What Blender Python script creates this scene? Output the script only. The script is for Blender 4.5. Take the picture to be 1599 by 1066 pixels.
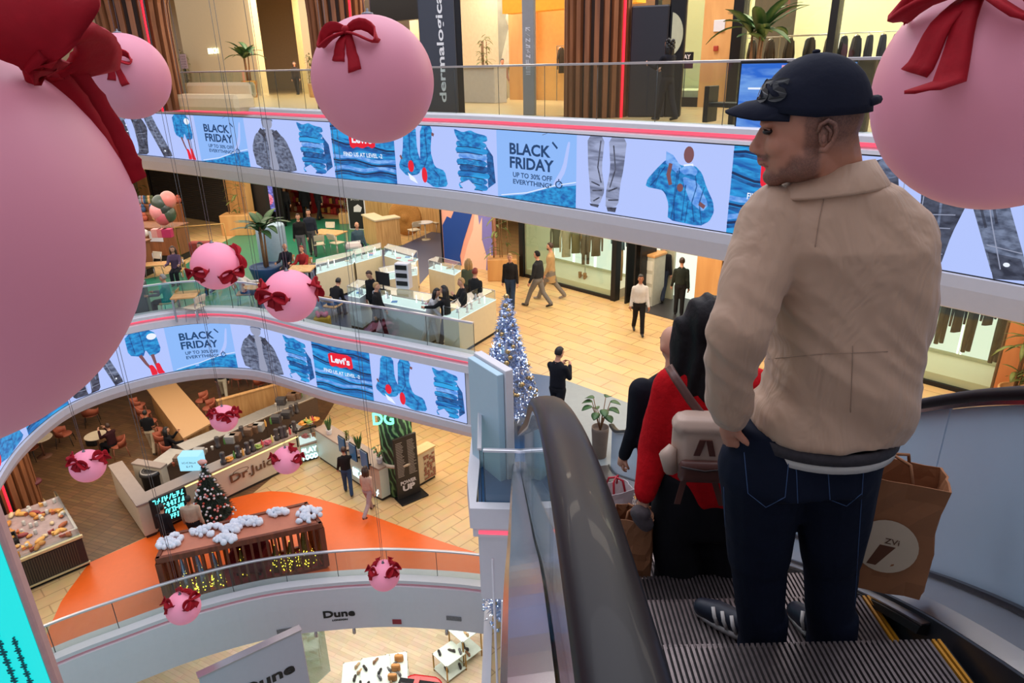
import bpy, bmesh, math, random
from mathutils import Vector, Matrix, kdtree, noise
for _o in list(bpy.data.objects): bpy.data.objects.remove(_o)
random.seed(7)
SC=bpy.context.scene; COL=SC.collection
# ---------------------------------------------------------------- camera, world, exposure
ZC=18.2                                   # eye height over the lowest floor
F0,F1,F2,F3=0.0,5.8,11.4,17.0
FPX=1075.; PITCH=math.radians(21.9); ROLL=math.radians(1.25)
_f=Vector((0,math.cos(PITCH),-math.sin(PITCH))); _r0=Vector((1,0,0)); _u0=_r0.cross(_f)
CR=_r0*math.cos(ROLL)-_u0*math.sin(ROLL); CU=_u0*math.cos(ROLL)+_r0*math.sin(ROLL)
cam=bpy.data.objects.new('camera',bpy.data.cameras.new('camera')); COL.objects.link(cam)
cam.matrix_world=Matrix(((CR.x,CU.x,-_f.x,0),(CR.y,CU.y,-_f.y,0),(CR.z,CU.z,-_f.z,ZC),(0,0,0,1)))
cam.data.sensor_width=36; cam.data.lens=36*FPX/1599; cam.data.clip_start=.05; cam.data.clip_end=200
SC.camera=cam
SC.view_settings.view_transform='Standard'; SC.view_settings.look='None'; SC.view_settings.gamma=1
SC.view_settings.use_curve_mapping=False; SC.view_settings.exposure=0.0
W=bpy.data.worlds.new('World'); SC.world=W; W.use_nodes=True
W.node_tree.nodes['Background'].inputs[0].default_value=(.80,.84,1,1)
W.node_tree.nodes['Background'].inputs[1].default_value=.85
def ray(px,py): return (_f+CR*((px-799.5)/FPX)-CU*((py-533)/FPX))
def G(px,py,z):
    d=ray(px,py); t=(z-ZC)/d.z; return Vector((d.x*t,d.y*t,z))
def A(px,py,D):
    d=ray(px,py); t=D/math.hypot(d.x,d.y); return Vector((d.x*t,d.y*t,ZC+d.z*t))
def AY(px,py,Y):
    d=ray(px,py); t=Y/d.y; return Vector((d.x*t,Y,ZC+d.z*t))
def Wl(px,py,p0,p1):                       # hit the upright plane through plan points p0,p1
    d=ray(px,py); n=Vector((p1[1]-p0[1],-(p1[0]-p0[0]),0)); t=n.dot(Vector((p0[0],p0[1],0)))/n.dot(d)
    return Vector((d.x*t,d.y*t,ZC+d.z*t))
def proj(p):
    q=Vector(p)-Vector((0,0,ZC)); z=q.dot(_f); return 799.5+FPX*q.dot(CR)/z,533-FPX*q.dot(CU)/z
def area(name,loc,sx,sy,power,col,rot=(0,0,0)):
    l=bpy.data.lights.new(name,'AREA'); l.shape='RECTANGLE'; l.size=sx; l.size_y=sy; l.energy=power; l.color=col
    o=bpy.data.objects.new(name,l); o.location=loc; o.rotation_euler=rot; COL.objects.link(o); return o
WARM=(1,.86,.68); NEU=(1,.93,.85)
# ceiling luminaires of each storey (light only)
for x,y,sx,sy,p,c in ((-1.5,12,16,12,1500,(.93,.93,1)),(1,2,8,5,160,(.95,.93,1))): area('ceiling_lamp',(x,y,ZC+9),sx,sy,p,c)
for x,y,p in ((11.5,16.6,560),(7.5,20.5,600),(4,24,560),(0,27.5,560),(-5,32,620),(-10,36,420)): area('ceiling_lamp',(x,y,ZC+3.75),4,3,p,WARM)   # top floor shops
for x,y,p in ((8,13.5,110),(3.5,18.5,150),(-2,23,170),(-7,27.5,150),(-13,31,150)): area('ceiling_lamp',(x,y,ZC+5.5),4,3,p*2,WARM)
for x,y,sx,sy,p in ((-8,27.5,10,8,520),(3.5,18.6,6,5,300),(-3,22.5,6,6,300),(9,13,5,6,230),(-15,26,5,8,260),(4,13,3.5,3,100)):
    area('ceiling_lamp',(x,y,14.45),sx,sy,p,WARM)
for x,y,sx,sy,p in ((-11,22,8,6,300),(-3.5,20,6,5,330),(-13.5,16,3,6,160),(1,16,3,4,110)):
    area('ceiling_lamp',(x,y,9.25),sx,sy,p,WARM)
for x,y,sx,sy,p in ((-3,17,8,4,330),(-8,18,5,5,160)):
    area('ceiling_lamp',(x,y,3.9),sx,sy,p,NEU)
# ---------------------------------------------------------------- materials
def lin(c): return tuple((v/12.92 if v<=.04045 else ((v+.055)/1.055)**2.4) for v in c)
_M={}
def rgb(c): return lin(tuple(v/255 for v in c))+(1,)
def mat(name,c,rough=.6,metal=0,emit=0,noise_amt=.08,nscale=8,bump=0,spec=.5,coat=0):
    if name in _M: return _M[name]
    m=bpy.data.materials.new(name); m.use_nodes=True; nt=m.node_tree; b=nt.nodes['Principled BSDF']
    b.inputs['Roughness'].default_value=rough; b.inputs['Metallic'].default_value=metal
    b.inputs['Specular IOR Level'].default_value=spec; b.inputs['Coat Weight'].default_value=coat
    tc=nt.nodes.new('ShaderNodeTexCoord'); n=nt.nodes.new('ShaderNodeTexNoise'); n.inputs['Scale'].default_value=nscale; n.inputs['Detail'].default_value=4
    nt.links.new(tc.outputs['Object'],n.inputs['Vector'])
    mx=nt.nodes.new('ShaderNodeMix'); mx.data_type='RGBA'
    c=rgb(c); d=tuple(max(0,v*(1-noise_amt*2)) for v in c[:3])+(1,); e=tuple(min(1,v*(1+noise_amt)) for v in c[:3])+(1,)
    mx.inputs['A'].default_value=d; mx.inputs['B'].default_value=e
    nt.links.new(n.outputs['Fac'],mx.inputs['Factor']); nt.links.new(mx.outputs['Result'],b.inputs['Base Color'])
    if emit:
        nt.links.new(mx.outputs['Result'],b.inputs['Emission Color']); b.inputs['Emission Strength'].default_value=emit
    if bump:
        bp=nt.nodes.new('ShaderNodeBump'); bp.inputs['Strength'].default_value=bump; bp.inputs['Distance'].default_value=.02
        nt.links.new(n.outputs['Fac'],bp.inputs['Height']); nt.links.new(bp.outputs['Normal'],b.inputs['Normal'])
    _M[name]=m; return m
def glow(name,c,s=1.0):
    if name in _M: return _M[name]
    m=bpy.data.materials.new(name); m.use_nodes=True; b=m.node_tree.nodes['Principled BSDF']
    c=rgb(c); b.inputs['Base Color'].default_value=(.02,.02,.02,1); b.inputs['Roughness'].default_value=.5
    b.inputs['Emission Color'].default_value=c; b.inputs['Emission Strength'].default_value=s
    _M[name]=m; return m
def glass(name,tint=(225,240,240),refl=.05):
    if name in _M: return _M[name]
    m=bpy.data.materials.new(name); m.use_nodes=True; nt=m.node_tree; nt.nodes.clear()
    o=nt.nodes.new('ShaderNodeOutputMaterial'); mx=nt.nodes.new('ShaderNodeMixShader'); t=nt.nodes.new('ShaderNodeBsdfTransparent'); g=nt.nodes.new('ShaderNodeBsdfGlossy')
    lw=nt.nodes.new('ShaderNodeLayerWeight'); lw.inputs[0].default_value=.5
    pw=nt.nodes.new('ShaderNodeMath'); pw.operation='POWER'; pw.inputs[1].default_value=4; nt.links.new(lw.outputs['Facing'],pw.inputs[0])
    fr=nt.nodes.new('ShaderNodeMath'); fr.operation='MULTIPLY_ADD'; fr.inputs[1].default_value=.6; fr.inputs[2].default_value=refl; nt.links.new(pw.outputs[0],fr.inputs[0])
    t.inputs[0].default_value=rgb(tint); g.inputs['Roughness'].default_value=.03; g.inputs['Color'].default_value=(1,1,1,1)
    nt.links.new(fr.outputs[0],mx.inputs[0]); nt.links.new(t.outputs[0],mx.inputs[1]); nt.links.new(g.outputs[0],mx.inputs[2]); nt.links.new(mx.outputs[0],o.inputs[0])
    _M[name]=m; return m
def nodes_mat(name,rough=.5,metal=0):
    m=bpy.data.materials.new(name); m.use_nodes=True; nt=m.node_tree; b=nt.nodes['Principled BSDF']
    b.inputs['Roughness'].default_value=rough; b.inputs['Metallic'].default_value=metal
    tc=nt.nodes.new('ShaderNodeTexCoord'); mp=nt.nodes.new('ShaderNodeMapping'); nt.links.new(tc.outputs['Object'],mp.inputs[0])
    _M[name]=m; return m,nt,b,mp
def tile_mat(name,c1,c2,mortar,w,h,rot,rough=.3,ms=.012,offset=.5,bias=0):
    m,nt,b,mp=nodes_mat(name,rough); mp.inputs['Rotation'].default_value=(0,0,rot)
    br=nt.nodes.new('ShaderNodeTexBrick'); nt.links.new(mp.outputs[0],br.inputs['Vector'])
    br.inputs['Color1'].default_value=rgb(c1); br.inputs['Color2'].default_value=rgb(c2); br.inputs['Mortar'].default_value=rgb(mortar)
    br.inputs['Scale'].default_value=1; br.inputs['Brick Width'].default_value=w; br.inputs['Row Height'].default_value=h
    br.inputs['Mortar Size'].default_value=ms; br.inputs['Mortar Smooth'].default_value=.1; br.offset=offset
    n=nt.nodes.new('ShaderNodeTexNoise'); n.inputs['Scale'].default_value=3; nt.links.new(mp.outputs[0],n.inputs['Vector'])
    mx=nt.nodes.new('ShaderNodeMix'); mx.data_type='RGBA'; mx.blend_type='MULTIPLY'; mx.inputs['Factor'].default_value=.25
    nt.links.new(br.outputs['Color'],mx.inputs['A']); nt.links.new(n.outputs['Color'],mx.inputs['B']); nt.links.new(mx.outputs['Result'],b.inputs['Base Color'])
    return m
def wood_mat(name,c1,c2,scale=(1,1,12),rough=.5):
    if name in _M: return _M[name]
    m,nt,b,mp=nodes_mat(name,rough); mp.inputs['Scale'].default_value=scale
    n=nt.nodes.new('ShaderNodeTexNoise'); n.inputs['Scale'].default_value=2.5; n.inputs['Detail'].default_value=6; n.inputs['Distortion'].default_value=.6
    nt.links.new(mp.outputs[0],n.inputs['Vector']); cr=nt.nodes.new('ShaderNodeValToRGB')
    cr.color_ramp.elements[0].position=.3; cr.color_ramp.elements[0].color=rgb(c1); cr.color_ramp.elements[1].position=.7; cr.color_ramp.elements[1].color=rgb(c2)
    nt.links.new(n.outputs['Fac'],cr.inputs[0]); nt.links.new(cr.outputs[0],b.inputs['Base Color']); return m
# ---------------------------------------------------------------- mesh helpers
def tag(o,label=None,cat=None,group=None,kind=None):
    if label: o['label']=label
    if cat: o['category']=cat
    if group: o['group']=group
    if kind: o['kind']=kind
    return o
def empty(name,loc=(0,0,0),rz=0,label=None,cat=None,group=None):
    o=bpy.data.objects.new(name,None); o.location=loc; o.rotation_euler=(0,0,rz); o.empty_display_size=.1; COL.objects.link(o)
    return tag(o,label,cat,group)
def children(o): return [c for c in bpy.data.objects if c.parent==o]
def copy_tree(o,parent=None,kids=None):
    c=o.copy(); COL.objects.link(c)
    if parent is not None: c.parent=parent
    for ch in list(o.children): copy_tree(ch,c)
    return c
def put(root,loc,rz,label,group=None,sc=None):
    c=copy_tree(root); c.location=loc; c.rotation_euler=(0,0,rz); c['label']=label
    if group: c['group']=group
    if sc: c.scale=(sc,)*3 if not hasattr(sc,'__len__') else sc
    return c
class MB:
    def __init__(s): s.v=[]; s.f=[]; s.m=[]; s.sm=[]
    def add(s,vs,fs,m=0,smooth=False,M=None):
        b=len(s.v)
        for p in vs: s.v.append(tuple(M@Vector(p)) if M is not None else tuple(p))
        for f in fs: s.f.append([b+i for i in f]); s.m.append(m); s.sm.append(smooth)
        return s
    def box(s,x0,x1,y0,y1,z0,z1,m=0,M=None):
        vs=[(x,y,z) for z in (z0,z1) for y in (y0,y1) for x in (x0,x1)]
        return s.add(vs,[(0,2,3,1),(4,5,7,6),(0,1,5,4),(2,6,7,3),(0,4,6,2),(1,3,7,5)],m,False,M)
    def bbox(s,x0,x1,y0,y1,z0,z1,b=.01,m=0,M=None):     # chamfered box
        def rect(z,i): return [(x0+i,y0+b-0,z),(x0+b,y0+i,z),(x1-b,y0+i,z),(x1-i,y0+b,z),(x1-i,y1-b,z),(x1-b,y1-i,z),(x0+b,y1-i,z),(x0+i,y1-b,z)]
        rings=[rect(z0,b*.6),rect(z0+b,0),rect(z1-b,0),rect(z1,b*.6)]
        return s.loft(rings,m,True,True,False,M)
    def loft(s,rings,m=0,cap0=True,cap1=True,smooth=True,M=None,closed=True):
        n=len(rings[0]); vs=[p for r in rings for p in r]; fs=[]
        for k in range(len(rings)-1):
            for i in range(n if closed else n-1):
                j=(i+1)%n; fs.append((k*n+i,k*n+j,(k+1)*n+j,(k+1)*n+i))
        if cap0: fs.append(tuple(reversed(range(n))))
        if cap1: fs.append(tuple((len(rings)-1)*n+i for i in range(n)))
        return s.add(vs,fs,m,smooth,M)
    def lathe(s,prof,c=(0,0,0),n=16,m=0,smooth=True,M=None,cap=True,sx=1,sy=1):
        rings=[[(c[0]+r*sx*math.cos(2*math.pi*i/n),c[1]+r*sy*math.sin(2*math.pi*i/n),c[2]+z) for i in range(n)] for r,z in prof]
        return s.loft(rings,m,cap,cap,smooth,M)
    def cyl(s,p0,p1,r0,r1=None,n=8,m=0,smooth=True,cap=True):
        p0,p1=Vector(p0),Vector(p1); r1=r0 if r1 is None else r1; d=(p1-p0)
        if d.length<1e-6: return s
        d.normalize(); a=d.orthogonal().normalized(); b=d.cross(a)
        rg=lambda p,r:[p+(a*math.cos(2*math.pi*i/n)+b*math.sin(2*math.pi*i/n))*r for i in range(n)]
        return s.loft([rg(p0,r0),rg(p1,r1)],m,cap,cap,smooth)
    def tube(s,pts,r,n=6,m=0,smooth=True,cap=True):
        pts=[Vector(p) for p in pts]; rs=r if hasattr(r,'__len__') else [r]*len(pts); rings=[]; a=None
        for i,p in enumerate(pts):
            d=(pts[min(i+1,len(pts)-1)]-pts[max(i-1,0)]).normalized()
            if a is None: a=d.orthogonal().normalized()
            a=(a-d*a.dot(d)); a=a.normalized() if a.length>1e-5 else d.orthogonal().normalized(); b=d.cross(a)
            rings.append([p+(a*math.cos(2*math.pi*k/n)+b*math.sin(2*math.pi*k/n))*rs[i] for k in range(n)])
        return s.loft(rings,m,cap,cap,smooth)
    def sphere(s,c,r,n=12,k=8,m=0,M=None,sc=(1,1,1)):
        rings=[[(c[0]+sc[0]*r*math.sin(math.pi*max(j,.02)/k if j<k else math.pi*(k-.02)/k)*math.cos(2*math.pi*i/n),c[1]+sc[1]*r*math.sin(math.pi*max(j,.02)/k if j<k else math.pi*(k-.02)/k)*math.sin(2*math.pi*i/n),c[2]+sc[2]*r*math.cos(math.pi*j/k)) for i in range(n)] for j in range(k+1)]
        rings.reverse(); return s.loft(rings,m,True,True,True,M)
    def prism(s,poly,z0,z1,m=0,M=None):
        n=len(poly); vs=[(p[0],p[1],z0) for p in poly]+[(p[0],p[1],z1) for p in poly]
        fs=[tuple(reversed(range(n))),tuple(range(n,2*n))]+[(i,(i+1)%n,n+(i+1)%n,n+i) for i in range(n)]
        return s.add(vs,fs,m,False,M)
    def text(s,t,M,h=1,m=0,th=.004,w=None,bold=0,align='CENTER'):
        vs,fs=text_geo(t,bold)
        if not vs: return s
        x0=min(v[0] for v in vs); x1=max(v[0] for v in vs); y0=min(v[1] for v in vs); y1=max(v[1] for v in vs)
        ky=h/(y1-y0); kx=ky if w is None else w/(x1-x0); cx=(x0+x1)/2 if align=='CENTER' else x0
        s.add([((v[0]-cx)*kx,(v[1]-y0)*ky,th) for v in vs],fs,m,False,M)
        s.add([((v[0]-cx)*kx,(v[1]-y0)*ky,0) for v in vs],[tuple(reversed(f)) for f in fs],m,False,M); return s
    def build(s,name,mats,parent=None,loc=None,recalc=True):
        me=bpy.data.meshes.new(name); me.from_pydata(s.v,[],s.f)
        for k in (mats if isinstance(mats,(list,tuple)) else [mats]): me.materials.append(k)
        me.polygons.foreach_set('material_index',s.m); me.polygons.foreach_set('use_smooth',s.sm)
        if recalc:
            bm=bmesh.new(); bm.from_mesh(me); bmesh.ops.recalc_face_normals(bm,faces=bm.faces); bm.to_mesh(me); bm.free()
        me.update(); o=bpy.data.objects.new(name,me); COL.objects.link(o)
        if parent is not None: o.parent=parent
        if loc is not None: o.location=loc
        return o
def scrawl(mb,M,w,h,th=.006,n=8,seed=0,cur=False):       # writing too small or too bright to read: strokes only
    R=random.Random(seed)
    if cur:
        P=[M@Vector((-w/2+w*i/(n*6),h*(.5+.5*math.sin(i*1.25)*(.6+.4*math.sin(i*.37+seed))),th)) for i in range(n*6+1)]; return mb.tube(P,h*.15,4)
    for i in range(n):
        x=-w/2+w*(i+.5)/n; q=w/n*.36
        for k in range(3):
            a=R.choice(('v','h','d')); y0=h*R.choice((0,.45,.85)); t=h*.13
            if a=='v': xx=x+R.choice((-q,0,q*.7)); mb.box(xx-t*.5,xx+t*.5,0,h,0,th,0,M)
            elif a=='h': mb.box(x-q,x+q,y0,y0+t,0,th*1.1,0,M)
            else: mb.prism([(x-q,0),(x-q+t,0),(x+q,h),(x+q-t,h)],0,th*.9,0,M)
    return mb
_T={}
def text_geo(t,bold=0):
    if (t,bold) in _T: return _T[(t,bold)]
    cu=bpy.data.curves.new('t','FONT'); cu.body=t; cu.offset=bold; cu.resolution_u=3
    o=bpy.data.objects.new('t',cu); COL.objects.link(o); me=bpy.data.meshes.new_from_object(o.evaluated_get(bpy.context.evaluated_depsgraph_get()))
    r=([tuple(v.co) for v in me.vertices],[tuple(p.vertices) for p in me.polygons]); bpy.data.objects.remove(o); bpy.data.meshes.remove(me); bpy.data.curves.remove(cu)
    _T[(t,bold)]=r; return r
def T(x,y,z,rz=0,rx=0,ry=0,s=1): return Matrix.Translation((x,y,z))@Matrix.Rotation(rz,4,'Z')@Matrix.Rotation(ry,4,'Y')@Matrix.Rotation(rx,4,'X')@Matrix.Scale(s,4)
def facing(p0,p1,z=0):                     # frame standing on an upright plane: x along p0->p1, y up, z out to the viewer's side
    x=Vector((p1[0]-p0[0],p1[1]-p0[1],0)).normalized(); n=Vector((x.y,-x.x,0))
    return Matrix(((x.x,0,n.x,p0[0]),(x.y,0,n.y,p0[1]),(0,1,0,z),(0,0,0,1)))
def smooth_path(P,step=.3):
    P=[Vector((p[0],p[1],0)) for p in P]; out=[]
    for i in range(len(P)-1):
        a=P[max(i-1,0)];b=P[i];c=P[i+1];d=P[min(i+2,len(P)-1)]; n=max(1,int((c-b).length/step))
        for k in range(n):
            t=k/n; out.append(.5*((2*b)+(c-a)*t+(2*a-5*b+4*c-d)*t*t+(3*b-a-3*c+d)*t**3))
    out.append(P[-1]); return out
class Path:
    def __init__(s,P,step=.3,smooth=True):
        s.p=smooth_path(P,step) if smooth else [Vector((p[0],p[1],0)) for p in P]; s.s=[0]
        for a,b in zip(s.p,s.p[1:]): s.s.append(s.s[-1]+(b-a).length)
        s.L=s.s[-1]; s.n=[]
        for i in range(len(s.p)):
            d=(s.p[min(i+1,len(s.p)-1)]-s.p[max(i-1,0)]).normalized(); s.n.append(Vector((d.y,-d.x,0)))
    def at(s,t,off=0,z=0):
        t=min(max(t,0),s.L-1e-6); i=0
        import bisect
        i=max(0,min(bisect.bisect_right(s.s,t)-1,len(s.p)-2)); k=(t-s.s[i])/(s.s[i+1]-s.s[i])
        p=s.p[i].lerp(s.p[i+1],k); n=s.n[i].lerp(s.n[i+1],k).normalized(); q=p+n*off; return Vector((q.x,q.y,z))
    def s_at_px(s,px,z):
        best=(1e9,0); t=0
        while t<s.L:
            q=s.at(t,0,z)
            if q.y>1:
                d=abs(proj(q)[0]-px)
                if d<best[0]: best=(d,t)
            t+=.05
        return best[1]
    def sweep(s,mb,prof,m=0,s0=0,s1=None,closed=False,smooth=False):
        s1=s.L if s1 is None else s1; ts=[s0]+[t for t in s.s if s0<t<s1]+[s1]
        rings=[[s.at(t,o,z) for o,z in prof] for t in ts]
        mb.loft(rings,m,closed,closed,smooth,None,closed); return mb
# ---------------------------------------------------------------- the setting
WHITE=mat('white_paint',(214,212,218),.45,noise_amt=.02); DARK=mat('dark_metal',(28,28,31),.4,.3); STEEL=mat('brushed_steel',(190,190,196),.28,1,noise_amt=.05)
CREAM=mat('cream_wall',(236,210,165),.7,noise_amt=.03); BLACK=mat('black_void',(14,14,16),.7)
TILE2=tile_mat('tan_tiles',(232,194,136),(222,182,126),(186,146,98),.95,.42,math.radians(45),.32,.014)
TILE1=tile_mat('tan_tiles_lower',(224,190,138),(214,178,126),(182,146,100),.9,.42,math.radians(-45),.34,.016)
PLANK0=tile_mat('pale_planks',(232,214,186),(216,196,166),(198,176,146),1.3,.16,math.radians(28),.4,.006)
PARQ=tile_mat('brown_parquet',(128,92,60),(106,76,50),(80,56,38),.5,.125,math.radians(20),.42,.008,.0)
GREEN=mat('green_floor',(46,128,98),.35,noise_amt=.05); BLUEF=mat('slate_blue_floor',(68,78,108),.35,noise_amt=.04); ORANGE=mat('orange_floor',(235,100,30),.32,noise_amt=.04)
BLUEL=mat('landing_blue_floor',(40,78,120),.35,noise_amt=.05); GREYF=mat('grey_landing_floor',(128,138,142),.3,noise_amt=.06)
P3=Path([(-22,30.5),(-18,29.9),(-15.3,28.6),(-12.8,26.9),(-7.9,23.1),(-5.3,20.9),(-1.5,18.2),(.85,16.0),(2.65,14.2),(4.5,12.3),(5.6,11.0),(6.7,9.8),(8.6,7.4),(10,5)])
P2=Path([(-9.2,9),(-11.0,11.6),(-11.8,13.4),(-12.25,15),(-12.33,16.7),(-11.95,17.7),(-11.1,18.6),(-10.2,19.15),(-9.3,19.4),(-8.3,19.3),(-7.28,18.93),(-5.05,17.5),(-3.25,16.6),(-.95,15.35)])
P1=Path([(-13.2,9.2),(-10.9,11.6),(-9.2,12.75),(-8,13.4),(-6.5,13.95),(-5,14.2),(-3.35,14.28),(-1.72,14.12),(-.80,13.95)])
def slab(path,extra,z,th,mtop,n):
    poly=[(p.x,p.y) for p in path.p]+extra
    mb=MB().prism(poly,z-.02,z,0); o=mb.build('floor',mtop); tag(o,kind='structure')
    mb=MB().prism(poly,z-th,z-.021,0); o=mb.build('ceiling',WHITE); tag(o,kind='structure')
slab(P3,[(30,5),(30,48),(-40,48),(-40,31)],F3,2.3,TILE1,3)
slab(P2,[(-.62,9.55),(2.6,9.4),(2.6,5),(30,5),(30,48),(-40,48),(-40,9)],F2,1.9,TILE2,2)
slab(P1,[(-.55,8.5),(30,8.5),(30,40),(-40,40),(-40,9.2)],F1,1.0,TILE1,1)
tag(MB().box(-30,30,2,40,-.2,0).build('floor',PLANK0),kind='structure')
def fascia(path,zk,zl1,zl0,zb,s0=0,s1=None):
    mb=MB(); path.sweep(mb,[(-.32,zk-.30),(-.32,zk-.02),(-.26,zk),(.10,zk),(.14,zk-.03),(.14,zk-.12),(-.02,zk-.13),(-.02,zk-.2),(.16,zk-.23),(.17,zl1+.01),(.08,zl1),(.08,zl0),(.17,zl0-.005),(.15,zl0-.2),(.04,zb+.06),(-.12,zb),(-.8,zb)],0,s0,s1,False,False)
    return mb
F3K,F2K,F1K=17.1,11.68,6.0
tag(fascia(P3,F3K,16.8,15.2,14.6).build('trim_1',WHITE),kind='structure')
tag(fascia(P2,F2K,11.25,9.8,9.35).build('trim_2',WHITE),kind='structure')
PINKL=glow('pink_light',(255,84,110),1.3)
def strip(path,z,label,s1=None):
    mb=MB(); path.sweep(mb,[(-.015,z-.2),(.03,z-.19),(.03,z-.135),(-.015,z-.13)],0,0,s1,True,False)
    tag(mb.build('light_strip',PINKL),label,'light strip')
strip(P3,F3K,'pink light strip running above the upper band of advertising screens'); strip(P2,F2K,'pink light strip running above the middle band of advertising screens')
GL=glass('balustrade_glass',(232,240,238),.07); RAILM=mat('satin_rail',(205,205,212),.3,.7,noise_amt=.02); JOINT=mat('glass_joint',(60,66,70),.4)
def balustrade(path,zk,zr,label,step=1.35,s0=0,s1=None,off=-.08):
    s1=path.L if s1 is None else s1; p=path.at((s0+s1)/2,off,zk); root=empty('glass_balustrade',p,0,label,'balustrade')
    inv=Matrix.Translation(-p)
    def loc(mb): mb.v=[tuple(Vector(v)-p) for v in mb.v]; return mb
    mb=MB(); path.sweep(mb,[(off-.035,zr-.045),(off-.035,zr-.005),(off-.025,zr),(off+.025,zr),(off+.035,zr-.005),(off+.035,zr-.045)],0,s0,s1,True)
    loc(mb).build('handrail',RAILM,root); n=max(1,round((s1-s0)/step))
    for i in range(n):
        a=s0+(s1-s0)*i/n+.008; b=s0+(s1-s0)*(i+1)/n-.008
        mb=MB(); path.sweep(mb,[(off-.006,zk),(off-.006,zr-.045),(off+.006,zr-.045),(off+.006,zk)],0,a,b,True); loc(mb).build('glass_panel',GL,root)
    for i in range(n+1):
        q=path.at(s0+(s1-s0)*i/n,off,0); mb=MB(); mb.cyl((q.x,q.y,zk),(q.x,q.y,zr-.03),.009,None,4); loc(mb).build('joint',JOINT,root)
    return root
balustrade(P3,F3K,ZC-.0,'long curved glass balustrade with pale rail along the top floor edge',1.45)
balustrade(P2,F2K,12.52,'curved glass balustrade around the middle floor cafe and jewellery kiosk')
balustrade(P1,F1K,6.82,'curved glass balustrade in front of the orange floor',1.3)
# F1 edge: kerb, plain white fascia with shop lettering below
mb=MB(); P1.sweep(mb,[(-.3,F1K-.2),(-.3,F1K),(.16,F1K),(.16,F1K-.10),(-.0,F1K-.11),(-.0,F1K-.16),(.18,F1K-.18),(.2,5.35),(.2,4.5),(.1,4.44),(-.25,4.44)],0); tag(mb.build('trim_3',WHITE),kind='structure')
mb=MB(); P1.sweep(mb,[(.0,F1K-.155),(.03,F1K-.15),(.03,F1K-.115),(.0,F1K-.11)],0,0,None,True); tag(mb.build('light_strip',PINKL),'pink light strip above the white shop fascia on the lowest storey edge','light strip')
# coloured floor zones
def zone(pts,z,m,sm=True,th=.004):
    P=[G(x,y,z) for x,y in pts] if len(pts[0])==2 else [Vector(p) for p in pts]
    tag(MB().prism([(p.x,p.y) for p in P],z-.004,z+th).build('floor',m),kind='structure')
def arc(pts,n=8): return [(p.x,p.y) for p in smooth_path(pts,25)]
def edge(path,px0,px1,z,off=-.12):
    a,b=path.s_at_px(px0,z),path.s_at_px(px1,z); n=max(2,int(abs(b-a)/.3)); return [tuple(path.at(a+(b-a)*i/n,off,z)) for i in range(n+1)]
def gz(pts,z): return [tuple(G(x,y,z)) for x,y in pts]
zone(gz([(160,452),(225,436)],F2)+[(q.x,q.y,F2) for q in smooth_path([G(x,y,F2) for x,y in ((225,436),(262,428),(310,400),(352,376),(400,352))],1)]+gz([(470,340),(600,345),(628,383),(560,397),(470,414),(420,432),(410,470)],F2)+edge(P2,425,190,F2),F2,GREEN)
zone(gz([(628,383),(700,350),(692,409)],F2)+[(q.x,q.y,F2) for q in smooth_path([G(x,y,F2) for x,y in ((692,409),(672,425),(654,446),(640,490),(636,520))],1)]+edge(P2,600,430,F2,-.14)+gz([(411,470),(421,433),(470,415),(560,398)],F2),F2,BLUEF,th=.006)
zone([(1.05,14.6,0),(2.55,13.15,0),(5.2,10.5,0),(5.2,5.5,0),(2.7,5.5,0),(2.6,9.45,0),(.7,9.5,0)],F2,GREYF)
zone([(-.75,13.6,0),(-.62,9.6,0),(.7,9.5,0),(1.05,14.6,0),(-.6,15.3,0)],F2,BLUEL,th=.005)
zone(arc([(60,1040),(75,985),(95,940),(140,878)])+arc([(140,878),(230,838),(330,790),(395,770),(450,768),(520,785),(600,812),(680,842),(780,874)])+[(860,900),(860,930),(770,925)]+[(700,912),(600,912),(500,918),(400,932),(300,956),(200,988)],F1,ORANGE)
zone([(140,878),(228,838),(395,770),(480,700),(540,600),(420,540),(200,540),(20,600),(-20,690),(90,800)],F1,PARQ,th=.003)
# ---------------------------------------------------------------- curved advertising screens
def led_mat(name,c,c2=None,s=1.0,kind=None):
    if name in _M: return _M[name]
    m,nt,b,mp=nodes_mat(name,.35); b.inputs['Base Color'].default_value=(.01,.01,.012,1); b.inputs['Emission Strength'].default_value=s
    if c2 is None: b.inputs['Emission Color'].default_value=rgb(c); return m
    n=nt.nodes.new('ShaderNodeTexNoise'); n.inputs['Detail'].default_value=5; nt.links.new(mp.outputs[0],n.inputs['Vector'])
    n.inputs['Scale'].default_value={'denim':6,'fold':1.6}.get(kind,4); mp.inputs['Scale'].default_value=(1,1,2.2) if kind!='fold' else (.5,.5,3)
    if kind=='fold': n.inputs['Distortion'].default_value=1.2
    r=nt.nodes.new('ShaderNodeValToRGB'); r.color_ramp.elements[0].position=.36; r.color_ramp.elements[1].position=.62
    r.color_ramp.elements[0].color=rgb(c); r.color_ramp.elements[1].color=rgb(c2)
    nt.links.new(n.outputs['Fac'],r.inputs[0]); nt.links.new(r.outputs[0],b.inputs['Emission Color']); return m
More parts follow.
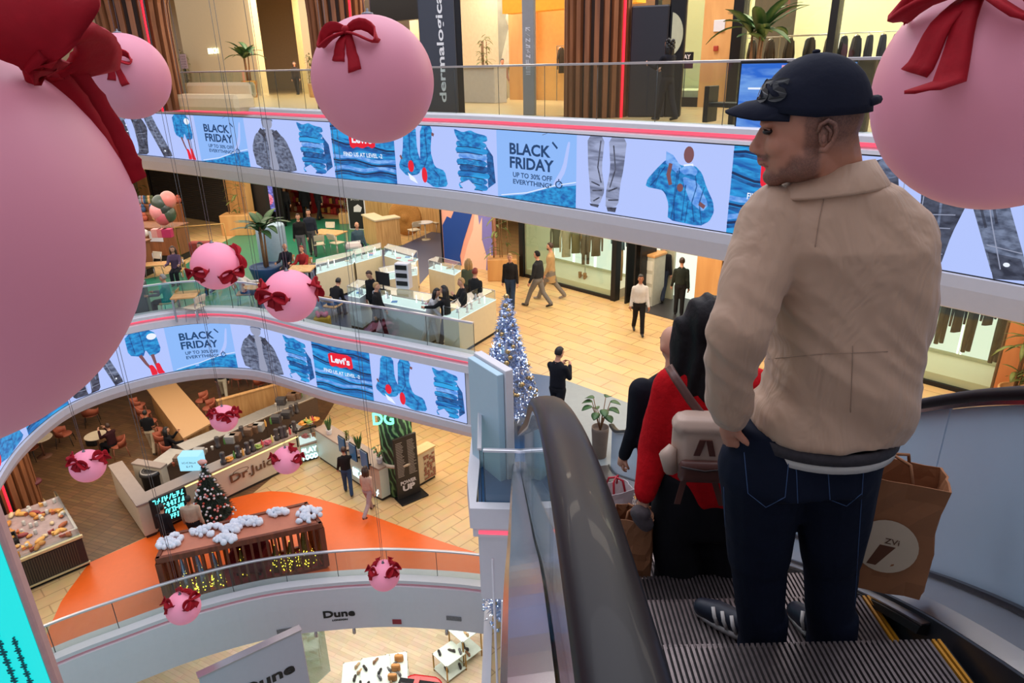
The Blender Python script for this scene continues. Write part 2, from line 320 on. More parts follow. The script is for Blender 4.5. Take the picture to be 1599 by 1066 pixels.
LM=[led_mat('led_pale',(178,196,252)),led_mat('led_sky',(140,184,248)),led_mat('led_navy',(18,62,110)),
 led_mat('led_denim',(8,92,170),(40,158,222),1,'denim'),led_mat('led_denim_dark',(8,60,120),(22,105,175),1,'denim'),
 led_mat('led_grey',(62,70,92),(120,132,160),1,'denim'),led_mat('led_charcoal',(38,42,58),(78,84,104),1,'denim'),
 led_mat('led_red',(232,20,48)),led_mat('led_white',(235,242,255)),led_mat('led_skin',(122,78,84)),
 led_mat('led_line',(6,40,86)),led_mat('led_denim_light',(78,140,225),(132,182,246),1,'denim'),led_mat('led_skin_grey',(150,156,180)),
 led_mat('led_denim_fold',(4,86,168),(38,164,232),1,'fold'),led_mat('led_mid_grey',(96,104,132),(160,170,205),1,'fold')]
PALE,SKY,NAVY,DEN,DEND,GRY,CHA,RED,WHI,SKN,LIN,DENL,SKG,DENF,MGR=range(15)
class Draw:
    """flat picture in (s, z) coordinates, later wrapped on the curved band"""
    def __init__(s): s.v=[]; s.f=[]; s.m=[]; s.lay=0
    def frame(s,a,b,z0,z1):
        s.lay=0; s.a,s.b,s.z0,s.z1=a,b,z0,z1; s.w=b-a; s.h=z1-z0; return s
    def poly(s,pts,m,lay=1):
        if len(pts)>5 and lay>0 and len(pts)<20:
            for _ in range(1):
                q=[]
                for i,p in enumerate(pts):
                    n=pts[(i+1)%len(pts)]; q+= [(p[0]*.84+n[0]*.16,p[1]*.84+n[1]*.16),(p[0]*.16+n[0]*.84,p[1]*.16+n[1]*.84)]
                pts=q
        s.lay+=1; d=lay*.004+s.lay*2e-5; b=len(s.v)
        for u,v in pts: s.v.append((s.a+min(max(u,0),1)*s.w,s.z0+min(max(v,0),1)*s.h,d))
        s.f.append(list(range(b,b+len(pts)))); s.m.append(m)
    def ell(s,cx,cy,rx,ry,m,lay=1,n=14,rot=0):
        k=s.w/s.h; c,q=math.cos(rot),math.sin(rot); P=[]
        for i in range(n):
            x=rx*math.cos(2*math.pi*i/n)*k; y=ry*math.sin(2*math.pi*i/n); P.append((cx+(x*c-y*q)/k,cy+x*q+y*c))
        s.poly(P,m,lay)
    def line(s,pts,w,m,lay=2):
        k=s.w/s.h; L=[];R=[]
        for i,p in enumerate(pts):
            a=pts[max(i-1,0)];b=pts[min(i+1,len(pts)-1)]; dx=(b[0]-a[0])*k; dy=b[1]-a[1]; l=math.hypot(dx,dy) or 1
            wi=w[i] if hasattr(w,'__len__') else w; L.append((p[0]-dy/l*wi/2/k,p[1]+dx/l*wi/2)); R.append((p[0]+dy/l*wi/2/k,p[1]-dx/l*wi/2))
        for i in range(len(pts)-1): s.poly([L[i],R[i],R[i+1],L[i+1]],m,lay)
    def text(s,t,cx,y,h,w,m,lay=3,bold=.02):
        vs,fs=text_geo(t,bold); x0=min(v[0] for v in vs);x1=max(v[0] for v in vs);y0=min(v[1] for v in vs);y1=max(v[1] for v in vs)
        b=len(s.v)
        for v in vs: s.v.append((s.a+s.w*(cx+w*((v[0]-x0)/(x1-x0)-.5)),s.z0+s.h*(y+h*(v[1]-y0)/(y1-y0)),lay*.004))
        for f in fs: s.f.append([b+i for i in f]); s.m.append(m)
    def bg(s,m): s.poly([(0,0),(1,0),(1,1),(0,1)],m,0)
def p_bf(d):
    d.bg(SKY); d.poly([(.0,0),(.35,.08),(.72,.25),(1,.32),(1,0)],DEN); d.line([(.05,.03),(.4,.12),(.75,.28),(1,.36)],.012,WHI,2)
    d.poly([(.72,.28),(.84,.55),(.9,.9),(.93,.9),(.88,.5),(.78,.28)],PALE)
    d.text('BLACK',.44,.66,.17,.52,NAVY,3,.03); d.text('FRIDAY',.46,.46,.17,.56,NAVY,3,.03)
    d.text('UP TO 30% OFF',.47,.33,.075,.5,NAVY,3,.02); d.text('EVERYTHING*',.47,.23,.075,.5,NAVY,3,.02)
    d.line([(.72,.88),(.78,.8)],.03,NAVY); d.ell(.8,.3,.045,.055,NAVY,2); d.ell(.8,.3,.03,.04,SKY,3); d.line([(.8,.3),(.82,.33)],.01,NAVY,4); d.line([(.8,.355),(.8,.38)],.02,NAVY,3)
    d.line([(.6,.97),(.66,1)],.01,GRY)
def p_jacket(d):
    d.bg(PALE)
    d.poly([(.06,.72),(.14,.92),(.26,1),(.5,1),(.60,.86),(.66,.66),(.62,.34),(.60,.02),(.38,.0),(.12,.03),(.10,.3),(.0,.44)],CHA)          # body
    d.poly([(.0,.42),(.05,.74),(.13,.9),(.16,.7),(.12,.3),(.02,.26)],GRY,2); d.poly([(.30,1),(.40,1),(.45,.7),(.46,.2),(.44,.02),(.37,.02),(.36,.5),(.33,.8)],PALE,2)
    d.poly([(.24,1),(.32,1),(.35,.84),(.28,.80),(.20,.9)],GRY,3); d.poly([(.44,1),(.53,1),(.58,.9),(.50,.80),(.43,.86)],GRY,3)
    d.poly([(.62,1),(.76,1),(.82,.72),(.90,.4),(.99,.04),(.84,.0),(.74,.4),(.66,.72)],GRY,2); d.poly([(.79,.24),(.93,.22),(.98,.04),(.84,.0)],CHA,3)
    for P in ([(.14,.52),(.32,.5)],[(.14,.50),(.16,.40),(.30,.38),(.32,.5)],[(.48,.5),(.62,.53)],[(.48,.49),(.5,.38),(.61,.4)],[(.12,.16),(.36,.13)],[(.46,.13),(.6,.15)],[(.78,.3),(.93,.27)],[(.36,.8),(.38,.1)],[(.46,.78),(.47,.1)],[(.13,.85),(.17,.3)],[(.7,.95),(.78,.5),(.86,.1)]): d.line(P,.009,SKG,4)
    for P in ([(.2,.75),(.24,.3)],[(.28,.7),(.3,.2)],[(.54,.75),(.56,.25)],[(.68,.8),(.76,.45)],[(.74,.8),(.8,.5)]): d.line(P,.022,CHA if P[0][0]>.6 else GRY,3)
    for y in (.7,.55,.4,.25): d.ell(.345,y,.012,.016,WHI,5)
    d.ell(.88,.15,.014,.02,WHI,5)
def p_legs(d):
    d.bg(PALE); d.poly([(.2,1),(.8,1),(.86,.5),(.62,.42),(.55,.6),(.48,.45),(.2,.55)],DEN); d.line([(.5,1),(.52,.55)],.02,DEND,3); d.line([(.3,.95),(.33,.55)],.015,DEND,3)
    d.ell(.72,.86,.1,.07,WHI,3); d.line([(.42,.5),(.5,.3),(.58,.15)],[.07,.055,.04],SKN,2); d.line([(.66,.47),(.68,.3),(.7,.15)],[.07,.055,.04],SKN,2)
    d.poly([(.54,.25),(.62,.24),(.68,.1),(.68,.01),(.56,.01),(.56,.06)],RED,4); d.poly([(.68,.26),(.76,.26),(.8,.08),(.84,.01),(.7,.01),(.68,.08)],RED,4)
def p_man(d):
    d.bg(PALE); d.poly([(.15,.0),(.1,.4),(.2,.68),(.38,.8),(.62,.8),(.82,.62),(.93,.3),(.98,0)],GRY); d.poly([(.42,.8),(.58,.8),(.56,.4),(.62,0),(.42,0),(.46,.4)],SKG,3)
    d.ell(.48,.93,.11,.14,SKG,3); d.poly([(.36,.96),(.4,1),(.6,1),(.61,.95),(.56,.98),(.42,.98)],GRY,4); d.poly([(.34,.82),(.44,.72),(.4,.62),(.28,.74)],CHA,4); d.poly([(.66,.8),(.56,.72),(.62,.6),(.74,.7)],CHA,4)
    d.line([(.2,.5),(.34,.54)],.012,SKG,4); d.line([(.68,.5),(.82,.46)],.012,SKG,4); d.line([(.26,.6),(.24,.0)],.01,CHA,4); d.line([(.8,.5),(.84,0)],.01,CHA,4); d.line([(.4,.6),(.4,0)],.01,CHA,4)
def p_stack(d):
    d.bg(PALE); R=random.Random(4); d.poly([(.78,.75),(.92,.6),(.96,.2),(.8,.1)],DEND,1)
    d.poly([(.12,.98),(.3,.93),(.46,.97),(.58,.93),(.8,.9),(.82,.82),(.6,.78),(.2,.8),(.14,.9)],DEN,2)
    y=.8
    for i in range(8):
        h=.095; a=.18+R.uniform(-.05,.03); b=.8+R.uniform(-.03,.07); m=(DEN,DENF,DENL,DEN,DEND,DENF)[i%6]
        P=[(a,y-h/2),(a+.03,y),(a+.2,y+R.uniform(-.01,.02)),((a+b)/2,y-.012),(b-.15,y+.012),(b-.02,y-.01),(b+.02,y-h*.5),(b-.03,y-h),(a+.3,y-h+R.uniform(-.015,.015)),(a+.03,y-h)]
        d.poly(P,m,2+i%2); d.line([(a+.03,y-h),(a+.25,y-h+.01),(b-.1,y-h-.005)],.012,LIN,5); y-=h*.98
    d.poly([(.2,.12),(.4,.2),(.55,.1),(.5,.04),(.3,.02)],PALE,6)
def p_levi(d):
    d.bg(DENF)
    for k,(y0,y1) in enumerate(((.93,.86),(.68,.56),(.36,.28),(.12,.16))):
        P=[(u/8,y0+(y1-y0)*u/8+.025*math.sin(u*1.3+k*2)) for u in range(9)]; d.line(P,.03,LIN,2); d.line([(u,v-.045) for u,v in P],.04,DEND,1); d.line([(u,v+.07) for u,v in P],.06,DENL if k>1 else DEN,1)
    d.poly([(.3,.86),(.7,.88),(.72,.62),(.66,.58),(.6,.62),(.51,.57),(.42,.6),(.36,.56),(.31,.6)],RED,4); d.text("Levi's",.51,.66,.15,.32,WHI,5,.035); d.text('FIND US AT LEVEL -2',.5,.42,.075,.62,WHI,4,.02)
def p_shoes(d):
    d.bg(PALE); d.poly([(.2,1),(.42,1),(.42,.6),(.5,.35),(.42,.2),(.2,.15),(.05,.3),(.15,.55)],DEN,2); d.poly([(.5,1),(.72,1),(.66,.6),(.72,.35),(.9,.3),(.95,.05),(.7,.0),(.5,.12),(.46,.4)],DEN,2)
    d.line([(.3,.95),(.28,.5),(.38,.3)],.02,DEND,3); d.line([(.58,.95),(.6,.5),(.52,.3)],.02,DEND,3); d.line([(.7,.3),(.8,.2),(.78,.05)],.02,DEND,3); d.line([(.1,.35),(.25,.3)],.02,DEND,3)
    d.ell(.29,.33,.055,.1,RED,4); d.ell(.53,.2,.05,.13,RED,4); d.poly([(.22,.22),(.34,.14),(.4,.04),(.26,.1)],WHI,4); d.line([(.7,.88),(.74,.86)],.05,SKN,3); d.line([(.1,.5),(.13,.44)],.04,SKN,3)
def p_greyjeans(d):
    d.bg(PALE); d.poly([(.18,1),(.46,1),(.42,.6),(.48,.3),(.4,.1),(.25,.1),(.24,.3),(.2,.6)],MGR,2); d.poly([(.52,1),(.8,1),(.76,.6),(.72,.4),(.7,.12),(.5,.06),(.5,.3),(.56,.6)],MGR,2)
    for P in ([(.4,.95),(.36,.6),(.42,.4)],[(.6,.9),(.64,.6),(.56,.35)],[(.26,.4),(.4,.36)],[(.28,.28),(.44,.3)],[(.54,.3),(.68,.36)],[(.54,.18),(.7,.2)],[(.3,.14),(.4,.2)]): d.line(P,.02,CHA,3)
    d.poly([(.24,.1),(.4,.1),(.38,.06),(.26,.07)],CHA,4); d.poly([(.52,.08),(.68,.1),(.66,.03),(.54,.03)],CHA,4)
def p_person(d):
    d.bg(PALE); d.poly([(.36,.04),(.36,.24),(.30,.40),(.08,.42),(.10,.52),(.20,.66),(.30,.78),(.40,.78),(.48,.72),(.62,.74),(.70,.66),(.76,.5),(.84,.34),(.86,.22),(.82,.10),(.72,.02)],DEN,2)
    for P in ([(.46,.7),(.44,.4),(.40,.06)],[(.62,.7),(.66,.5),(.62,.3),(.66,.06)],[(.30,.7),(.22,.55),(.14,.44)],[(.54,.5),(.52,.06)],[(.74,.5),(.70,.3),(.74,.06)],[(.34,.34),(.28,.42)]): d.line(P,.014,DEND,5)
    d.poly([(.50,.72),(.46,.66),(.52,.62),(.58,.64),(.64,.62),(.66,.68),(.60,.74)],DENL,5)
    d.poly([(.3,.88),(.38,.84),(.48,.7),(.44,.62),(.3,.74)],DENL,3); d.ell(.55,.86,.055,.1,SKN,4); d.poly([(.5,.74),(.6,.76),(.62,.68),(.52,.66)],WHI,3); d.line([(.36,.74),(.34,.6),(.37,.48)],[.05,.06,.05],SKN,4)
    d.poly([(.5,.6),(.66,.56),(.8,.3),(.74,.2),(.6,.3),(.52,.5)],DENL,4); d.ell(.48,.46,.035,.05,SKN,5); d.line([(.44,.66),(.42,.3),(.44,.04)],.015,DEND,5); d.line([(.58,.3),(.56,.04)],.015,DEND,5); d.line([(.7,.3),(.76,.26)],.05,SKN,5); d.line([(.24,.66),(.2,.46)],.012,DEND,5)
def led_screen(path,z0,z1,spec,label,s_end=None):
    d=Draw(); zm=(z0+z1)/2; S=[path.s_at_px(x,zm) for x,_ in spec]; S.append(path.L if s_end is None else path.s_at_px(s_end,zm))
    for (x,f),a,b in zip(spec,S,S[1:]): f(d.frame(a,b,z0,z1))
    me=bpy.data.meshes.new('screen_image'); me.from_pydata(d.v,[],d.f); me.polygons.foreach_set('material_index',d.m)
    bm=bmesh.new(); bm.from_mesh(me); s=S[0]+.2
    while s<S[-1]:
        bmesh.ops.bisect_plane(bm,geom=bm.verts[:]+bm.edges[:]+bm.faces[:],plane_co=(s,0,0),plane_no=(1,0,0)); s+=.25
    root=empty('led_screen',path.at((S[0]+S[-1])/2,.09,z0),0,label,'screen'); o0=root.location
    for v in bm.verts: v.co=path.at(v.co.x,.1+v.co.z,v.co.y)-o0
    bm.to_mesh(me); bm.free()
    for m in LM: me.materials.append(m)
    o=bpy.data.objects.new('screen_image',me); COL.objects.link(o); o.parent=root
    mb=MB(); path.sweep(mb,[(.06,z0-.02),(.095,z0-.02),(.095,z1+.02),(.06,z1+.02)],0,S[0],S[-1],True); mb.v=[tuple(Vector(v)-o0) for v in mb.v]; mb.build('housing',DARK,root)
led_screen(P3,15.22,16.78,[(100,p_levi),(168,p_jacket),(270,p_legs),(313,p_bf),(390,p_man),(466,p_stack),(523,p_levi),(620,p_shoes),(706,p_stack),(780,p_bf),(904,p_greyjeans),(1002,p_person),(1143,p_levi),(1300,p_jacket),(1640,p_bf)],'upper curved advertising screen band under the top floor balustrade')
led_screen(P2,9.82,11.23,[(-60,p_shoes),(26,p_levi),(92,p_jacket),(186,p_legs),(262,p_bf),(368,p_man),(445,p_stack),(494,p_levi),(584,p_shoes),(675,p_stack)],'lower curved advertising screen band ending at the white landing corner',731)
# ---------------------------------------------------------------- the escalator
XC=.88; XL,XR=.38,1.38; HL,HR=.10,1.69
def hz(y):                                  # handrail top height below the eye
    K=[(-1.5,-.50),(.2,-.50),(.47,-.52),(.83,-.575),(1.14,-.635),(1.5,-.765),(2.06,-1.01),(2.4,-1.22),(2.75,-1.46)]
    if y>=2.75:
        e=10.6
        return -1.46-.577*(y-2.75) if y<10.0 else max(-1.46-.577*(10.0-2.75)-.577*(y-10)*.5, -5.9)
    for a,b in zip(K,K[1:]):
        if y<=b[0]: return a[1]+(b[1]-a[1])*(y-a[0])/(b[0]-a[0])
def hzs(y): return sum(hz(y+d) for d in (-.3,-.15,0,.15,.3))/5
esc=empty('escalator',(XC,2,0),0,'descending escalator carrying the shoppers down past the balloons','escalator'); esc.location=(0,0,ZC)
RUB,ntr,br_,mp_=nodes_mat('black_rubber_handrail',.42); br_.inputs['Base Color'].default_value=rgb((16,14,19)); br_.inputs['Coat Weight'].default_value=.05; br_.inputs['Specular IOR Level'].default_value=.22
CLAD=mat('steel_cladding',(176,176,186),.22,1,noise_amt=.04,nscale=3); DECK=mat('deck_steel',(188,188,192),.3,1,noise_amt=.04); FROST=mat('frosted_panel',(172,194,214),.22,0,noise_amt=.02,spec=.6)
SKIRT=mat('dark_skirt',(70,72,80),.35,.6); BRUSH=mat('brush_strip',(22,22,24),.5)
ys=[-.6+.1*i for i in range(0,112)]
for X,sgn,inner in ((HL,1,.36),(HR,-1,.36)):
    # handrail: rounded C section
    sec=[(-.042,-.045),(-.047,-.016),(-.040,-.003),(-.024,.004),(0,.006),(.024,.004),(.040,-.003),(.047,-.016),(.042,-.045),(.028,-.05),(-.028,-.05)]
    mb=MB(); mb.loft([[(X+a,y,hzs(y)-.006+b) for a,b in sec] for y in ys],0); h=mb.build('handrail',RUB,esc)
    mb=MB(); mb.loft([[(X+a*1.0,y,hzs(y)-.04+b) for a,b in ((-.034,0),(-.034,-.03),(.034,-.03),(.034,0))] for y in ys],0,smooth=False); mb.build('handrail_guide',CLAD,esc)
    G0=[(X-.006,-.07),(X-.006,-.82),(X+.006,-.82),(X+.006,-.07)]
    cuts=[-.6,.35,2.35,4.3,6.3,8.3,10.4] if X==HR else [-.6,1.6,3.4,5.4,7.4,9.4,10.4]
    for a,b in zip(cuts,cuts[1:]):
        n=max(2,int((b-a)/.1)); mb=MB(); mb.loft([[(x,a+.004+(b-a-.008)*i/n,hzs(a+(b-a)*i/n)+z) for x,z in G0] for i in range(n+1)],0,smooth=False)
        mb.build('side_panel',FROST if X==HR else glass('escalator_glass',(225,235,238),.08),esc)
    s=1 if X==HL else -1                     # inner deck and skirt
    mb=MB(); mb.loft([[(X+s*.012,y,hzs(y)-.84),(X+s*.05,y,hzs(y)-.835),(X+s*.20,y,hzs(y)-.85),(X+s*.275,y,hzs(y)-.87),(X+s*.275,y,hzs(y)-.90),(X+s*.012,y,hzs(y)-.90)] for y in ys],0,smooth=False); mb.build('inner_deck',DECK,esc)
    mb=MB(); mb.loft([[(X+s*.012,y,hzs(y)-.815),(X+s*.035,y,hzs(y)-.815),(X+s*.035,y,hzs(y)-.84),(X+s*.012,y,hzs(y)-.84)] for y in ys],0,smooth=False); mb.build('glass_clamp',SKIRT,esc)
    mb=MB(); mb.loft([[(X+s*.278,y,hzs(y)-.87),(X+s*.29,y,hzs(y)-.87),(X+s*.29,y,hzs(y)-1.45),(X+s*.278,y,hzs(y)-1.45)] for y in ys],0,smooth=False); mb.build('skirt_panel',SKIRT,esc)
    yb=[y for y in ys if y>1.75]
    mb=MB(); mb.loft([[(X+s*.29,y,hzs(y)-.895),(X+s*.325,y,hzs(y)-.905),(X+s*.33,y,hzs(y)-.935),(X+s*.29,y,hzs(y)-.945)] for y in yb],0,smooth=False); mb.build('skirt_brush',BRUSH,esc)
    mb=MB(); mb.loft([[(X+s*.29,y,hzs(y)-.886),(X+s*.320,y,hzs(y)-.892),(X+s*.320,y,hzs(y)-.900),(X+s*.29,y,hzs(y)-.894)] for y in yb],0,smooth=False); mb.build('brush_rail',DECK,esc)
    # outer deck and truss cladding
    mb=MB(); mb.loft([[(X-s*.012,y,hzs(y)-.72),(X-s*.13,y,hzs(y)-.74),(X-s*.15,y,hzs(y)-.78),(X-s*.15,y,hzs(y)-1.75),(X-s*.012,y,hzs(y)-1.75)] for y in ys],0,smooth=False); mb.build('outer_cladding',CLAD,esc)
mb=MB(); mb.loft([[(X,y,hzs(y)-1.5),(XR+.3,y,hzs(y)-1.5),(XR+.3,y,hzs(y)-1.8),(X,y,hzs(y)-1.8)] for y in ys for X in (HL,)],0,smooth=False); mb.build('truss_underside',CLAD,esc)
# steps: ribbed treads and risers
TREAD,nt,b,mp=nodes_mat('ribbed_tread',.4,.6); wv=nt.nodes.new('ShaderNodeTexNoise'); wv.inputs['Scale'].default_value=30; nt.links.new(mp.outputs[0],wv.inputs[0])
cr=nt.nodes.new('ShaderNodeValToRGB'); cr.color_ramp.elements[0].color=rgb((96,86,86)); cr.color_ramp.elements[1].color=rgb((136,122,120)); nt.links.new(wv.outputs['Fac'],cr.inputs[0]); nt.links.new(cr.outputs[0],b.inputs['Base Color'])
GROOVE=mat('tread_groove',(30,26,28),.7); YEL=mat('yellow_step_edge',(205,140,30),.5)
STEPS=[]
def make_step(y0,y1,z,zn):
    mb=MB(); n=56; w=(XR-XL)/n
    for i in range(n):
        x=XL+i*w; ed=i<2 or i>=n-2
        m=2 if ed else 0
        mb.box(x,x+w*.52,y0,y1,z-.012,z,m)
        if zn<z-.01: mb.box(x,x+w*.52,y1-.001,y1+.006,zn-.02,z,m)
    mb.box(XL-.005,XR+.005,y0,y1-.002,z-.04,z-.0115,1)
    if zn<z-.01: mb.box(XL-.005,XR+.005,y1-.01,y1,zn-.04,z-.012,1)
    return mb.build('step',[TREAD,GROOVE,YEL],esc)
EDGE=[-.35,.06,.47,.88,1.29,1.70]; ZS=[-1.55,-1.55,-1.56,-1.59,-1.645]
y=1.70; z=-1.75-.0
edges=EDGE+[y+.405*i for i in range(1,23)]
def step_z(yc):                            # tread height for a step centred at yc
    return hzs(yc+.1)-.95 if yc>1.2 else hzs(yc)-.99
STEPZ=[]
for a,b_ in zip(edges,edges[1:]): STEPZ.append(max(step_z((a+b_)/2),F2-ZC+.02))
for i,(a,b_) in enumerate(zip(edges,edges[1:])): make_step(a,b_,STEPZ[i],STEPZ[i+1] if i+1<len(STEPZ) else STEPZ[i])
def tread(y):
    for (a,b_),z in zip(zip(edges,edges[1:]),STEPZ):
        if a<=y<b_: return ZC+z
    return F2
# ---------------------------------------------------------------- hanging pink globes with velvet bows
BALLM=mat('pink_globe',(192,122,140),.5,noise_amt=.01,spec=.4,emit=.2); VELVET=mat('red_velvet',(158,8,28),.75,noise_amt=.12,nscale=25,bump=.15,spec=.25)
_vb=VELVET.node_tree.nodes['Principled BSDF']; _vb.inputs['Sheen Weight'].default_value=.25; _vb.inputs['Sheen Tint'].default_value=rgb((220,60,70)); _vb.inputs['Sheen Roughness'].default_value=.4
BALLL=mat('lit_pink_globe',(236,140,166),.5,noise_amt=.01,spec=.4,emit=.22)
WIRE=mat('steel_wire',(120,122,130),.4,.6)
def ribbon(mb,P,Wv,th=.006):
    rings=[]
    for p,w in zip(P,Wv):
        p=Vector(p); w=Vector(w)
        i=len(rings); d=(Vector(P[min(i+1,len(P)-1)])-Vector(P[max(i-1,0)])); n=w.cross(d); n=n.normalized()*th if n.length>1e-9 else Vector((0,0,th))
        rings.append([p-w+n,p-w*.4+n*1.6,p+w*.4+n*.6,p+w+n,p+w-n,p+w*.4-n*1.4,p-w*.4-n*.4,p-w-n])
    mb.loft(rings,0)
def bow(parent,n,R,sc,roll,rng):
    wf=1.5 if R<.5 else 1.15
    n=n.normalized(); up=Vector((0,0,1)); y=(up-n*up.dot(n)); y=y.normalized() if y.length>.05 else Vector((0,1,0)); x=y.cross(n)
    Rm=Matrix.Rotation(roll,3,n); x=Rm@x; yy=Rm@y; o=n*(R+.02*sc)
    ob=None
    for sg in (-1,1):
        mb=MB(); P=[];Wv=[]; L=.30*sc*rng.uniform(.9,1.1); H=.10*sc*rng.uniform(.8,1.2); dr=rng.uniform(-.05,.02)*sc
        for k in range(17):
            t=2*math.pi*k/16; u=(1-math.cos(t))/2; a=sg*L*u; b=H*math.sin(t)*(.35+.65*u)+dr*u-.05*sc*u*u
            out=.045*sc*math.sin(math.pi*u)+.01*sc
            tang=abs(a)+1e-6; drop=-(R-math.sqrt(max(R*R-a*a-b*b,0)))*.6 if R>.2 else 0
            P.append(o+x*a+yy*b+n*(out+drop)); w=(n*.7+yy*.6*(1 if t<math.pi else -1)).normalized()*(.032+.03*u)*sc*wf; Wv.append(w)
        ribbon(mb,P,Wv,.007*sc+.002); l=mb.build('bow_loop',VELVET,parent)
    for sg in (-1,1):                       # tails follow the globe downwards
        mb=MB(); P=[];Wv=[]; L=(.46 if sg>0 else .36)*sc*(.75 if R<.5 else 1)*rng.uniform(.85,1.1); ax=x
        for k in range(9):
            u=k/8; side=sg*(.015+.10*u*rng.uniform(.8,1.0))*sc; q=n*(R+.02)-yy*(L*u)+x*side
            q=q.normalized()*(R+.014+.012*math.sin(u*7+sg)); 
            if L*u>R*.9: q=n*(R+.02)-yy*(L*u)+x*side
            P.append(q); Wv.append((x+yy*.25*sg*u).normalized()*(.03+.028*u)*sc*wf)
        ribbon(mb,P,Wv,.005*sc+.002); mb.build('bow_tail',VELVET,parent)
    mb=MB(); mb.sphere((0,0,0),.042*sc,10,6,0,Matrix.Translation(o+n*.03*sc)); mb.build('bow_knot',VELVET,parent)
def globe(cx,cy,rp,R,bows,label,seed=0,sc=1,grp=None):
    d=ray(cx,cy).normalized(); ax=d.dot(_f); dist=R*FPX/rp/ax*1.0; c=Vector((0,0,ZC))+d*dist
    root=empty('hanging_globe',c,0,label,'christmas globe'); rng=random.Random(seed)
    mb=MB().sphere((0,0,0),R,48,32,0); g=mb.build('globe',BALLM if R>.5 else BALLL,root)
    mb=MB(); mb.lathe([(.05*R/.5,0),(.045*R/.5,.02),(.012,.03),(.01,.06)],(0,0,R-.008),10); mb.build('cap',WIRE,root)
    for sx in (-.05,.05):
        MB().cyl((sx*R,0,R+.03),(sx*4*R,0,ZC+9-c.z),.0028+.00012*dist,None,5).build('cable',WIRE,root)
    eye=Vector((0,0,ZC))
    for b in bows:
        dd=ray(b[0],b[1]).normalized(); oc=eye-c; B=oc.dot(dd); disc=B*B-(oc.dot(oc)-R*R)
        if disc>0: h=eye+dd*(-B-math.sqrt(disc))
        else: h=eye+dd*(-B)
        bow(root,h-c,R,sc*(b[3] if len(b)>3 else 1)*R/.6,math.radians(b[2]),rng)
    return root
bigg=globe(-164,373,347,.6,[],'giant pink globe with draped red velvet bow, the nearest to the escalator',1); gc_=Vector(bigg.location); gd=math.hypot(gc_.x,gc_.y)
def band(name,pts,hw,th=.012):             # ribbon through picture points at given distances; hw: half width vectors (right, up) in metres
    P=[A(x,y,gd+dd)-gc_ for x,y,dd in pts]; Wv=[CR*a+CU*b_+_f*c_ for a,b_,c_ in hw]; mb=MB(); n=len(P); PP=[];WW=[]
    for i in range(n-1):
        p0,p1,p2,p3=P[max(i-1,0)],P[i],P[i+1],P[min(i+2,n-1)]
        for k in range(6):
            t=k/6; PP.append(.5*((2*p1)+(p2-p0)*t+(2*p0-5*p1+4*p2-p3)*t*t+(3*p1-p0-3*p2+p3)*t**3)); WW.append(Wv[i].lerp(Wv[i+1],t)*(1+.04*math.sin(i*3+k)))
    PP.append(P[-1]); WW.append(Wv[-1]); ribbon(mb,PP,WW,th); return mb.build(name,VELVET,bigg)
band('bow_loop',[(-30,-40,-.25),(20,-5,-.32),(70,40,-.36),(80,80,-.34),(62,104,-.28)],[(.07,.05,.05),(.11,.07,.05),(.12,.07,.02),(.085,.03,-.02),(.03,-.01,-.02)])
band('bow_loop',[(60,100,-.26),(105,62,-.30),(148,62,-.22),(150,96,-.14),(112,116,-.12),(88,112,-.16)],[(.01,.03,.04),(.03,.06,.05),(.01,.035,.07),(.012,.02,.08),(.02,.03,.05),(.01,.02,.03)])
band('bow_tail',[(92,98,-.14),(120,150,-.10),(152,210,-.08),(178,262,-.08),(196,292,-.08)],[(.035,.01,.03),(.055,.02,.04),(.065,.02,.03),(.07,.03,.02),(.05,.035,.02)],.006)
band('bow_tail',[(80,112,-.16),(108,150,-.14),(132,190,-.13),(158,236,-.12),(182,300,-.10)],[(.02,.01,.03),(.03,.012,.03),(.03,.01,.03),(.028,.01,.03),(.02,.0,.03)],.006)
band('bow_knot',[(48,108,-.24),(70,110,-.26),(94,108,-.22)],[(.0,.02,.03),(.0,.035,.04),(.0,.02,.03)],.02)
globe(198,120,63,.6,[(176,92,5,.85)],'pink globe with thin red bow hanging before the wooden slatted column',2)
globe(583,126,94,.6,[(543,53,8,.95)],'large pink globe with red bow hanging beside the dark grey pillar',3)
globe(1562,142,182,.6,[(1522,-4,-4,1.15)],'large pink globe with wide red bow hanging above the capped man\'s shoulder',4)
globe(337,415,37,.45,[(306,424,10,1.1),(361,424,0,1.2),(369,398,60,1.1)],'pink globe hanging above the cafe seating, beside the potted palm',5)
globe(453,462,41,.45,[(428,462,0,1.2),(492,445,-40,1.2),(409,448,40,1.2)],'pink globe with three bows just above the middle balustrade',6)
globe(350,653,21,.33,[(351,648,0,1.27),(332,643,35,1.16),(367,640,-35,1.39)],'small pink globe hanging over the juice bar back counter',7)
globe(137,727,25.5,.36,[(122,722,-15,1.27),(113,712,40,1.27),(157,710,-40,1.39)],'small pink globe hanging over the parquet cafe floor',8)
globe(448,718,22,.34,[(428,712,15,1.27),(466,712,-15,1.27),(453,699,0,1.10)],'small pink globe in front of the juice bar counter front',9)
globe(600,898,24,.34,[(581,890,20,1.27),(612,888,-10,1.27),(590,877,30,0.93),(608,876,-30,0.93)],'small pink globe hanging over the curved rail above the shoe shop lettering',10)
globe(286,948,26,.35,[(262,940,30,1.27),(295,938,12,1.27),(285,924,0,1.04)],'small pink globe in front of the wooden slatted pavilion corner',11)
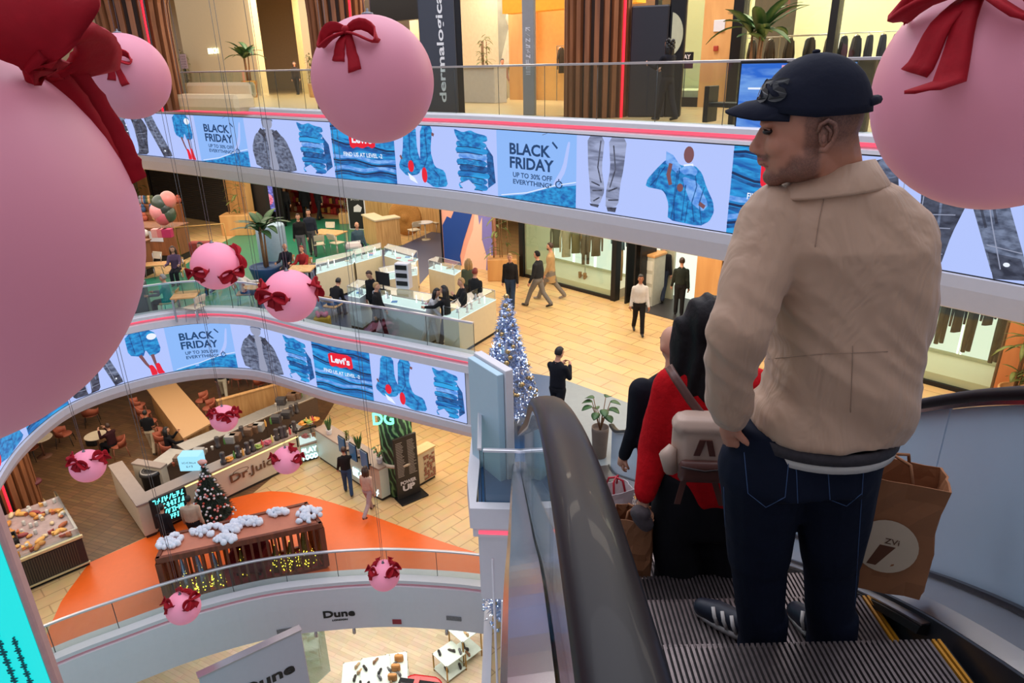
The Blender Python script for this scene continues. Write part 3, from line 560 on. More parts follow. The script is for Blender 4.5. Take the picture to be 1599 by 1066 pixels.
# ---------------------------------------------------------------- people
SKIN=mat('skin_light',(205,150,122),.55,noise_amt=.05); SKIN2=mat('skin_tan',(168,112,84),.55,noise_amt=.05); EYEM=mat('eye_dark',(26,18,16),.3); LIPM=mat('lip',(150,80,76),.5)
HAIRB=mat('hair_black',(22,17,18),.5,noise_amt=.3,nscale=60); HAIRR=mat('hair_brown',(66,42,30),.5,noise_amt=.3,nscale=60); HAIRG=mat('hair_grey',(150,145,140),.6,noise_amt=.2,nscale=60); HAIRY=mat('hair_blond',(176,138,88),.5,noise_amt=.2,nscale=60); HAIRO=mat('hair_red',(132,48,34),.5,noise_amt=.2,nscale=60)
def cloth(name,c,r=.85): return mat('cloth_'+name,c,r,noise_amt=.1,nscale=14,bump=.25,spec=.2)
class Blob:
    def __init__(s,k=1.0): s.mb=MB(); s.k=k
    def cap(s,p0,p1,r0,r1,m,sx=1,n=14):       # tapered capsule
        r0*=s.k; r1*=s.k; p0,p1=Vector(p0),Vector(p1); d=(p1-p0); L=d.length; d=d/L if L>1e-6 else Vector((0,0,1)); a=Vector((1,0,0))-d*d.x
        a=a.normalized() if a.length>.1 else d.orthogonal().normalized(); b=d.cross(a); P=[];R=[]
        for k in (.985,.85,.5,0): P.append(p0-d*r0*k); R.append(r0*math.sqrt(1-k*k)+1e-4)
        for t in (.33,.66): P.append(p0.lerp(p1,t)); R.append(r0+(r1-r0)*t)
        for k in (0,.5,.85,.985): P.append(p1+d*r1*k); R.append(r1*math.sqrt(1-k*k)+1e-4)
        s.mb.loft([[p+a*(sx*r*math.cos(2*math.pi*i/n))+b*(r*math.sin(2*math.pi*i/n)) for i in range(n)] for p,r in zip(P,R)],m); return s
    def rings(s,R,m,n=20,M=None,p=2.0):            # (cx,cy,z,rx,ry)
        def pt(cx,cy,z,rx,ry,t):
            c,q=math.cos(t),math.sin(t); e=2/p
            return (cx+rx*math.copysign(abs(c)**e,c),cy+ry*math.copysign(abs(q)**e,q),z)
        s.mb.loft([[pt(*r,2*math.pi*i/n) for i in range(n)] for r in R],m,M=M); return s
    def ell(s,c,r,m,M=None,n=16,k=12):
        s.mb.sphere((0,0,0),1,n,k,m,(M if M is not None else Matrix.Identity(4))@Matrix.Translation(c)@Matrix.Diagonal((r[0],r[1],r[2],1))); return s
    def mesh(s,name,mats,vox=.018,smooth=3,parent=None,extra=None,disp=None,sub=0):
        n_src=len(s.mb.v); tree=kdtree.KDTree(len(s.mb.f)*1); src=[]
        for i,f in enumerate(s.mb.f):
            if len(f)>4: c=Vector((0,0,0)); 
            c=Vector((0,0,0))
            for j in f: c+=Vector(s.mb.v[j])
            src.append((c/len(f),s.mb.m[i]))
        # vertices too, for a denser lookup
        tree=kdtree.KDTree(len(src)+n_src)
        vm={}
        for f,m in zip(s.mb.f,s.mb.m):
            for j in f: vm[j]=m
        lst=[]
        for c,m in src: tree.insert(c,len(lst)); lst.append(m)
        for j in range(n_src): tree.insert(s.mb.v[j],len(lst)); lst.append(vm.get(j,0))
        tree.balance()
        o=s.mb.build('tmp',[],None); md=o.modifiers.new('r','REMESH'); md.mode='VOXEL'; md.voxel_size=vox; md.use_smooth_shade=True
        if smooth: sm=o.modifiers.new('s','SMOOTH'); sm.factor=.5; sm.iterations=smooth
        dg=bpy.context.evaluated_depsgraph_get(); me=bpy.data.meshes.new_from_object(o.evaluated_get(dg)); bpy.data.objects.remove(o)
        me.name=name; me.materials.clear()
        for k in mats: me.materials.append(k)
        mi=[lst[tree.find(p.center)[1]] for p in me.polygons]; me.polygons.foreach_set('material_index',mi); me.polygons.foreach_set('use_smooth',[True]*len(mi))
        if disp:
            nn=[v.normal.copy() for v in me.vertices]
            for v,nv in zip(me.vertices,nn): v.co+=nv*disp(v.co)
        if extra is not None and extra.v:
            bm=bmesh.new(); bm.from_mesh(me); tmp=bpy.data.meshes.new('x'); tmp.from_pydata(extra.v,[],extra.f); tmp.polygons.foreach_set('material_index',extra.m); tmp.polygons.foreach_set('use_smooth',[True]*len(extra.f)); bm.from_mesh(tmp); bm.to_mesh(me); bm.free(); bpy.data.meshes.remove(tmp)
        me.update(); ob=bpy.data.objects.new(name,me); COL.objects.link(ob)
        if parent is not None: ob.parent=parent
        return ob
def hand(ex,wrist,d,palm,s,m,curl=.5,side=1,flip=1):
    """five bent fingers and a thumb: d along the hand, palm = direction the palm faces"""
    d=d.normalized(); palm=(palm-d*palm.dot(d)).normalized(); x=d.cross(palm)*side
    base=wrist+d*.085*s
    ex.tube([wrist+d*.0*s,wrist+d*.045*s,wrist+d*.09*s],[.024*s,.033*s,.028*s],8,m)
    for i,(off,L) in enumerate(((-.027,.072),(-.009,.08),(.009,.074),(.026,.058))):
        a=base+x*off*s; c=curl*(1+.12*i); p1=a+(d*math.cos(c*.6)+palm*math.sin(c*.6))*L*.45*s; p2=p1+(d*math.cos(c*1.5)+palm*math.sin(c*1.5))*L*.32*s; p3=p2+(d*math.cos(c*2.3)+palm*math.sin(c*2.3))*L*.25*s
        ex.tube([a-d*.015*s,p1,p2,p3],[.0095*s,.009*s,.008*s,.0065*s],6,m)
    a=wrist+d*.03*s-x*.025*s; ex.tube([a,a+(d*.6-x*.75+palm*.25).normalized()*.035*s,a+(d*.85-x*.6+palm*.5).normalized()*.065*s],[.013*s,.011*s,.008*s],6,m)
def person(loc,heading,label,H=1.7,top=(40,40,44),bot=(50,50,56),shoe=(30,28,28),hair='short',hc='k',skin=0,legs=((12,0),(-12,10)),arms=((8,8,15),(-8,8,15)),lean=0,sit=False,coat=0,sleeve=True,head=(0,0),vox=None,group=None,wide=1,beard=False,name='person'):
    """loc = feet (or point under the seat); heading 0 looks away (+Y), 90 looks to -X"""
    s=H/1.75; cn=lambda c:'_'.join(map(str,c))
    mats=[SKIN2 if skin else SKIN,cloth(cn(top),top),cloth(cn(bot),bot),mat('shoe_'+cn(shoe),shoe,.5),EYEM,LIPM]
    root=empty(name,loc,math.radians(heading),label,'person',group)
    B=Blob(); ex=MB(); rad=math.radians
    hip=Vector((0,0,.50*s if sit else .93*s))
    if not sit:                              # keep the lower foot on the ground
        low=min(-(.44*math.cos(rad(h))+.43*math.cos(rad(h-k))) for h,k in legs); hip.z=(-low+.085)*s
    Lm=Matrix.Translation(hip)@Matrix.Rotation(rad(-lean),4,'X')
    w=wide
    B.rings([(0,-.005,-.09*s,.135*s*w,.105*s*w),(0,0,-.01*s,.163*s*w,.12*s*w),(0,0,.045*s,.13*s*w,.09*s*w)],2,M=Lm)
    B.rings([(0,0,.04*s,.168*s*w,.125*s*w),(0,0,.2*s,.158*s*w,.12*s*w),(0,.01*s,.34*s,.178*s*w,.13*s*w),(0,0,.44*s,.165*s*w,.11*s*w),(0,-.005*s,.50*s,.12*s*w,.085*s),(0,-.01*s,.55*s,.07*s,.06*s)],1,M=Lm)
    if coat and not sit: B.rings([(0,0,-coat*s,.20*s*w,.15*s*w),(0,0,0,.18*s*w,.135*s*w),(0,0,.15*s,.16*s*w,.12*s*w)],1,M=Lm)
    P=lambda x,y,z:Lm@Vector((x*s,y*s,z*s))
    B.cap(P(0,-.01,.50),P(0,.01,.60),.058*s,.052*s,0)
    Hm=Lm@Matrix.Translation((0,.015*s,.60*s))@Matrix.Rotation(rad(head[0]),4,'Z')@Matrix.Rotation(rad(-head[1]+lean*.5),4,'X')
    B.ell((0,.01*s,.115*s),(.075*s,.093*s,.105*s),0,Hm); B.ell((0,.045*s,.055*s),(.052*s,.052*s,.06*s),0,Hm); B.ell((0,.105*s,.085*s),(.012*s,.02*s,.024*s),0,Hm)
    for sx in (-1,1):
        B.ell((sx*.077*s,.0,.09*s),(.012*s,.02*s,.03*s),0,Hm)
        ex.sphere((0,0,0),1,6,4,4,Hm@Matrix.Translation((sx*.032*s,.088*s,.115*s))@Matrix.Diagonal((.014*s,.008*s,.007*s,1)))
        ex.sphere((0,0,0),1,6,4,4,Hm@Matrix.Translation((sx*.032*s,.09*s,.135*s))@Matrix.Diagonal((.02*s,.006*s,.004*s,1)))
    ex.sphere((0,0,0),1,8,4,5,Hm@Matrix.Translation((0,.097*s,.045*s))@Matrix.Diagonal((.024*s,.008*s,.007*s,1)))
    for sx,(hp,kn) in zip((-1,1),legs):
        a=hip+Vector((sx*.085*s,0,-.03*s)); d1=Vector((0,math.sin(rad(hp)),-math.cos(rad(hp)))); k=a+d1*.42*s
        d2=Vector((0,math.sin(rad(hp-kn)),-math.cos(rad(hp-kn)))); an=k+d2*.40*s
        B.cap(a,k,.095*s*w,.072*s,2); B.cap(k,an,.07*s,.062*s,2)
        ft=Vector((0,math.cos(rad((hp-kn)*.5)),math.sin(rad((hp-kn)*.5)) if hp-kn<-15 else 0)); sole=an+Vector((0,0,-.045*s))
        B.cap(sole-ft*.03*s,sole+ft*.15*s+Vector((0,0,-.008*s)),.042*s,.035*s,3,1.1)
    for sx,(sw,ab,el) in zip((-1,1),arms):
        S=P(sx*.165*w,0,.435); Rm=(Lm.to_3x3()@Matrix.Rotation(rad(sw),3,'X')); d1=Rm@Vector((sx*math.sin(rad(ab)),0,-math.cos(rad(ab))))
        e=S+d1*.28*s; R2=Lm.to_3x3()@Matrix.Rotation(rad(sw+el),3,'X'); inward=-sx*min(1,max(0,el-50)/70)*.6
        d2=(R2@Vector((sx*math.sin(rad(ab)),0,-math.cos(rad(ab))))+Lm.to_3x3()@Vector((inward,0,0))).normalized(); wr=e+d2*.25*s
        B.cap(S,e,.064*s*w,.052*s,1); B.cap(e,wr,.05*s,.042*s if sleeve else .03*s,1 if sleeve else 0)
        hand(ex,wr,d2,Lm.to_3x3()@Vector((-sx,0,.001)),s,0,.5,sx)
    vox=vox or .02
    body=B.mesh('body',mats,vox*s,3,root,ex)
    hm={'k':HAIRB,'b':HAIRR,'g':HAIRG,'y':HAIRY,'r':HAIRO}.get(hc) or cloth('hat_'+cn(hc),hc)
    if hair!='bald':
        mb=MB(); n=18; rings=[]
        for j in range(9):
            v=math.pi*j/8*.62; rings.append([(math.sin(v)*math.cos(t)*.084*s,(.005+math.sin(v)*math.sin(t)*.103)*s,(.118+math.cos(v)*.115)*s) if not(math.sin(t)>.1 and j>4) else (math.sin(math.pi*.5*.62)*math.cos(t)*.08*s,(.0+math.sin(v)*math.sin(t)*.085)*s,(.118+math.cos(math.pi/8*4*.62)*.11)*s) for t in [2*math.pi*i/n for i in range(n)]])
        rings[0]=[(p[0]+.002*math.cos(i),p[1]+.002*math.sin(i),p[2]) for i,p in enumerate(rings[0])]
        mb.loft(rings,0,M=Hm)
        if hair in('long','curly'):
            for q in ((-.05,-.04),(0,-.065),(.05,-.04),(-.07,-.01),(.07,-.01)): mb.tube([Hm@Vector((q[0]*s,q[1]*s,.16*s)),Hm@Vector((q[0]*1.15*s,(q[1]-.015)*s,.05*s)),Hm@Vector((q[0]*1.2*s,(q[1]-.02)*s,-.07*s)),Hm@Vector((q[0]*1.0*s,(q[1]-.015)*s,-.18*s))],[.035*s,.048*s,.042*s,.015*s],8)
        if hair=='curly':
            for k in range(26):
                t=k*2.4; mb.sphere((0,0,0),.04*s,6,4,0,Hm@Matrix.Translation((math.cos(t)*.085*s,-.02*s+math.sin(t)*.07*s-.02*s,(.0+.008*k)*s)))
        if hair=='pony': mb.tube([Hm@Vector((0,-.08*s,.15*s)),Hm@Vector((0,-.135*s,.10*s)),Hm@Vector((0,-.13*s,-.02*s)),Hm@Vector((0,-.11*s,-.12*s))],[.025*s,.035*s,.03*s,.008*s],8)
        if hair=='bun': mb.sphere((0,0,0),.045*s,8,6,0,Hm@Matrix.Translation((0,-.1*s,.17*s)))
        if hair=='cap': mb.box(-.06*s,.06*s,.07*s,.17*s,.14*s,.152*s,0,Hm)
        mb.build({'beanie':'beanie','cap':'cap'}.get(hair,'hair'),hm,root)
    if beard:
        mb=MB(); mb.sphere((0,0,0),1,10,6,0,Hm@Matrix.Translation((0,.058*s,.032*s))@Matrix.Diagonal((.055*s,.05*s,.04*s,1))); mb.build('beard',hm,root)
    return root
def foot(px,py,F): return G(px,py,F)
def headat(px,py,F,H):
    p=G(px,py,F+H); return Vector((p.x,p.y,F))
WALK=((28,8),(-18,22)); STAND=((3,0),(-3,0)); SITL=((88,88),(86,80))
PPL=[
 (foot(840,479,F2),60,'person in black puffer jacket and beanie walking past the lit clothes window',dict(H=1.78,top=(38,40,44),bot=(120,116,112),hair='beanie',hc=(30,30,34),legs=WALK,wide=1.1)),
 (foot(860,467,F2),75,'person in long beige coat walking beside the puffer jacket shopper',dict(H=1.85,top=(182,150,106),bot=(130,122,112),shoe=(150,140,130),hair='short',hc='b',legs=WALK,coat=.35,beard=True)),
 (foot(996,521,F2),178,'person in white hooded jacket and black leggings walking towards the escalator',dict(H=1.66,top=(205,202,200),bot=(28,27,30),hair='bun',legs=((16,4),(-14,16)),skin=1)),
 (foot(798,482,F2),170,'person in black with brown shoulder bag by the bare tan floor',dict(H=1.7,top=(34,32,34),bot=(48,66,92),hair='short',hc='y')),
 (headat(871,543,F2,1.78),-35,'person in black suit with folded arms behind the silver tree',dict(H=1.78,top=(26,28,36),bot=(24,26,32),hair='short',hc='k',arms=((28,4,105),(28,4,105)),head=(-15,12),vox=.015)),
 (foot(1032,468,F2),-20,'person in dark jacket entering the black shop doorway with head lowered',dict(H=1.85,top=(34,34,40),bot=(40,48,66),legs=WALK,hair='short',head=(0,20))),
 (foot(1059,492,F2),-10,'person in dark green top with white bag strap at the shop doorway',dict(H=1.68,top=(40,46,40),bot=(34,34,36),hair='bun',hc='b',legs=STAND)),
 (foot(474,405,F2),-160,'person in black sweatshirt with green print beside the bamboo cafe table',dict(H=1.76,top=(30,30,32),bot=(110,108,112),shoe=(220,218,214),hair='short',hc='b',legs=((14,4),(-8,6)))),
 (foot(490,399,F2),-165,'person in navy jacket walking close behind the green print sweatshirt',dict(H=1.82,top=(40,44,58),bot=(84,82,88),hair='short',hc='k',legs=((14,4),(-10,8)))),
 (headat(556,344,F2,1.74),-150,'older bald person in teal jumper by the bamboo counter',dict(H=1.74,top=(62,84,98),bot=(36,38,50),hair='bald',legs=WALK)),
 (headat(578,421,F2,1.68),150,'person in black behind the back jewellery counter, head bent down',dict(H=1.68,top=(26,26,28),bot=(30,30,34),hair='short',hc='b',head=(0,25))),
 (headat(586,441,F2,1.62),-100,'blond person in black sitting by the glass jewellery display',dict(H=1.62,top=(28,28,30),bot=(30,30,34),hair='short',hc='y')),
 (headat(668,446,F2,1.62),-110,'person in pale floral top leaning over the jewellery counter',dict(H=1.62,top=(190,190,194),bot=(200,196,190),hair='long',hc='k',lean=22,arms=((50,5,30),(50,5,30)))),
 (headat(694,446,F2,1.7),70,'person in black top with dark hair serving at the jewellery counter',dict(H=1.7,top=(26,26,30),bot=(28,28,32),hair='long',hc='k',arms=((55,5,30),(55,5,30)))),
 (headat(721,434,F2,1.72),110,'person in black jacket with hand on chin at the jewellery kiosk',dict(H=1.72,top=(32,32,34),bot=(120,124,140),hair='short',hc='y',arms=((30,5,120),(30,5,90)))),
 (headat(741,419,F2,1.72),-30,'red haired person in long black coat behind the jewellery kiosk',dict(H=1.72,top=(34,36,38),bot=(34,34,36),hair='short',hc='r',coat=.35)),
 (headat(731,404,F2,1.68),-10,'person with blond hair and olive jacket near the shop hoarding',dict(H=1.68,top=(84,92,72),bot=(60,60,62),hair='long',hc='y')),
 (foot(214,418,F2),10,'person in black top and khaki trousers beside the toy stall',dict(H=1.78,top=(30,28,30),bot=(122,112,96),hair='long',hc='b',legs=STAND)),
 (foot(222,404,F2),20,'person in long black jacket standing close to the toy stall shelves',dict(H=1.8,top=(22,22,26),bot=(26,26,32),hair='short',coat=.2)),
 (foot(186,425,F2),-60,'person in maroon top beside the toy stall counter',dict(H=1.7,top=(120,30,60),bot=(40,38,42),hair='long',hc='y')),
 (G(450,346,F2),-170,'person in dark clothes at the confectionery shop entrance',dict(H=1.72,top=(40,38,42),bot=(30,30,36),hair='short',hc='b')),
 (G(480,343,F2),30,'person in long black coat inside the red and gold shop',dict(H=1.8,top=(20,20,24),bot=(24,24,28),hair='short',coat=.3)),
 (G(500,343,F2),-30,'person in black jacket inside the shop with red shelves',dict(H=1.74,top=(26,26,30),bot=(30,30,34),hair='short')),
 (headat(312,378,F2,1.75),150,'person with dark hair partly hidden behind a pink globe',dict(H=1.75,top=(60,56,60),bot=(40,40,46),hair='short',hc='b')),
 (G(352,622,F1),20,'person in black hooded top behind the long cafe bar',dict(H=1.74,top=(26,26,30),bot=(176,168,150),hair='short',legs=WALK)),
 (G(241,706,F1),15,'staff member in black shirt with white print crossing the parquet floor',dict(H=1.66,top=(22,22,26),bot=(184,166,140),hair='short',legs=((18,4),(-14,22)),sleeve=False,skin=1)),
 (G(545,771,F1),15,'person in black top, jeans and pale coat ordering at the juice bar',dict(H=1.68,top=(32,30,32),bot=(52,76,110),shoe=(40,38,40),hair='short',hc='b',arms=((10,10,20),(60,10,30)))),
 (G(578,803,F1),-20,'person in pale pink top and tan waistcoat walking beside the juice bar',dict(H=1.68,top=(206,170,150),bot=(176,150,150),shoe=(84,44,30),hair='long',hc='b',legs=((20,5),(-22,28)))),
 (headat(250,788,F1,1.68),-5,'person in black holding a red coat in front of the neon sign',dict(H=1.68,top=(30,26,30),bot=(30,30,34),hair='short',hc='k')),
 (headat(292,775,F1,1.7),10,'person in beige padded jacket in front of the neon sign',dict(H=1.7,top=(196,170,148),bot=(30,30,34),hair='short',hc='k',wide=1.2,skin=1)),
]
for i,(l,h,lab,kw) in enumerate(PPL): person(l,h,lab,**kw)
# ---------------------------------------------------------------- shoppers on the escalator
JKT,nt,b,mp=nodes_mat('beige_jacket',.62); b.inputs['Base Color'].default_value=rgb((184,150,124)); b.inputs['Sheen Weight'].default_value=.15
w1=nt.nodes.new('ShaderNodeTexNoise'); w1.inputs['Scale'].default_value=5; w1.inputs['Detail'].default_value=3; w1.inputs['Distortion'].default_value=.8; mp.inputs['Scale'].default_value=(1.6,1.6,.7); nt.links.new(mp.outputs[0],w1.inputs[0])
bp=nt.nodes.new('ShaderNodeBump'); bp.inputs['Strength'].default_value=.5; bp.inputs['Distance'].default_value=.05; nt.links.new(w1.outputs['Fac'],bp.inputs['Height']); nt.links.new(bp.outputs['Normal'],b.inputs['Normal'])
SEAM_CREASE=mat('jacket_seam_crease',(162,134,112),.7); JEAN=cloth('dark_jeans',(13,20,38),.85); JEANL=mat('jean_stitch',(60,86,126),.8); CAPM=cloth('navy_cap',(22,26,42),.8); CAPD=mat('cap_emblem',(8,9,16),.5)
DARKSKIN=mat('darker_skin',(150,102,84),.6,noise_amt=.15,nscale=90); FADE=mat('hair_fade',(134,94,76),.6,noise_amt=.2,nscale=90); WHITEC=cloth('white_shirt',(214,208,200)); KNIT=mat('knit_hem',(58,52,56),.8,noise_amt=.3,nscale=80)
SKM=mat('skin_main',(184,124,98),.5,noise_amt=.06,nscale=20); SHOE=mat('navy_shoe',(22,28,44),.5); SOLE=mat('white_sole',(214,206,200),.5)
def fold(seed,amp):
    def f(p):
        q=Vector((p.x*5,p.y*5,p.z*2.2+p.x*2.5)); n=noise.noise(q+Vector((seed,0,0))); n2=noise.noise(q*2.3+Vector((0,seed,0)))
        return amp*(1-abs(n)*3.2)*.6+amp*.35*n2
    return f
man=empty('person',(1.0,1.88,tread(1.88)),0,'person in beige jacket, dark jeans and navy cap looking sideways from the escalator','person'); mo=Vector(man.location)
def L(px,py,D): return AY(px,py,D-YO)-mo
YO=.06; KR=1.12
DB=1.86
def bodyring(B,rows,m,ry,p=2.2,dy=0):
    R=[]
    for r in rows:
        a=L(r[0],r[2],r[4] if len(r)>4 else DB); b_=L(r[1],r[2],r[4] if len(r)>4 else DB); c=(a+b_)/2; R.append((c.x,c.y+dy,c.z,(b_.x-a.x)/2,r[3]*KR))
    R.sort(key=lambda t:-t[2]); B.rings(R[::-1],m,28,p=p)
ZT=mo.z
# jeans and shoes
B=Blob(KR)
bodyring(B,[(1150,1388,655,.125),(1140,1376,700,.14),(1132,1360,740,.145)],0,0)
B.cap(L(1188,728,DB),L(1182,870,DB+.03),.118,.088,0); B.cap(L(1182,870,DB+.03),L(1188,985,DB+.02),.082,.066,0)
B.cap(L(1302,728,DB),L(1298,870,DB+.03),.118,.085,0); B.cap(L(1298,870,DB+.03),L(1297,985,DB+.02),.08,.064,0)
for (x,y) in ((1190,1000),(1298,1000)):
    q=L(x,y,DB+.02); B.rings([(q.x,q.y,.035,.080,.086),(q.x,q.y,.08,.078,.084),(q.x,q.y,.2,.073,.078)],0)
jn=B.mesh('jeans',[JEAN],.011,6,man,disp=fold(3,.008)); bmj=True
for tx,ang,nm,sy_ in ((1160,50,1,1.99),(1300,25,2,1.92)):
    q=L(tx,990,sy_); M=Matrix.Translation((q.x,q.y,0))@Matrix.Rotation(math.radians(ang),4,'Z')
    B=Blob(); B.cap((0,-.06,.045),(0,.10,.04),.045,.045,0); B.cap((0,.10,.04),(0,.16,.032),.047,.036,0); B.cap((0,-.05,.05),(0,-.03,.10),.043,.042,0); B.mb.v=[tuple(M@Vector(v)) for v in B.mb.v]
    ex=MB(); 
    sh=B.mesh('shoe',[SHOE],.008,2,man)
    mb=MB(); mb.loft([[M@Vector((.047*math.cos(t)*(1 if math.sin(t)<0 else .95),.045+ .15*math.sin(t),z)) for t in [2*math.pi*i/20 for i in range(20)]] for z in (.002,.026)],0); s_=mb.build('sole',SOLE,sh)
    mb=MB()
    for k in range(3): mb.tube([M@Vector((-.046,.01+.035*k,.03)),M@Vector((-.047,.025+.035*k,.06)),M@Vector((-.03,.04+.035*k,.085))],.007,5)
    mb.build('stripe',SOLE,sh)
# jacket: torso, sleeves
B=Blob(KR)
bodyring(B,[(1262,1352,268,.085,1.84),(1222,1398,292,.115,1.84),(1186,1436,328,.14,1.85),(1172,1450,372,.165,1.85),(1186,1446,440,.17),(1204,1436,520,.172),(1198,1420,600,.176),(1178,1402,655,.174)],0,0,2.3)
B.cap(L(1210,345,1.82),L(1152,515,1.70),.085,.068,0); B.cap(L(1152,515,1.70),L(1136,640,1.80),.070,.054,0)
B.cap(L(1402,368,1.86),L(1404,510,1.92),.085,.066,0); B.cap(L(1404,510,1.92),L(1376,632,2.10),.066,.05,0)
FJ=fold(1,.010)
def jd(p):
    # long diagonal pull folds from the armpits towards the hem and a deep crease by the near elbow
    t=p.x*.75+(p.z-1.0)*.9; d=.015*math.sin(t*20+2.2*noise.noise(Vector((p.x*3,p.y*3,p.z*3))))*max(0,min(1,(1.45-p.z)*2.2))
    u=p.x*.62+p.z*.78; w=-p.x*.78+p.z*.62; r_=noise.noise(Vector((u*17,w*3.2,p.y*4))); r2=noise.noise(Vector((u*30+7,w*5,p.y*6)))
    k=.35+.65*max(0,min(1,(1.5-p.z)*2)); return FJ(p)*.6+d*.7+k*(.012*(.25-abs(r_))*1.6+.004*r2)
jk=B.mesh('jacket',[JKT],.009,3,man,disp=jd)
# hems
def hemring(rows,m,name,h,grow=0,parent=man):
    mb=MB(); a=L(rows[0],rows[2],DB); b_=L(rows[1],rows[2],DB); c=(a+b_)/2; rx=(b_.x-a.x)/2+grow; ry=rows[3]*KR+grow
    mb.loft([[(c.x+(rx+g)*math.cos(t),c.y+(ry+g)*math.sin(t),c.z+z) for t in [2*math.pi*i/40 for i in range(40)]] for z,g in ((-h/2,-.004),(-h/2,.004),(h/2,.004),(h/2,-.004))],0,False,False); return mb.build(name,m,parent)
hemring((1163,1394,668,.165),KNIT,'knit_hem',.035); hemring((1167,1388,681,.158),WHITEC,'shirt_hem',.035)
# collar
mb=MB(); cn=L(1300,262,1.84); C=[]
fw=Vector((-.62,.78,0)).normalized(); sd=Vector((.78,.62,0)).normalized()
for i in range(25):
    t=math.radians(-150+300*i/24); dirv=(-fw*math.cos(t)+sd*math.sin(t)); rr=.082; back=(1+math.cos(t))/2
    top=cn+dirv*rr*.95+Vector((0,0,.045*back-.02)); mid=cn+dirv*(rr+.012)+Vector((0,0,.05*back-.022)); out=cn+dirv*(rr+.055+.03*(1-back))+Vector((0,0,-.03-.05*(1-back))); inn=cn+dirv*(rr+.02)+Vector((0,0,-.045-.02*(1-back)))
    C.append([top,mid,out,out+Vector((0,0,-.008)),inn,cn+dirv*(rr*.9)+Vector((0,0,-.05))])
mb.loft(C,0,True,True); mb.build('collar',JKT,jk)
# seams down the sleeve and yoke, a crease shaded in by a darker line
from mathutils.bvhtree import BVHTree
bv=BVHTree.FromObject(jk,bpy.context.evaluated_depsgraph_get())
eyeL=Vector((0,0,ZC))-mo
def on(bvh,px,py,lift=.001):
    d=ray(px,py).normalized(); h=bvh.ray_cast(eyeL,d); return (h[0]-d*lift) if h[0] is not None else None
def seam_crease(bvh,pts,r,m,name,parent):
    P=[]
    for (a,b_) in zip(pts,pts[1:]):
        for k in range(8):
            q=on(bvh,a[0]+(b_[0]-a[0])*k/8,a[1]+(b_[1]-a[1])*k/8)
            if q is not None: P.append(q)
    if len(P)>2: return MB().tube(P,r,5).build(name,m,parent)
bj=BVHTree.FromObject(jn,bpy.context.evaluated_depsgraph_get())
for pts in ([(1162,706),(1168,770),(1196,792),(1226,776),(1232,716)],[(1292,718),(1296,780),(1322,790),(1346,770),(1350,712)],[(1240,700),(1244,740),(1246,792)],[(1130,760),(1134,860),(1146,960)],[(1346,770),(1340,860),(1334,960)]): seam_crease(bj,pts,.0013,JEANL,'stitching',jn)
for pts in ([(1292,285),(1280,340),(1272,392)],[(1332,540),(1330,600),(1328,650)],[(1200,560),(1290,552),(1400,548)]): seam_crease(bv,pts,.0013,SEAM_CREASE,'seam_crease',jk)  # the horizontal line paints the shade of a cloth crease
# neck, head
Hc=L(1262,200,1.80); fwd=Vector((-.93,.33,-.10)).normalized(); lat=Vector((0,0,1)).cross(fwd).normalized(); upv=fwd.cross(lat); HM=Matrix(((fwd.x,lat.x,upv.x,Hc.x),(fwd.y,lat.y,upv.y,Hc.y),(fwd.z,lat.z,upv.z,Hc.z),(0,0,0,1)))@Matrix.Scale(1.07,4)
B=Blob()
B.ell((-.012,0,.03),(.103,.08,.108),0,HM,24,16); B.ell((.035,0,-.03),(.062,.062,.085),0,HM,20,14); B.ell((.068,0,-.102),(.03,.032,.024),0,HM); B.ell((.02,.0,-.085),(.065,.055,.035),0,HM)
for s_ in (-1,1): B.ell((.0,s_*.048,-.07),(.035,.022,.035),0,HM); B.ell((.062,s_*.036,-.028),(.032,.028,.03),0,HM); B.ell((.086,s_*.03,.022),(.018,.028,.012),0,HM)
B.cap(HM@Vector((.094,0,.008)),HM@Vector((.117,0,-.034)),.010,.0125,0); B.ell((.107,.011,-.040),(.014,.009,.009),0,HM); B.ell((.107,-.011,-.040),(.014,.009,.009),0,HM)
B.ell((.094,0,-.062),(.016,.026,.016),0,HM); B.ell((.097,0,-.059),(.013,.022,.006),3,HM); B.ell((.094,0,-.071),(.013,.020,.006),3,HM)
B.cap(HM@Vector((-.045,0,-.03)),cn+Vector((0,0,.0)),.064,.070,0,1); B.cap(HM@Vector((-.02,0,-.06)),cn+Vector((0,0,-.05)),.058,.068,0)
wr=L(1138,650,1.84); hand(B.mb,wr,Vector((.28,.12,-1)),Vector((1,.2,0)),1.08,0,.6,-1); wr2=L(1384,668,2.10); hand(B.mb,wr2,Vector((0,.15,-1)),Vector((-1,0,0)),1.08,0,1.5,1)
shl,shr=L(1215,345,1.83),L(1400,368,1.86)     # body under the jacket
B.cap(cn+Vector((0,0,-.03)),cn+Vector((0,.0,-.34)),.066,.09,0); B.cap(shl,shr,.05,.05,0); B.cap(shl,L(1152,515,1.70),.045,.035,0); B.cap(L(1152,515,1.70),wr,.034,.026,0); B.cap(shr,L(1404,510,1.92),.045,.035,0); B.cap(L(1404,510,1.92),wr2,.034,.026,0)
ex=MB()
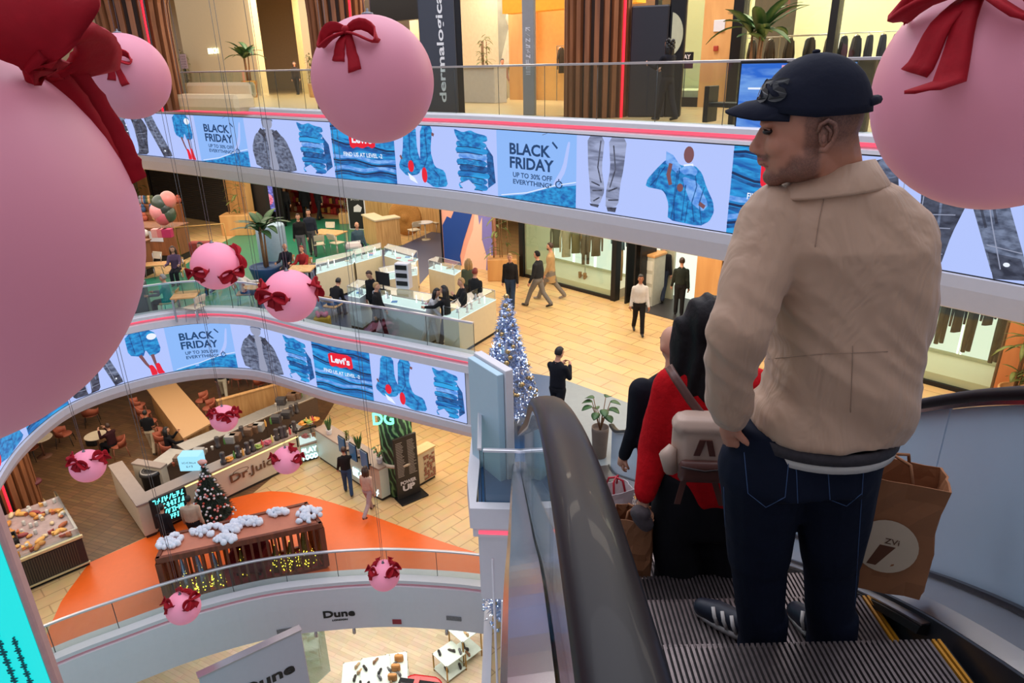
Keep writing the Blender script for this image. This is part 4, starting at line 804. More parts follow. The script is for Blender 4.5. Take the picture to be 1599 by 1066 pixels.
for s_ in (-1,1):
    ex.sphere((0,0,0),1,10,6,4,HM@Matrix.Translation((.086,s_*.033,.004))@Matrix.Diagonal((.012,.014,.008,1)))
    ex.tube([HM@Vector((.092,s_*.014,.022)),HM@Vector((.094,s_*.030,.027)),HM@Vector((.082,s_*.050,.022))],[.004,.0055,.002],6,5)
    ex.tube([HM@Vector((.094,s_*.018,.009)),HM@Vector((.094,s_*.033,.013)),HM@Vector((.082,s_*.048,.008))],.0025,5,1)
    # ear
    E=HM@Matrix.Translation((-.030,s_*.078,-.010))@Matrix.Rotation(s_*.25,4,'Z')@Matrix.Scale(.88,4)
    P=[(.012,0,-.034),(-.002,s_*.006,-.036),(-.014,s_*.012,-.018),(-.021,s_*.016,.004),(-.017,s_*.017,.024),(-.002,s_*.014,.034),(.014,s_*.009,.026),(.018,s_*.004,.008)]
    ex.tube([E@Vector(p) for p in P],[.008,.0085,.006,.0055,.0055,.006,.005,.004],8,0); ex.tube([E@Vector(p) for p in [(-.008,s_*.01,-.015),(-.01,s_*.013,.008),(.002,s_*.01,.022)]],.0045,6,0)
    ex.sphere((0,0,0),1,12,8,0,E@Matrix.Translation((-.002,s_*.002,-.002))@Matrix.Diagonal((.018,.006,.032,1))); ex.sphere((0,0,0),1,8,6,1,E@Matrix.Translation((.004,s_*.007,-.008))@Matrix.Diagonal((.006,.003,.011,1)))  # darker skin colour paints the shade inside the ear hollow
hd=B.mesh('head_dummy',[SKM,DARKSKIN,FADE,LIPM,EYEM,HAIRB],.0055,3,None,ex)
iv=HM.inverted()
def sm(x,a,b): t=max(0,min(1,(x-a)/(b-a))); return t*t*(3-2*t)
at=hd.data.attributes.new('hair_shade','FLOAT','POINT')
for i,v in enumerate(hd.data.vertices):
    q=iv@v.co; n=noise.noise(q*60)*.006; z=q.z+n; x=q.x+n; line=-.050-.034*sm(x,.02,.075)
    beard=sm(-z,-line-.008,-line+.012)*sm(x,-.035,-.012)*sm(z,-.155,-.12)*.85
    tache=sm(x,.075,.088)*sm(z,-.066,-.058)*(1-sm(z,-.050,-.044))*.9
    burn=sm(x,-.03,-.018)*(1-sm(x,.004,.018))*sm(z,-.075,-.05)*(1-sm(z,.05,.06))*.8
    fade=(1-sm(x,-.03,-.005))*sm(z,-.075+.3*max(0,x+.06),-.01)*.9+(1-sm(x,.0,.05))*sm(z,.0,.03)*.6
    at.data[i].value=max(0,min(1,max(beard,tache,burn,fade)))
mt=SKM.node_tree; bs_=mt.nodes['Principled BSDF']; src=bs_.inputs['Base Color'].links[0].from_socket; an_=mt.nodes.new('ShaderNodeAttribute'); an_.attribute_name='hair_shade'; nz=mt.nodes.new('ShaderNodeTexNoise'); nz.inputs['Scale'].default_value=260; mu=mt.nodes.new('ShaderNodeMath'); mu.operation='MULTIPLY'; ad=mt.nodes.new('ShaderNodeMath'); ad.operation='MULTIPLY_ADD'; ad.inputs[1].default_value=.8; ad.inputs[2].default_value=.42
mt.links.new(nz.outputs['Fac'],ad.inputs[0]); mt.links.new(an_.outputs['Fac'],mu.inputs[0]); mt.links.new(ad.outputs[0],mu.inputs[1]); mx_=mt.nodes.new('ShaderNodeMix'); mx_.data_type='RGBA'; mt.links.new(mu.outputs[0],mx_.inputs['Factor']); mt.links.new(src,mx_.inputs['A']); mx_.inputs['B'].default_value=rgb((78,50,42)); mt.links.new(mx_.outputs['Result'],bs_.inputs['Base Color'])
hd.name='body'; hd.parent=man
# cap
mb=MB(); n=28; Rg=[]
for j in range(11):
    v=math.pi/2*min(j/9.6,1.03); Rg.append([HM@Vector((-.012+math.sin(v)*.119*math.cos(t)*(1.0),math.sin(v)*.094*math.sin(t),.022+.018+math.cos(v)*.118+.018*max(0,math.cos(t))*(j>6)-.010*max(0,(j-6)/4)*(1-math.cos(t))*.5)) for t in [2*math.pi*i/n for i in range(n)]])
Rg[0]=[p+(Rg[1][i]-p)*.05 for i,p in enumerate(Rg[0])]; Rg.append([HM@Vector((-.012+.108*math.cos(t),.084*math.sin(t),.028+.018*max(0,math.cos(t)))) for t in [2*math.pi*i/n for i in range(n)]])
mb.loft(Rg,0,True,True); mb.sphere((0,0,0),1,8,5,0,HM@Matrix.Translation((-.012,0,.16))@Matrix.Diagonal((.009,.009,.005,1)))
cp=mb.build('cap',CAPM,man)
mb=MB(); Rg=[]
for i in range(13):
    u=-1+2*i/12; a=u*.078; base=.10*math.sqrt(max(0,1-(a/.09)**2))-.012; tipx=base+.088*math.sqrt(max(0,1-abs(u)**2.6))+.004; drop=-.022*u*u
    Rg.append([HM@Vector((base-.012,a,.075+drop)),HM@Vector(((base+tipx)/2,a,.076+drop*1.1-.004)),HM@Vector((tipx,a,.057+drop*1.3)),HM@Vector((tipx,a,.052+drop*1.3)),HM@Vector(((base+tipx)/2,a,.069+drop*1.1-.004)),HM@Vector((base-.012,a,.060+drop))])
mb.loft(Rg,0,True,True); mb.build('brim',CAPM,cp)
mb=MB(); mb.tube([HM@Vector((-.115,-.035,.045)),HM@Vector((-.138,0,.047)),HM@Vector((-.115,.035,.045))],.011,8); mb.build('strap',CAPM,cp)
vs,fs=text_geo('BOSS',.03); x0=min(v[0] for v in vs);x1=max(v[0] for v in vs);y0=min(v[1] for v in vs);y1=max(v[1] for v in vs); vv=[]
def cappt(az,el,k): return HM@Vector((-.012+k*.119*math.cos(el)*math.cos(az),k*.092*math.cos(el)*math.sin(az),.040+k*.118*math.sin(el)))
mb=MB()
for k0,inv in ((1.075,0),(1.0,1)): mb.add([cappt(-(1.0-2.0*(1-(v[0]-x0)/(x1-x0))) if 0 else (1.05-2.1*(1-(v[0]-x0)/(x1-x0))),.22+.42*(v[1]-y0)/(y1-y0),k0) for v in vs],[tuple(reversed(f)) if inv else f for f in fs],0)
mb.build('emblem',CAPD,cp)
def bag(px,py,D,wpx,hm,dep,rz,m,label,top_tilt=0,name='paper_bag',w=None,handle=None,hmat=None,crease=.012):
    p=AY(px,py,D); w=w or wpx; r=empty(name,p,math.radians(rz),label,'bag'); mb=MB(); R=[]; rr=random.Random(int(px)); n=6
    def ring(z,k,c):
        P=[]
        for (x0_,y0_,x1_,y1_) in ((-1,-1,1,-1),(1,-1,1,1),(1,1,-1,1),(-1,1,-1,-1)):
            for i in range(n):
                t=i/n; x=(x0_+(x1_-x0_)*t); y=(y0_+(y1_-y0_)*t); bulge=c*math.sin(math.pi*t)
                P.append((x*w/2*k+(bulge*w*.06)*(x if x0_==x1_ else 0)+rr.uniform(-1,1)*crease,y*dep/2*k*(1+ (c*.3*math.sin(math.pi*t) if y0_==y1_ else 0))+rr.uniform(-1,1)*crease,z+rr.uniform(-1,1)*crease*.5))
        return P
    for j in range(8): R.append(ring(hm*j/7,.97+.03*math.sin(j),.6-.3*j/7))
    inner=[[(x*.96,y*.96,z) for x,y,z in q] for q in reversed(R[2:])]
    mb.loft(R+inner,0,True,True,False); mb.build('paper_body',m,r)
    if handle:
        for sy in (-1,1):
            h=MB(); h.tube([(-w*.2,sy*dep*.45,hm-.01),(-w*.16,sy*dep*.25,hm+handle*.8),(0,0,hm+handle),(w*.16,sy*dep*.25,hm+handle*.8),(w*.2,sy*dep*.45,hm-.01)],.006,6); h.build('handle',hmat or m,r)
    return r
KRAFT=mat('kraft_paper',(150,98,62),.75,noise_amt=.1,nscale=6,bump=.2); KRAFTI=mat('kraft_dark',(96,56,34),.8); LOGO=mat('bag_logo',(206,186,160),.6); WB=mat('white_bag',(224,214,214),.6); REDP=mat('red_print',(190,20,44),.5)
bg=bag(1352,896,2.06,0,.46,.15,-24,KRAFT,'large brown paper bag with round pale logo hanging behind the man\'s legs',w=.36,handle=.06,crease=.006)
mb=MB(); M=T(.03,-.083,.20,0,math.pi/2); mb.add([(.10*math.cos(t),.11*math.sin(t),.006) for t in [2*math.pi*i/32 for i in range(32)]],[tuple(range(32))],0,M=M); lg=mb.build('logo',LOGO,bg)
mb=MB(); mb.text('ZVi',T(.045,-.0905,.215,0,math.pi/2),.022,0,.001); mb.add([(-.02,0,.0),(.03,.0,.0),(-.02,-.09,.0),(-.05,-.09,.0)],[(0,1,2,3)],0,M=T(.03,-.0895,.205,0,math.pi/2)); mb.build('lettering',KRAFTI,lg)
# woman in red
YO=.06; KR=1.05
wm=empty('person',(.98,2.66,tread(2.66)),0,'person in bright red jumper and black trousers, one step below the beige jacket','person'); mo=Vector(wm.location)
REDK=mat('red_jumper',(196,16,26),.9,noise_amt=.12,nscale=40,bump=.3,spec=.15); BLK=cloth('black_trousers',(22,21,26))
B=Blob(KR); DB=2.68
bodyring(B,[(1062,1150,560,.08),(1040,1190,585,.12),(1028,1198,620,.145),(1032,1195,680,.15),(1038,1195,730,.155),(1048,1195,765,.15)],0,0)
B.cap(L(1052,605,2.68),L(1022,700,2.70),.085,.07,0); B.cap(L(1022,700,2.70),L(1008,768,2.62),.07,.045,0)
B.cap(L(1175,605,2.68),L(1200,700,2.70),.085,.07,0); B.cap(L(1200,700,2.70),L(1190,768,2.75),.07,.045,0)
B.mesh('jumper',[REDK],.014,3,wm,disp=fold(6,.010))
B=Blob(); bodyring(B,[(1028,1180,730,.13),(1020,1180,780,.14),(1022,1175,820,.13)],0,0)
for x in (1055,1125):
    q=L(x,800,DB); e=L(x,918,DB-.02); B.rings([(e.x,e.y,.03,.11,.12),(e.x,e.y,.25,.105,.11),(q.x,q.y,q.z-.1,.11,.12),(q.x,q.y,q.z+.05,.11,.12)],0)
B.mesh('trousers',[BLK],.014,3,wm,disp=fold(9,.006))
for x in (1060,1125):
    q=L(x,915,DB); B=Blob(); B.cap((q.x,q.y-.07,.04),(q.x,q.y+.12,.035),.04,.035,0); B.mesh('shoe',[mat('black_shoe',(20,20,22),.4)],.012,2,wm)
ex=MB(); B=Blob(); w_=L(1006,776,2.61); hand(B.mb,w_,Vector((-.1,.1,-1)),Vector((1,0,0)),.95,0,1.3,-1); w2=L(1192,775,2.76); hand(B.mb,w2,Vector((0,.1,-1)),Vector((-1,0,0)),.95,0,.6,1)
hc=L(1104,508,2.68); cw=hc+Vector((0,0,-.3)); B.cap(hc+Vector((0,0,-.2)),cw+Vector((0,0,-.2)),.07,.09,0); s1,s2=L(1056,605,2.68),L(1172,605,2.68); B.cap(s1,s2,.045,.045,0); B.cap(s1,L(1022,700,2.70),.04,.03,0); B.cap(L(1022,700,2.70),w_,.03,.024,0); B.cap(s2,L(1200,700,2.70),.04,.03,0); B.cap(L(1200,700,2.70),w2,.03,.024,0); B.ell(hc,(.078,.095,.11),0); B.ell(hc+Vector((0,.06,-.05)),(.05,.05,.06),0); B.ell(hc+Vector((0,.105,-.02)),(.012,.02,.022),0); B.cap(hc+Vector((0,0,-.08)),hc+Vector((0,0,-.24)),.05,.06,0)
for s_ in (-1,1): ex.sphere((0,0,0),1,8,5,1,Matrix.Translation(hc+Vector((s_*.032,.09,.0)))@Matrix.Diagonal((.014,.008,.008,1)))
ex.sphere((0,0,0),1,8,5,2,Matrix.Translation(hc+Vector((0,.108,-.065)))@Matrix.Diagonal((.024,.008,.007,1)))
B.mesh('body',[SKIN,EYEM,LIPM],.008,2,wm,ex)
B=Blob(); B.ell(hc+Vector((0,-.015,.02)),(.105,.115,.118),0)
for x,y,z in ((-.07,-.03,-.20),(-.04,-.075,-.25),(.0,-.09,-.26),(.04,-.075,-.25),(.07,-.03,-.2),(-.085,.0,-.15),(.085,0,-.15)): B.cap(hc+Vector((x,y*.6,.0)),hc+Vector((x*1.35,y*1.3,z)),.052,.035,0)
B.mesh('hair',[mat('hair_dark_long',(20,13,17),.6,noise_amt=.3,nscale=45,bump=.2,spec=.25)],.012,2,wm,disp=lambda p:.006*math.sin(p.x*95+3*noise.noise(p*9)))
MB().tube([(w_+Vector((.028*math.cos(t),.028*math.sin(t),-.005))) for t in [2*math.pi*i/12 for i in range(13)]],.004,5).build('bracelet',mat('silver',(200,200,205),.3,1),wm)
# backpack
bk=empty('backpack',AY(1092,738,2.38),math.radians(-6),'small cream backpack with brown leather pocket worn over the red jumper','backpack')
CRE=mat('cream_leather',(198,170,152),.5,noise_amt=.05,bump=.1); BRN=mat('brown_leather',(92,54,46),.45,noise_amt=.1,bump=.1)
B=Blob(); B.mb.bbox(-.12,.12,-.06,.06,.0,.27,.05,0); B.mb.bbox(-.125,.125,-.065,.05,.19,.262,.03,0); B.mesh('bag_body',[CRE],.009,4,bk)
B=Blob(); B.mb.bbox(-.10,.11,-.095,-.05,.005,.10,.02,0); B.mesh('front_pocket',[BRN],.008,3,bk)
MB().tube([(-.09,-.098,.085),(0,-.1,.07),(.1,-.098,.085)],.004,6).build('zip',mat('zip_dark',(40,26,24),.4),bk)
MB().tube([(-.115,-.02,.02),(-.135,-.03,.10),(-.115,-.02,.13)],[.03,.035,.02],8).build('side_pocket',CRE,bk)
for s_ in (-1,1): MB().loft([[(s_*.03-.012,-.064,.12),(s_*.03+.012,-.064,.12),(s_*.03+.012,-.070,.12),(s_*.03-.012,-.070,.12)],[(s_*.012-.012,-.066,.19),(s_*.012+.012,-.066,.19),(s_*.012+.012,-.072,.19),(s_*.012-.012,-.072,.19)]],0,smooth=False).build('tie',BRN,bk)
for x in (-.06,.05): MB().loft([[(x-.012,-.03,.0),(x+.012,-.03,.0),(x+.012,-.026,.0),(x-.012,-.026,.0)],[(x-.002+(x*.6),-.05,-.12),(x+.022+(x*.6),-.05,-.12),(x+.022+x*.6,-.046,-.12),(x-.002+x*.6,-.046,-.12)]],0,smooth=False).build('hanging_strap',BRN,bk)
iv=bk.matrix_basis.inverted(); o_=Matrix.Translation(bk.location)@Matrix.Rotation(math.radians(-6),4,'Z'); iv=o_.inverted()
S=[iv@AY(x,y,D) for x,y,D in ((1044,572,2.56),(1056,592,2.46),(1078,625,2.43),(1096,648,2.40),(1112,660,2.37),(1124,662,2.34))]
mb=MB(); ribbon(mb,S,[Vector((.014,.0,.010))]*len(S),.003); mb.build('shoulder_strap',BRN,bk)
# bald man
fl=A(1058,700,3.2); bz=tread(3.2); ht=A(1052,526,3.2).z-bz
person((fl.x-.02,3.2,bz),14,'bald person in black zipped jacket, lowest of the three people on the escalator',H=ht,top=(20,22,32),bot=(30,34,48),hair='bald',arms=((6,5,12),(8,5,10)),vox=.014,wide=1.28,head=(0,8))
b2=bag(986,884,2.60,0,.30,.12,-12,KRAFT,'crumpled brown paper bag held by the person in the red jumper',w=.17,handle=.03,crease=.006)
b3=bag(958,832,2.95,0,.28,.10,20,WB,'white carrier bag with red print held by the bald person',w=.16,handle=.06,hmat=REDP,crease=.004)
MB().box(-.06,.06,-.056,-.051,.05,.2,0).build('print',REDP,b3)
GRF=mat('grey_fabric',(84,74,76),.9,noise_amt=.2,nscale=30,bump=.4); B=Blob(); q=AY(1000,800,2.52); B.ell((0,0,0),(.045,.035,.03),0); B.cap((.0,0,-.02),(.03,0,-.06),.035,.03,0); g=B.mesh('folded_hat',[GRF],.01,2,None,disp=fold(2,.01)); g.location=q; tag(g,'grey knitted hat bundled on top of the crumpled brown paper bag','hat')
# ---------------------------------------------------------------- furniture and shop builders
WOODL=wood_mat('light_wood',(196,140,82),(222,170,108),(1,1,.15)); WOODD=wood_mat('slat_wood',(112,66,40),(150,92,56),(3,3,.3)); BAMB=wood_mat('bamboo_wood',(186,140,86),(220,178,120),(6,6,.4))
YELL=mat('mustard_paint',(226,160,40),.6); REDN=glow('red_neon',(255,24,50),2.2); LEAF=mat('leaf_green',(62,100,52),.5,noise_amt=.25,nscale=6); LEAF2=mat('leaf_olive',(120,128,60),.55,noise_amt=.3,nscale=9); SOIL=mat('soil',(50,36,28),.9); TRUNKM=mat('trunk',(142,104,70),.8,noise_amt=.2,nscale=20)
LITW=glow('lit_white_panel',(236,246,226),1.15); LITS=glow('lit_strip',(255,255,244),2.2); SHOPG=glass('shop_glass',(240,246,240),.05); PALEW=mat('pale_shop_wall',(206,204,176),.7,noise_amt=.03); MANQ=mat('mannequin_white',(226,222,200),.4)
def leaf(mb,base,d,L,w,droop,m=0,n=6,cup=.15):
    d=Vector(d).normalized(); side=d.cross(Vector((0,0,1))); side=side.normalized() if side.length>.05 else Vector((1,0,0)); p=Vector(base); A_=[];
    for i in range(n+1):
        t=i/n; ww=w*math.sin(math.pi*min(.98,t*.9+.08))**.8; up=side.cross(d); A_.append([p-side*ww+up*ww*cup,p-side*ww*.1,p+side*.1*ww,p+side*ww+up*ww*cup,p+side*ww*.1-up*.004,p-side*ww*.1-up*.004]); d=(d+Vector((0,0,-droop/n))).normalized(); p=p+d*L/n
    mb.loft(A_,m)
def plant(loc,h,kind,label,pot,potc,rng,group=None):
    r=empty('potted_plant',loc,0,label,'plant',group)
    pr,ph=pot
    if kind=='hedge': MB().bbox(-pr,pr,-pr*.6,pr*.6,0,ph,.02).build('planter_box',potc,r)
    else: MB().lathe([(pr*.75,0),(pr*.8,.02),(pr,ph*.9),(pr,ph),(pr*.9,ph),(pr*.88,ph*.9)],n=20).build('pot',potc,r)
    MB().lathe([(.01,ph*.88),(pr*(.85 if kind!='hedge' else .55),ph*.885)],n=12,cap=True).build('soil',SOIL,r)
    mb=MB(); tr=MB()
    if kind=='banana':
        for k in range(3):
            a=k*2.1+rng.random(); x,y=.08*math.cos(a),.08*math.sin(a); hh=h*rng.uniform(.5,.65); tr.tube([(x,y,ph*.8),(x*1.4,y*1.4,ph+hh*.5),(x*1.8,y*1.8,ph+hh)],[.045,.035,.02],7)
            for j in range(6): b=a+j*1.05+rng.random()*.5; el=rng.uniform(.5,1.6); leaf(mb,(x*1.8,y*1.8,ph+hh*rng.uniform(.8,1)),(math.cos(b),math.sin(b),el),h*rng.uniform(.32,.5),h*.06,rng.uniform(.6,1.4))
    elif kind=='monstera':
        for j in range(11):
            b=j*2.4; q=(math.cos(b)*h*.3,math.sin(b)*h*.3,ph+h*rng.uniform(.5,1)); tr.tube([(0,0,ph*.85),(q[0]*.5,q[1]*.5,ph+h*.4),q],.008,5); leaf(mb,q,(math.cos(b),math.sin(b),.2),h*.38,h*.15,.9)
    elif kind=='snake':
        for j in range(12): b=j*2.4; leaf(mb,(math.cos(b)*pr*.4,math.sin(b)*pr*.4,ph*.85),(math.cos(b)*.25,math.sin(b)*.25,1),h*rng.uniform(.6,1),h*.06,.05)
    else:
        for j in range(46 if kind=='hedge' else 60):
            x=rng.uniform(-1,1)*pr*.8; y=rng.uniform(-1,1)*pr*.5; z=ph+h*rng.random(); a=rng.random()*6.3; leaf(mb,(x*.6,y*.6,z),(math.cos(a),math.sin(a),rng.uniform(.1,1.2)),h*rng.uniform(.12,.24),h*.014+.012,rng.uniform(.5,1.8),0,4)
        for j in range(5): x=rng.uniform(-.6,.6)*pr; tr.tube([(x,0,ph*.8),(x*1.1,.05,ph+h*.9)],.014,5)
    if tr.v: tr.build('stem',TRUNKM,r)
    mb.build('foliage',LEAF2 if kind in('hedge','bamboo') else LEAF,r); return r
def garment(name,parent,M,h,w,m,kind='top'):
    mb=MB()
    if kind=='top':
        mb.loft([[M@Vector((x*w*k,y*.05,z*h)) for x,y in ((-1,0),(-.6,-1),(.6,-1),(1,0),(.6,1),(-.6,1))] for k,z in ((.25,0),(.45,-.04),(.62,-.12),(.6,-.4),(.56,-.7),(.6,-1))],0)
        for s in (-1,1): mb.tube([M@Vector((s*w*.5,0,-.08*h)),M@Vector((s*w*.78,0,-.45*h)),M@Vector((s*w*.8,0,-.85*h))],[w*.16,w*.14,w*.1],7)
    else:
        for s in (-1,1): mb.tube([M@Vector((s*w*.22,0,0)),M@Vector((s*w*.3,0,-.5*h)),M@Vector((s*w*.3,0,-h))],[w*.26,w*.24,w*.2],7)
    return mb.build(name,m,parent)
def gtone(c): return cloth('_'.join(map(str,c)),c)
def chair(name='cafe_chair',seat=None,legm=None,hs=.45,back=.82,w=.44,round_=False):
    r=empty(name); seat=seat or WOODL; legm=legm or DARK
    if round_:
        MB().lathe([(w*.42,hs-.05),(w*.5,hs-.02),(w*.48,hs)],n=16).build('seat',seat,r)
        mb=MB(); R=[]
        for k in range(11):
            t=math.radians(-100+200*k/10); R.append([(w*.5*math.sin(t)*q,-w*.48*math.cos(t)*q,z) for q,z in ((1,hs-.02),(1.08,back*.98-.1*abs(math.sin(t))*1.4),(1.0,back-.1*abs(math.sin(t))*1.4),(.9,hs-.0))])
        mb.loft(R,0); mb.build('backrest',seat,r)
    else:
        mb=MB(); mb.bbox(-w/2,w/2,-w/2,w/2,hs-.04,hs,.015); mb.build('seat',seat,r)
        mb=MB(); mb.loft([[(-w/2+.02,-w/2+.02-b,z),(w/2-.02,-w/2+.02-b,z),(w/2-.02,-w/2-b,z),(-w/2+.02,-w/2-b,z)] for z,b in ((hs+.14,.03),(back-.06,.08),(back,.09))],0,smooth=False); mb.build('backrest',seat,r)
    for sx in (-1,1):
        for sy in (-1,1):
            mb=MB(); mb.tube([(sx*w*.38,sy*w*.38,hs-.04),(sx*w*.46,sy*w*.48,0)],[.014,.011],6)
            if sy<0 and not round_: mb.tube([(sx*w*.42,-w*.46,hs-.04),(sx*w*.42,-w*.56,back-.05)],.013,6)
            mb.build('leg',legm,r)
    return r
def table(name,shape,w,d,h,top,legm,label,loc,rz=0,group=None):
    r=empty(name,loc,rz,label,'table',group)
    if shape=='round': MB().lathe([(w*.48,h-.035),(w*.5,h-.02),(w*.5,h-.005),(w*.495,h)],n=28,smooth=False).build('table_top',top,r); MB().lathe([(.03,.03),(.03,h-.03)],n=10).build('pedestal',legm,r); MB().lathe([(w*.3,0),(w*.3,.015),(.04,.03)],n=18).build('foot',legm,r)
    else:
        MB().bbox(-w/2,w/2,-d/2,d/2,h-.045,h,.008).build('table_top',top,r)
        for sx in (-1,1):
            for sy in (-1,1): MB().box(sx*(w/2-.05)-.025,sx*(w/2-.05)+.025,sy*(d/2-.05)-.025,sy*(d/2-.05)+.025,0,h-.045).build('leg',legm,r)
    return r
rng=random.Random(11)
# ---------------------------------------------------------------- outer shell of the mall
OW=mat('outer_wall',(190,165,130),.8,noise_amt=.04)
tag(MB().box(-40,30,48,48.2,0,ZC+9.6).build('wall_back',OW),kind='structure'); tag(MB().box(-40.2,-40,-6,48.2,0,ZC+9.6).build('wall_left',OW),kind='structure')
tag(MB().box(30,30.2,-6,48.2,0,ZC+9.6).build('wall_right',OW),kind='structure'); tag(MB().box(-40.2,30.2,-6.2,-6,0,ZC+9.6).build('wall_front',WHITE),kind='structure')
# ---------------------------------------------------------------- top floor shopfronts
SA=((-14.6,39.4),(12.6,13.3)); SAx=Vector((SA[1][0]-SA[0][0],SA[1][1]-SA[0][1],0)).normalized(); SAn=Vector((SAx.y,-SAx.x,0)); SA0=Vector((SA[0][0],SA[0][1],0))
def ua(px,py,S=None): q=Wl(px,py,SA[0],SA[1]); return (q-SA0).dot(SAx),q.z
def MA(u,off,z): p=SA0+SAx*u+SAn*off; return Matrix(((SAx.x,-SAn.x,0,p.x),(SAx.y,-SAn.y,0,p.y),(0,0,1,z),(0,0,0,1)))   # x along the front, y into the shop, z up
def onA(px0,px1,py=60): return ua(px0,py)[0],ua(px1,py)[0]
H3=ZC+4.2
def wallseg(name,px0,px1,m,z0=F3,z1=H3,y0=0,y1=.3,kind='structure'):
    a,b=onA(px0,px1); o=MB().box(0,b-a,y0,y1,0,z1-z0,0,MA(a,0,z0)).build(name,m); return tag(o,kind=kind) if kind else o
# back walls and floors of the shops
wallseg('wall_shop',-80,290,PALEW,y0=3.5,y1=3.7); wallseg('wall_cream',288,402,mat('cream_upper',(232,206,158),.7,noise_amt=.02),y0=-.2,y1=.2); wallseg('wall_shop',400,500,mat('shop_yellow_wall',(240,214,150),.7),y0=2.2,y1=2.4)
wallseg('wall_cream',478,505,CREAM,y0=-.2,y1=.3); wallseg('wall_shop',575,760,mat('beige_shop_wall',(196,180,150),.7),y0=2.2,y1=2.4); wallseg('wall_wood',757,796,WOODL,y0=1.2,y1=1.4); wallseg('wall_yellow',790,845,mat('peach_wall',(238,182,104),.7),y0=1.4,y1=1.6)
wallseg('wall_shop',840,1000,mat('dark_shop_wall',(92,72,54),.7),y0=2.2,y1=2.4); wallseg('wall_shop',1000,1120,mat('sage_wall',(196,200,166),.7,noise_amt=.02),y0=1.8,y1=2.0); wallseg('wall_wood',1101,1148,WOODL,y0=-.15,y1=.3); wallseg('wall_shop',1140,1700,PALEW,y0=4,y1=4.2)
wallseg('wall_fascia',795,1000,YELL,z0=ZC+1.55,z1=H3,y0=-.3,y1=.2); wallseg('wall_fascia',585,660,DARK,z0=ZC+1.65,z1=H3,y0=-.1,y1=.2)
tag(MB().box(0,onA(-60,1700)[1]-onA(-60,1700)[0],-.2,8,0,.12,0,MA(onA(-60,1700)[0],0,H3)).build('ceiling',WHITE),kind='structure')
wallseg('trim_frame',1147,1163,DARK,y0=-.2,y1=.1); wallseg('trim_frame',1296,1308,DARK,y0=-.2,y1=.1); wallseg('trim_frame',1026,1031,DARK,y0=-.2,y1=0)
wallseg('trim_base',1030,1101,DARK,z1=F3+.25,y0=-.12,y1=.1); wallseg('floor_plinth',1031,1101,PALEW,z1=F3+.42,y0=0,y1=1.7)
for a,b in ((1031,1101),(1164,1296),(1309,1480)):
    u0,u1=onA(a,b); tag(MB().box(0,u1-u0,-.02,.0,0,H3-F3-.3,0,MA(u0,0,F3+.2)).build('window_pane',SHOPG),kind='structure')
# slatted columns with red neon
def slat_column(px,D,r,label,flare=True,neon=None,zf=F3,top=ZC+4,n=22,py=100):
    p=A(px,py,D); root=empty('slatted_column',(p.x,p.y,zf),0,label,'column'); hh=top-zf; fr=lambda z:r*(1+(1.1*max(0,(z-hh*.55)/(hh*.45))**2 if flare else 0))
    MB().lathe([(fr(hh*k/12)*.9,hh*k/12) for k in range(13)],n=24).build('core',mat('column_core',(58,36,26),.8),root)
    for i in range(n):
        a=2*math.pi*i/n; mb=MB(); R=[]
        for k in range(9):
            z=hh*k/8; q=fr(z); c,s=math.cos(a),math.sin(a); w=.045*r/.6; R.append([(q*c*e-s*w*f,q*s*e+c*w*f,z) for e,f in ((.88,-1),(1.04,-1),(1.04,1),(.88,1))])
        mb.loft(R,0,smooth=False).build('slat',WOODD,root)
    if neon is not None:
        q=A(neon,py,D)-Vector((p.x,p.y,100)); 
        dx=(neon-px)/FPX*D; ang=math.atan2(-math.sqrt(max(.01,r*r-dx*dx)),dx); mb=MB(); mb.tube([(fr(hh*k/8)*1.07*math.cos(ang),fr(hh*k/8)*1.07*math.sin(ang),hh*k/8) for k in range(9)],.03,8); mb.build('neon_tube',REDN,root)
    return root
slat_column(932,17.6,.74,'brown slatted column with red neon line beside the black display totem',False,962); slat_column(533,23,.8,'brown slatted column flaring upwards behind the large pink globe',True,557); slat_column(222,27.5,1.05,'brown slatted column flaring into an arch near the cream wall',True,250)
# dark pillar with vertical lettering
u0,u1=onA(655,713); pl=empty('brand_pillar',MA((u0+u1)/2,-1.2,F3).translation,0,'dark slate pillar with vertical white lettering','pillar sign')
SLATE=mat('slate_pillar',(54,58,70),.6,noise_amt=.04); D_=19.2; q0=A(657,90,D_);q1=A(713,90,D_); pl.location=((q0.x+q1.x)/2,(q0.y+q1.y)/2,F3); w=(q1-q0).length; ang=math.atan2(q1.y-q0.y,q1.x-q0.x); pl.rotation_euler=(0,0,ang)
MB().bbox(-w/2,w/2,0,.6,0,5.2,.02).build('shaft',SLATE,pl); mb=MB(); mb.text('dermalogica',Matrix(((0,-1,0,w*.22),(0,0,-1,-.004),(1,0,0,.32),(0,0,0,1))),.23,0,.008,2.55,.02,'LEFT'); mb.build('lettering',mat('white_letter',(225,225,228),.5),pl)
MB().bbox(w/2,w/2+.16,.05,.65,0,5.2,.01).build('black_edge',DARK,pl)
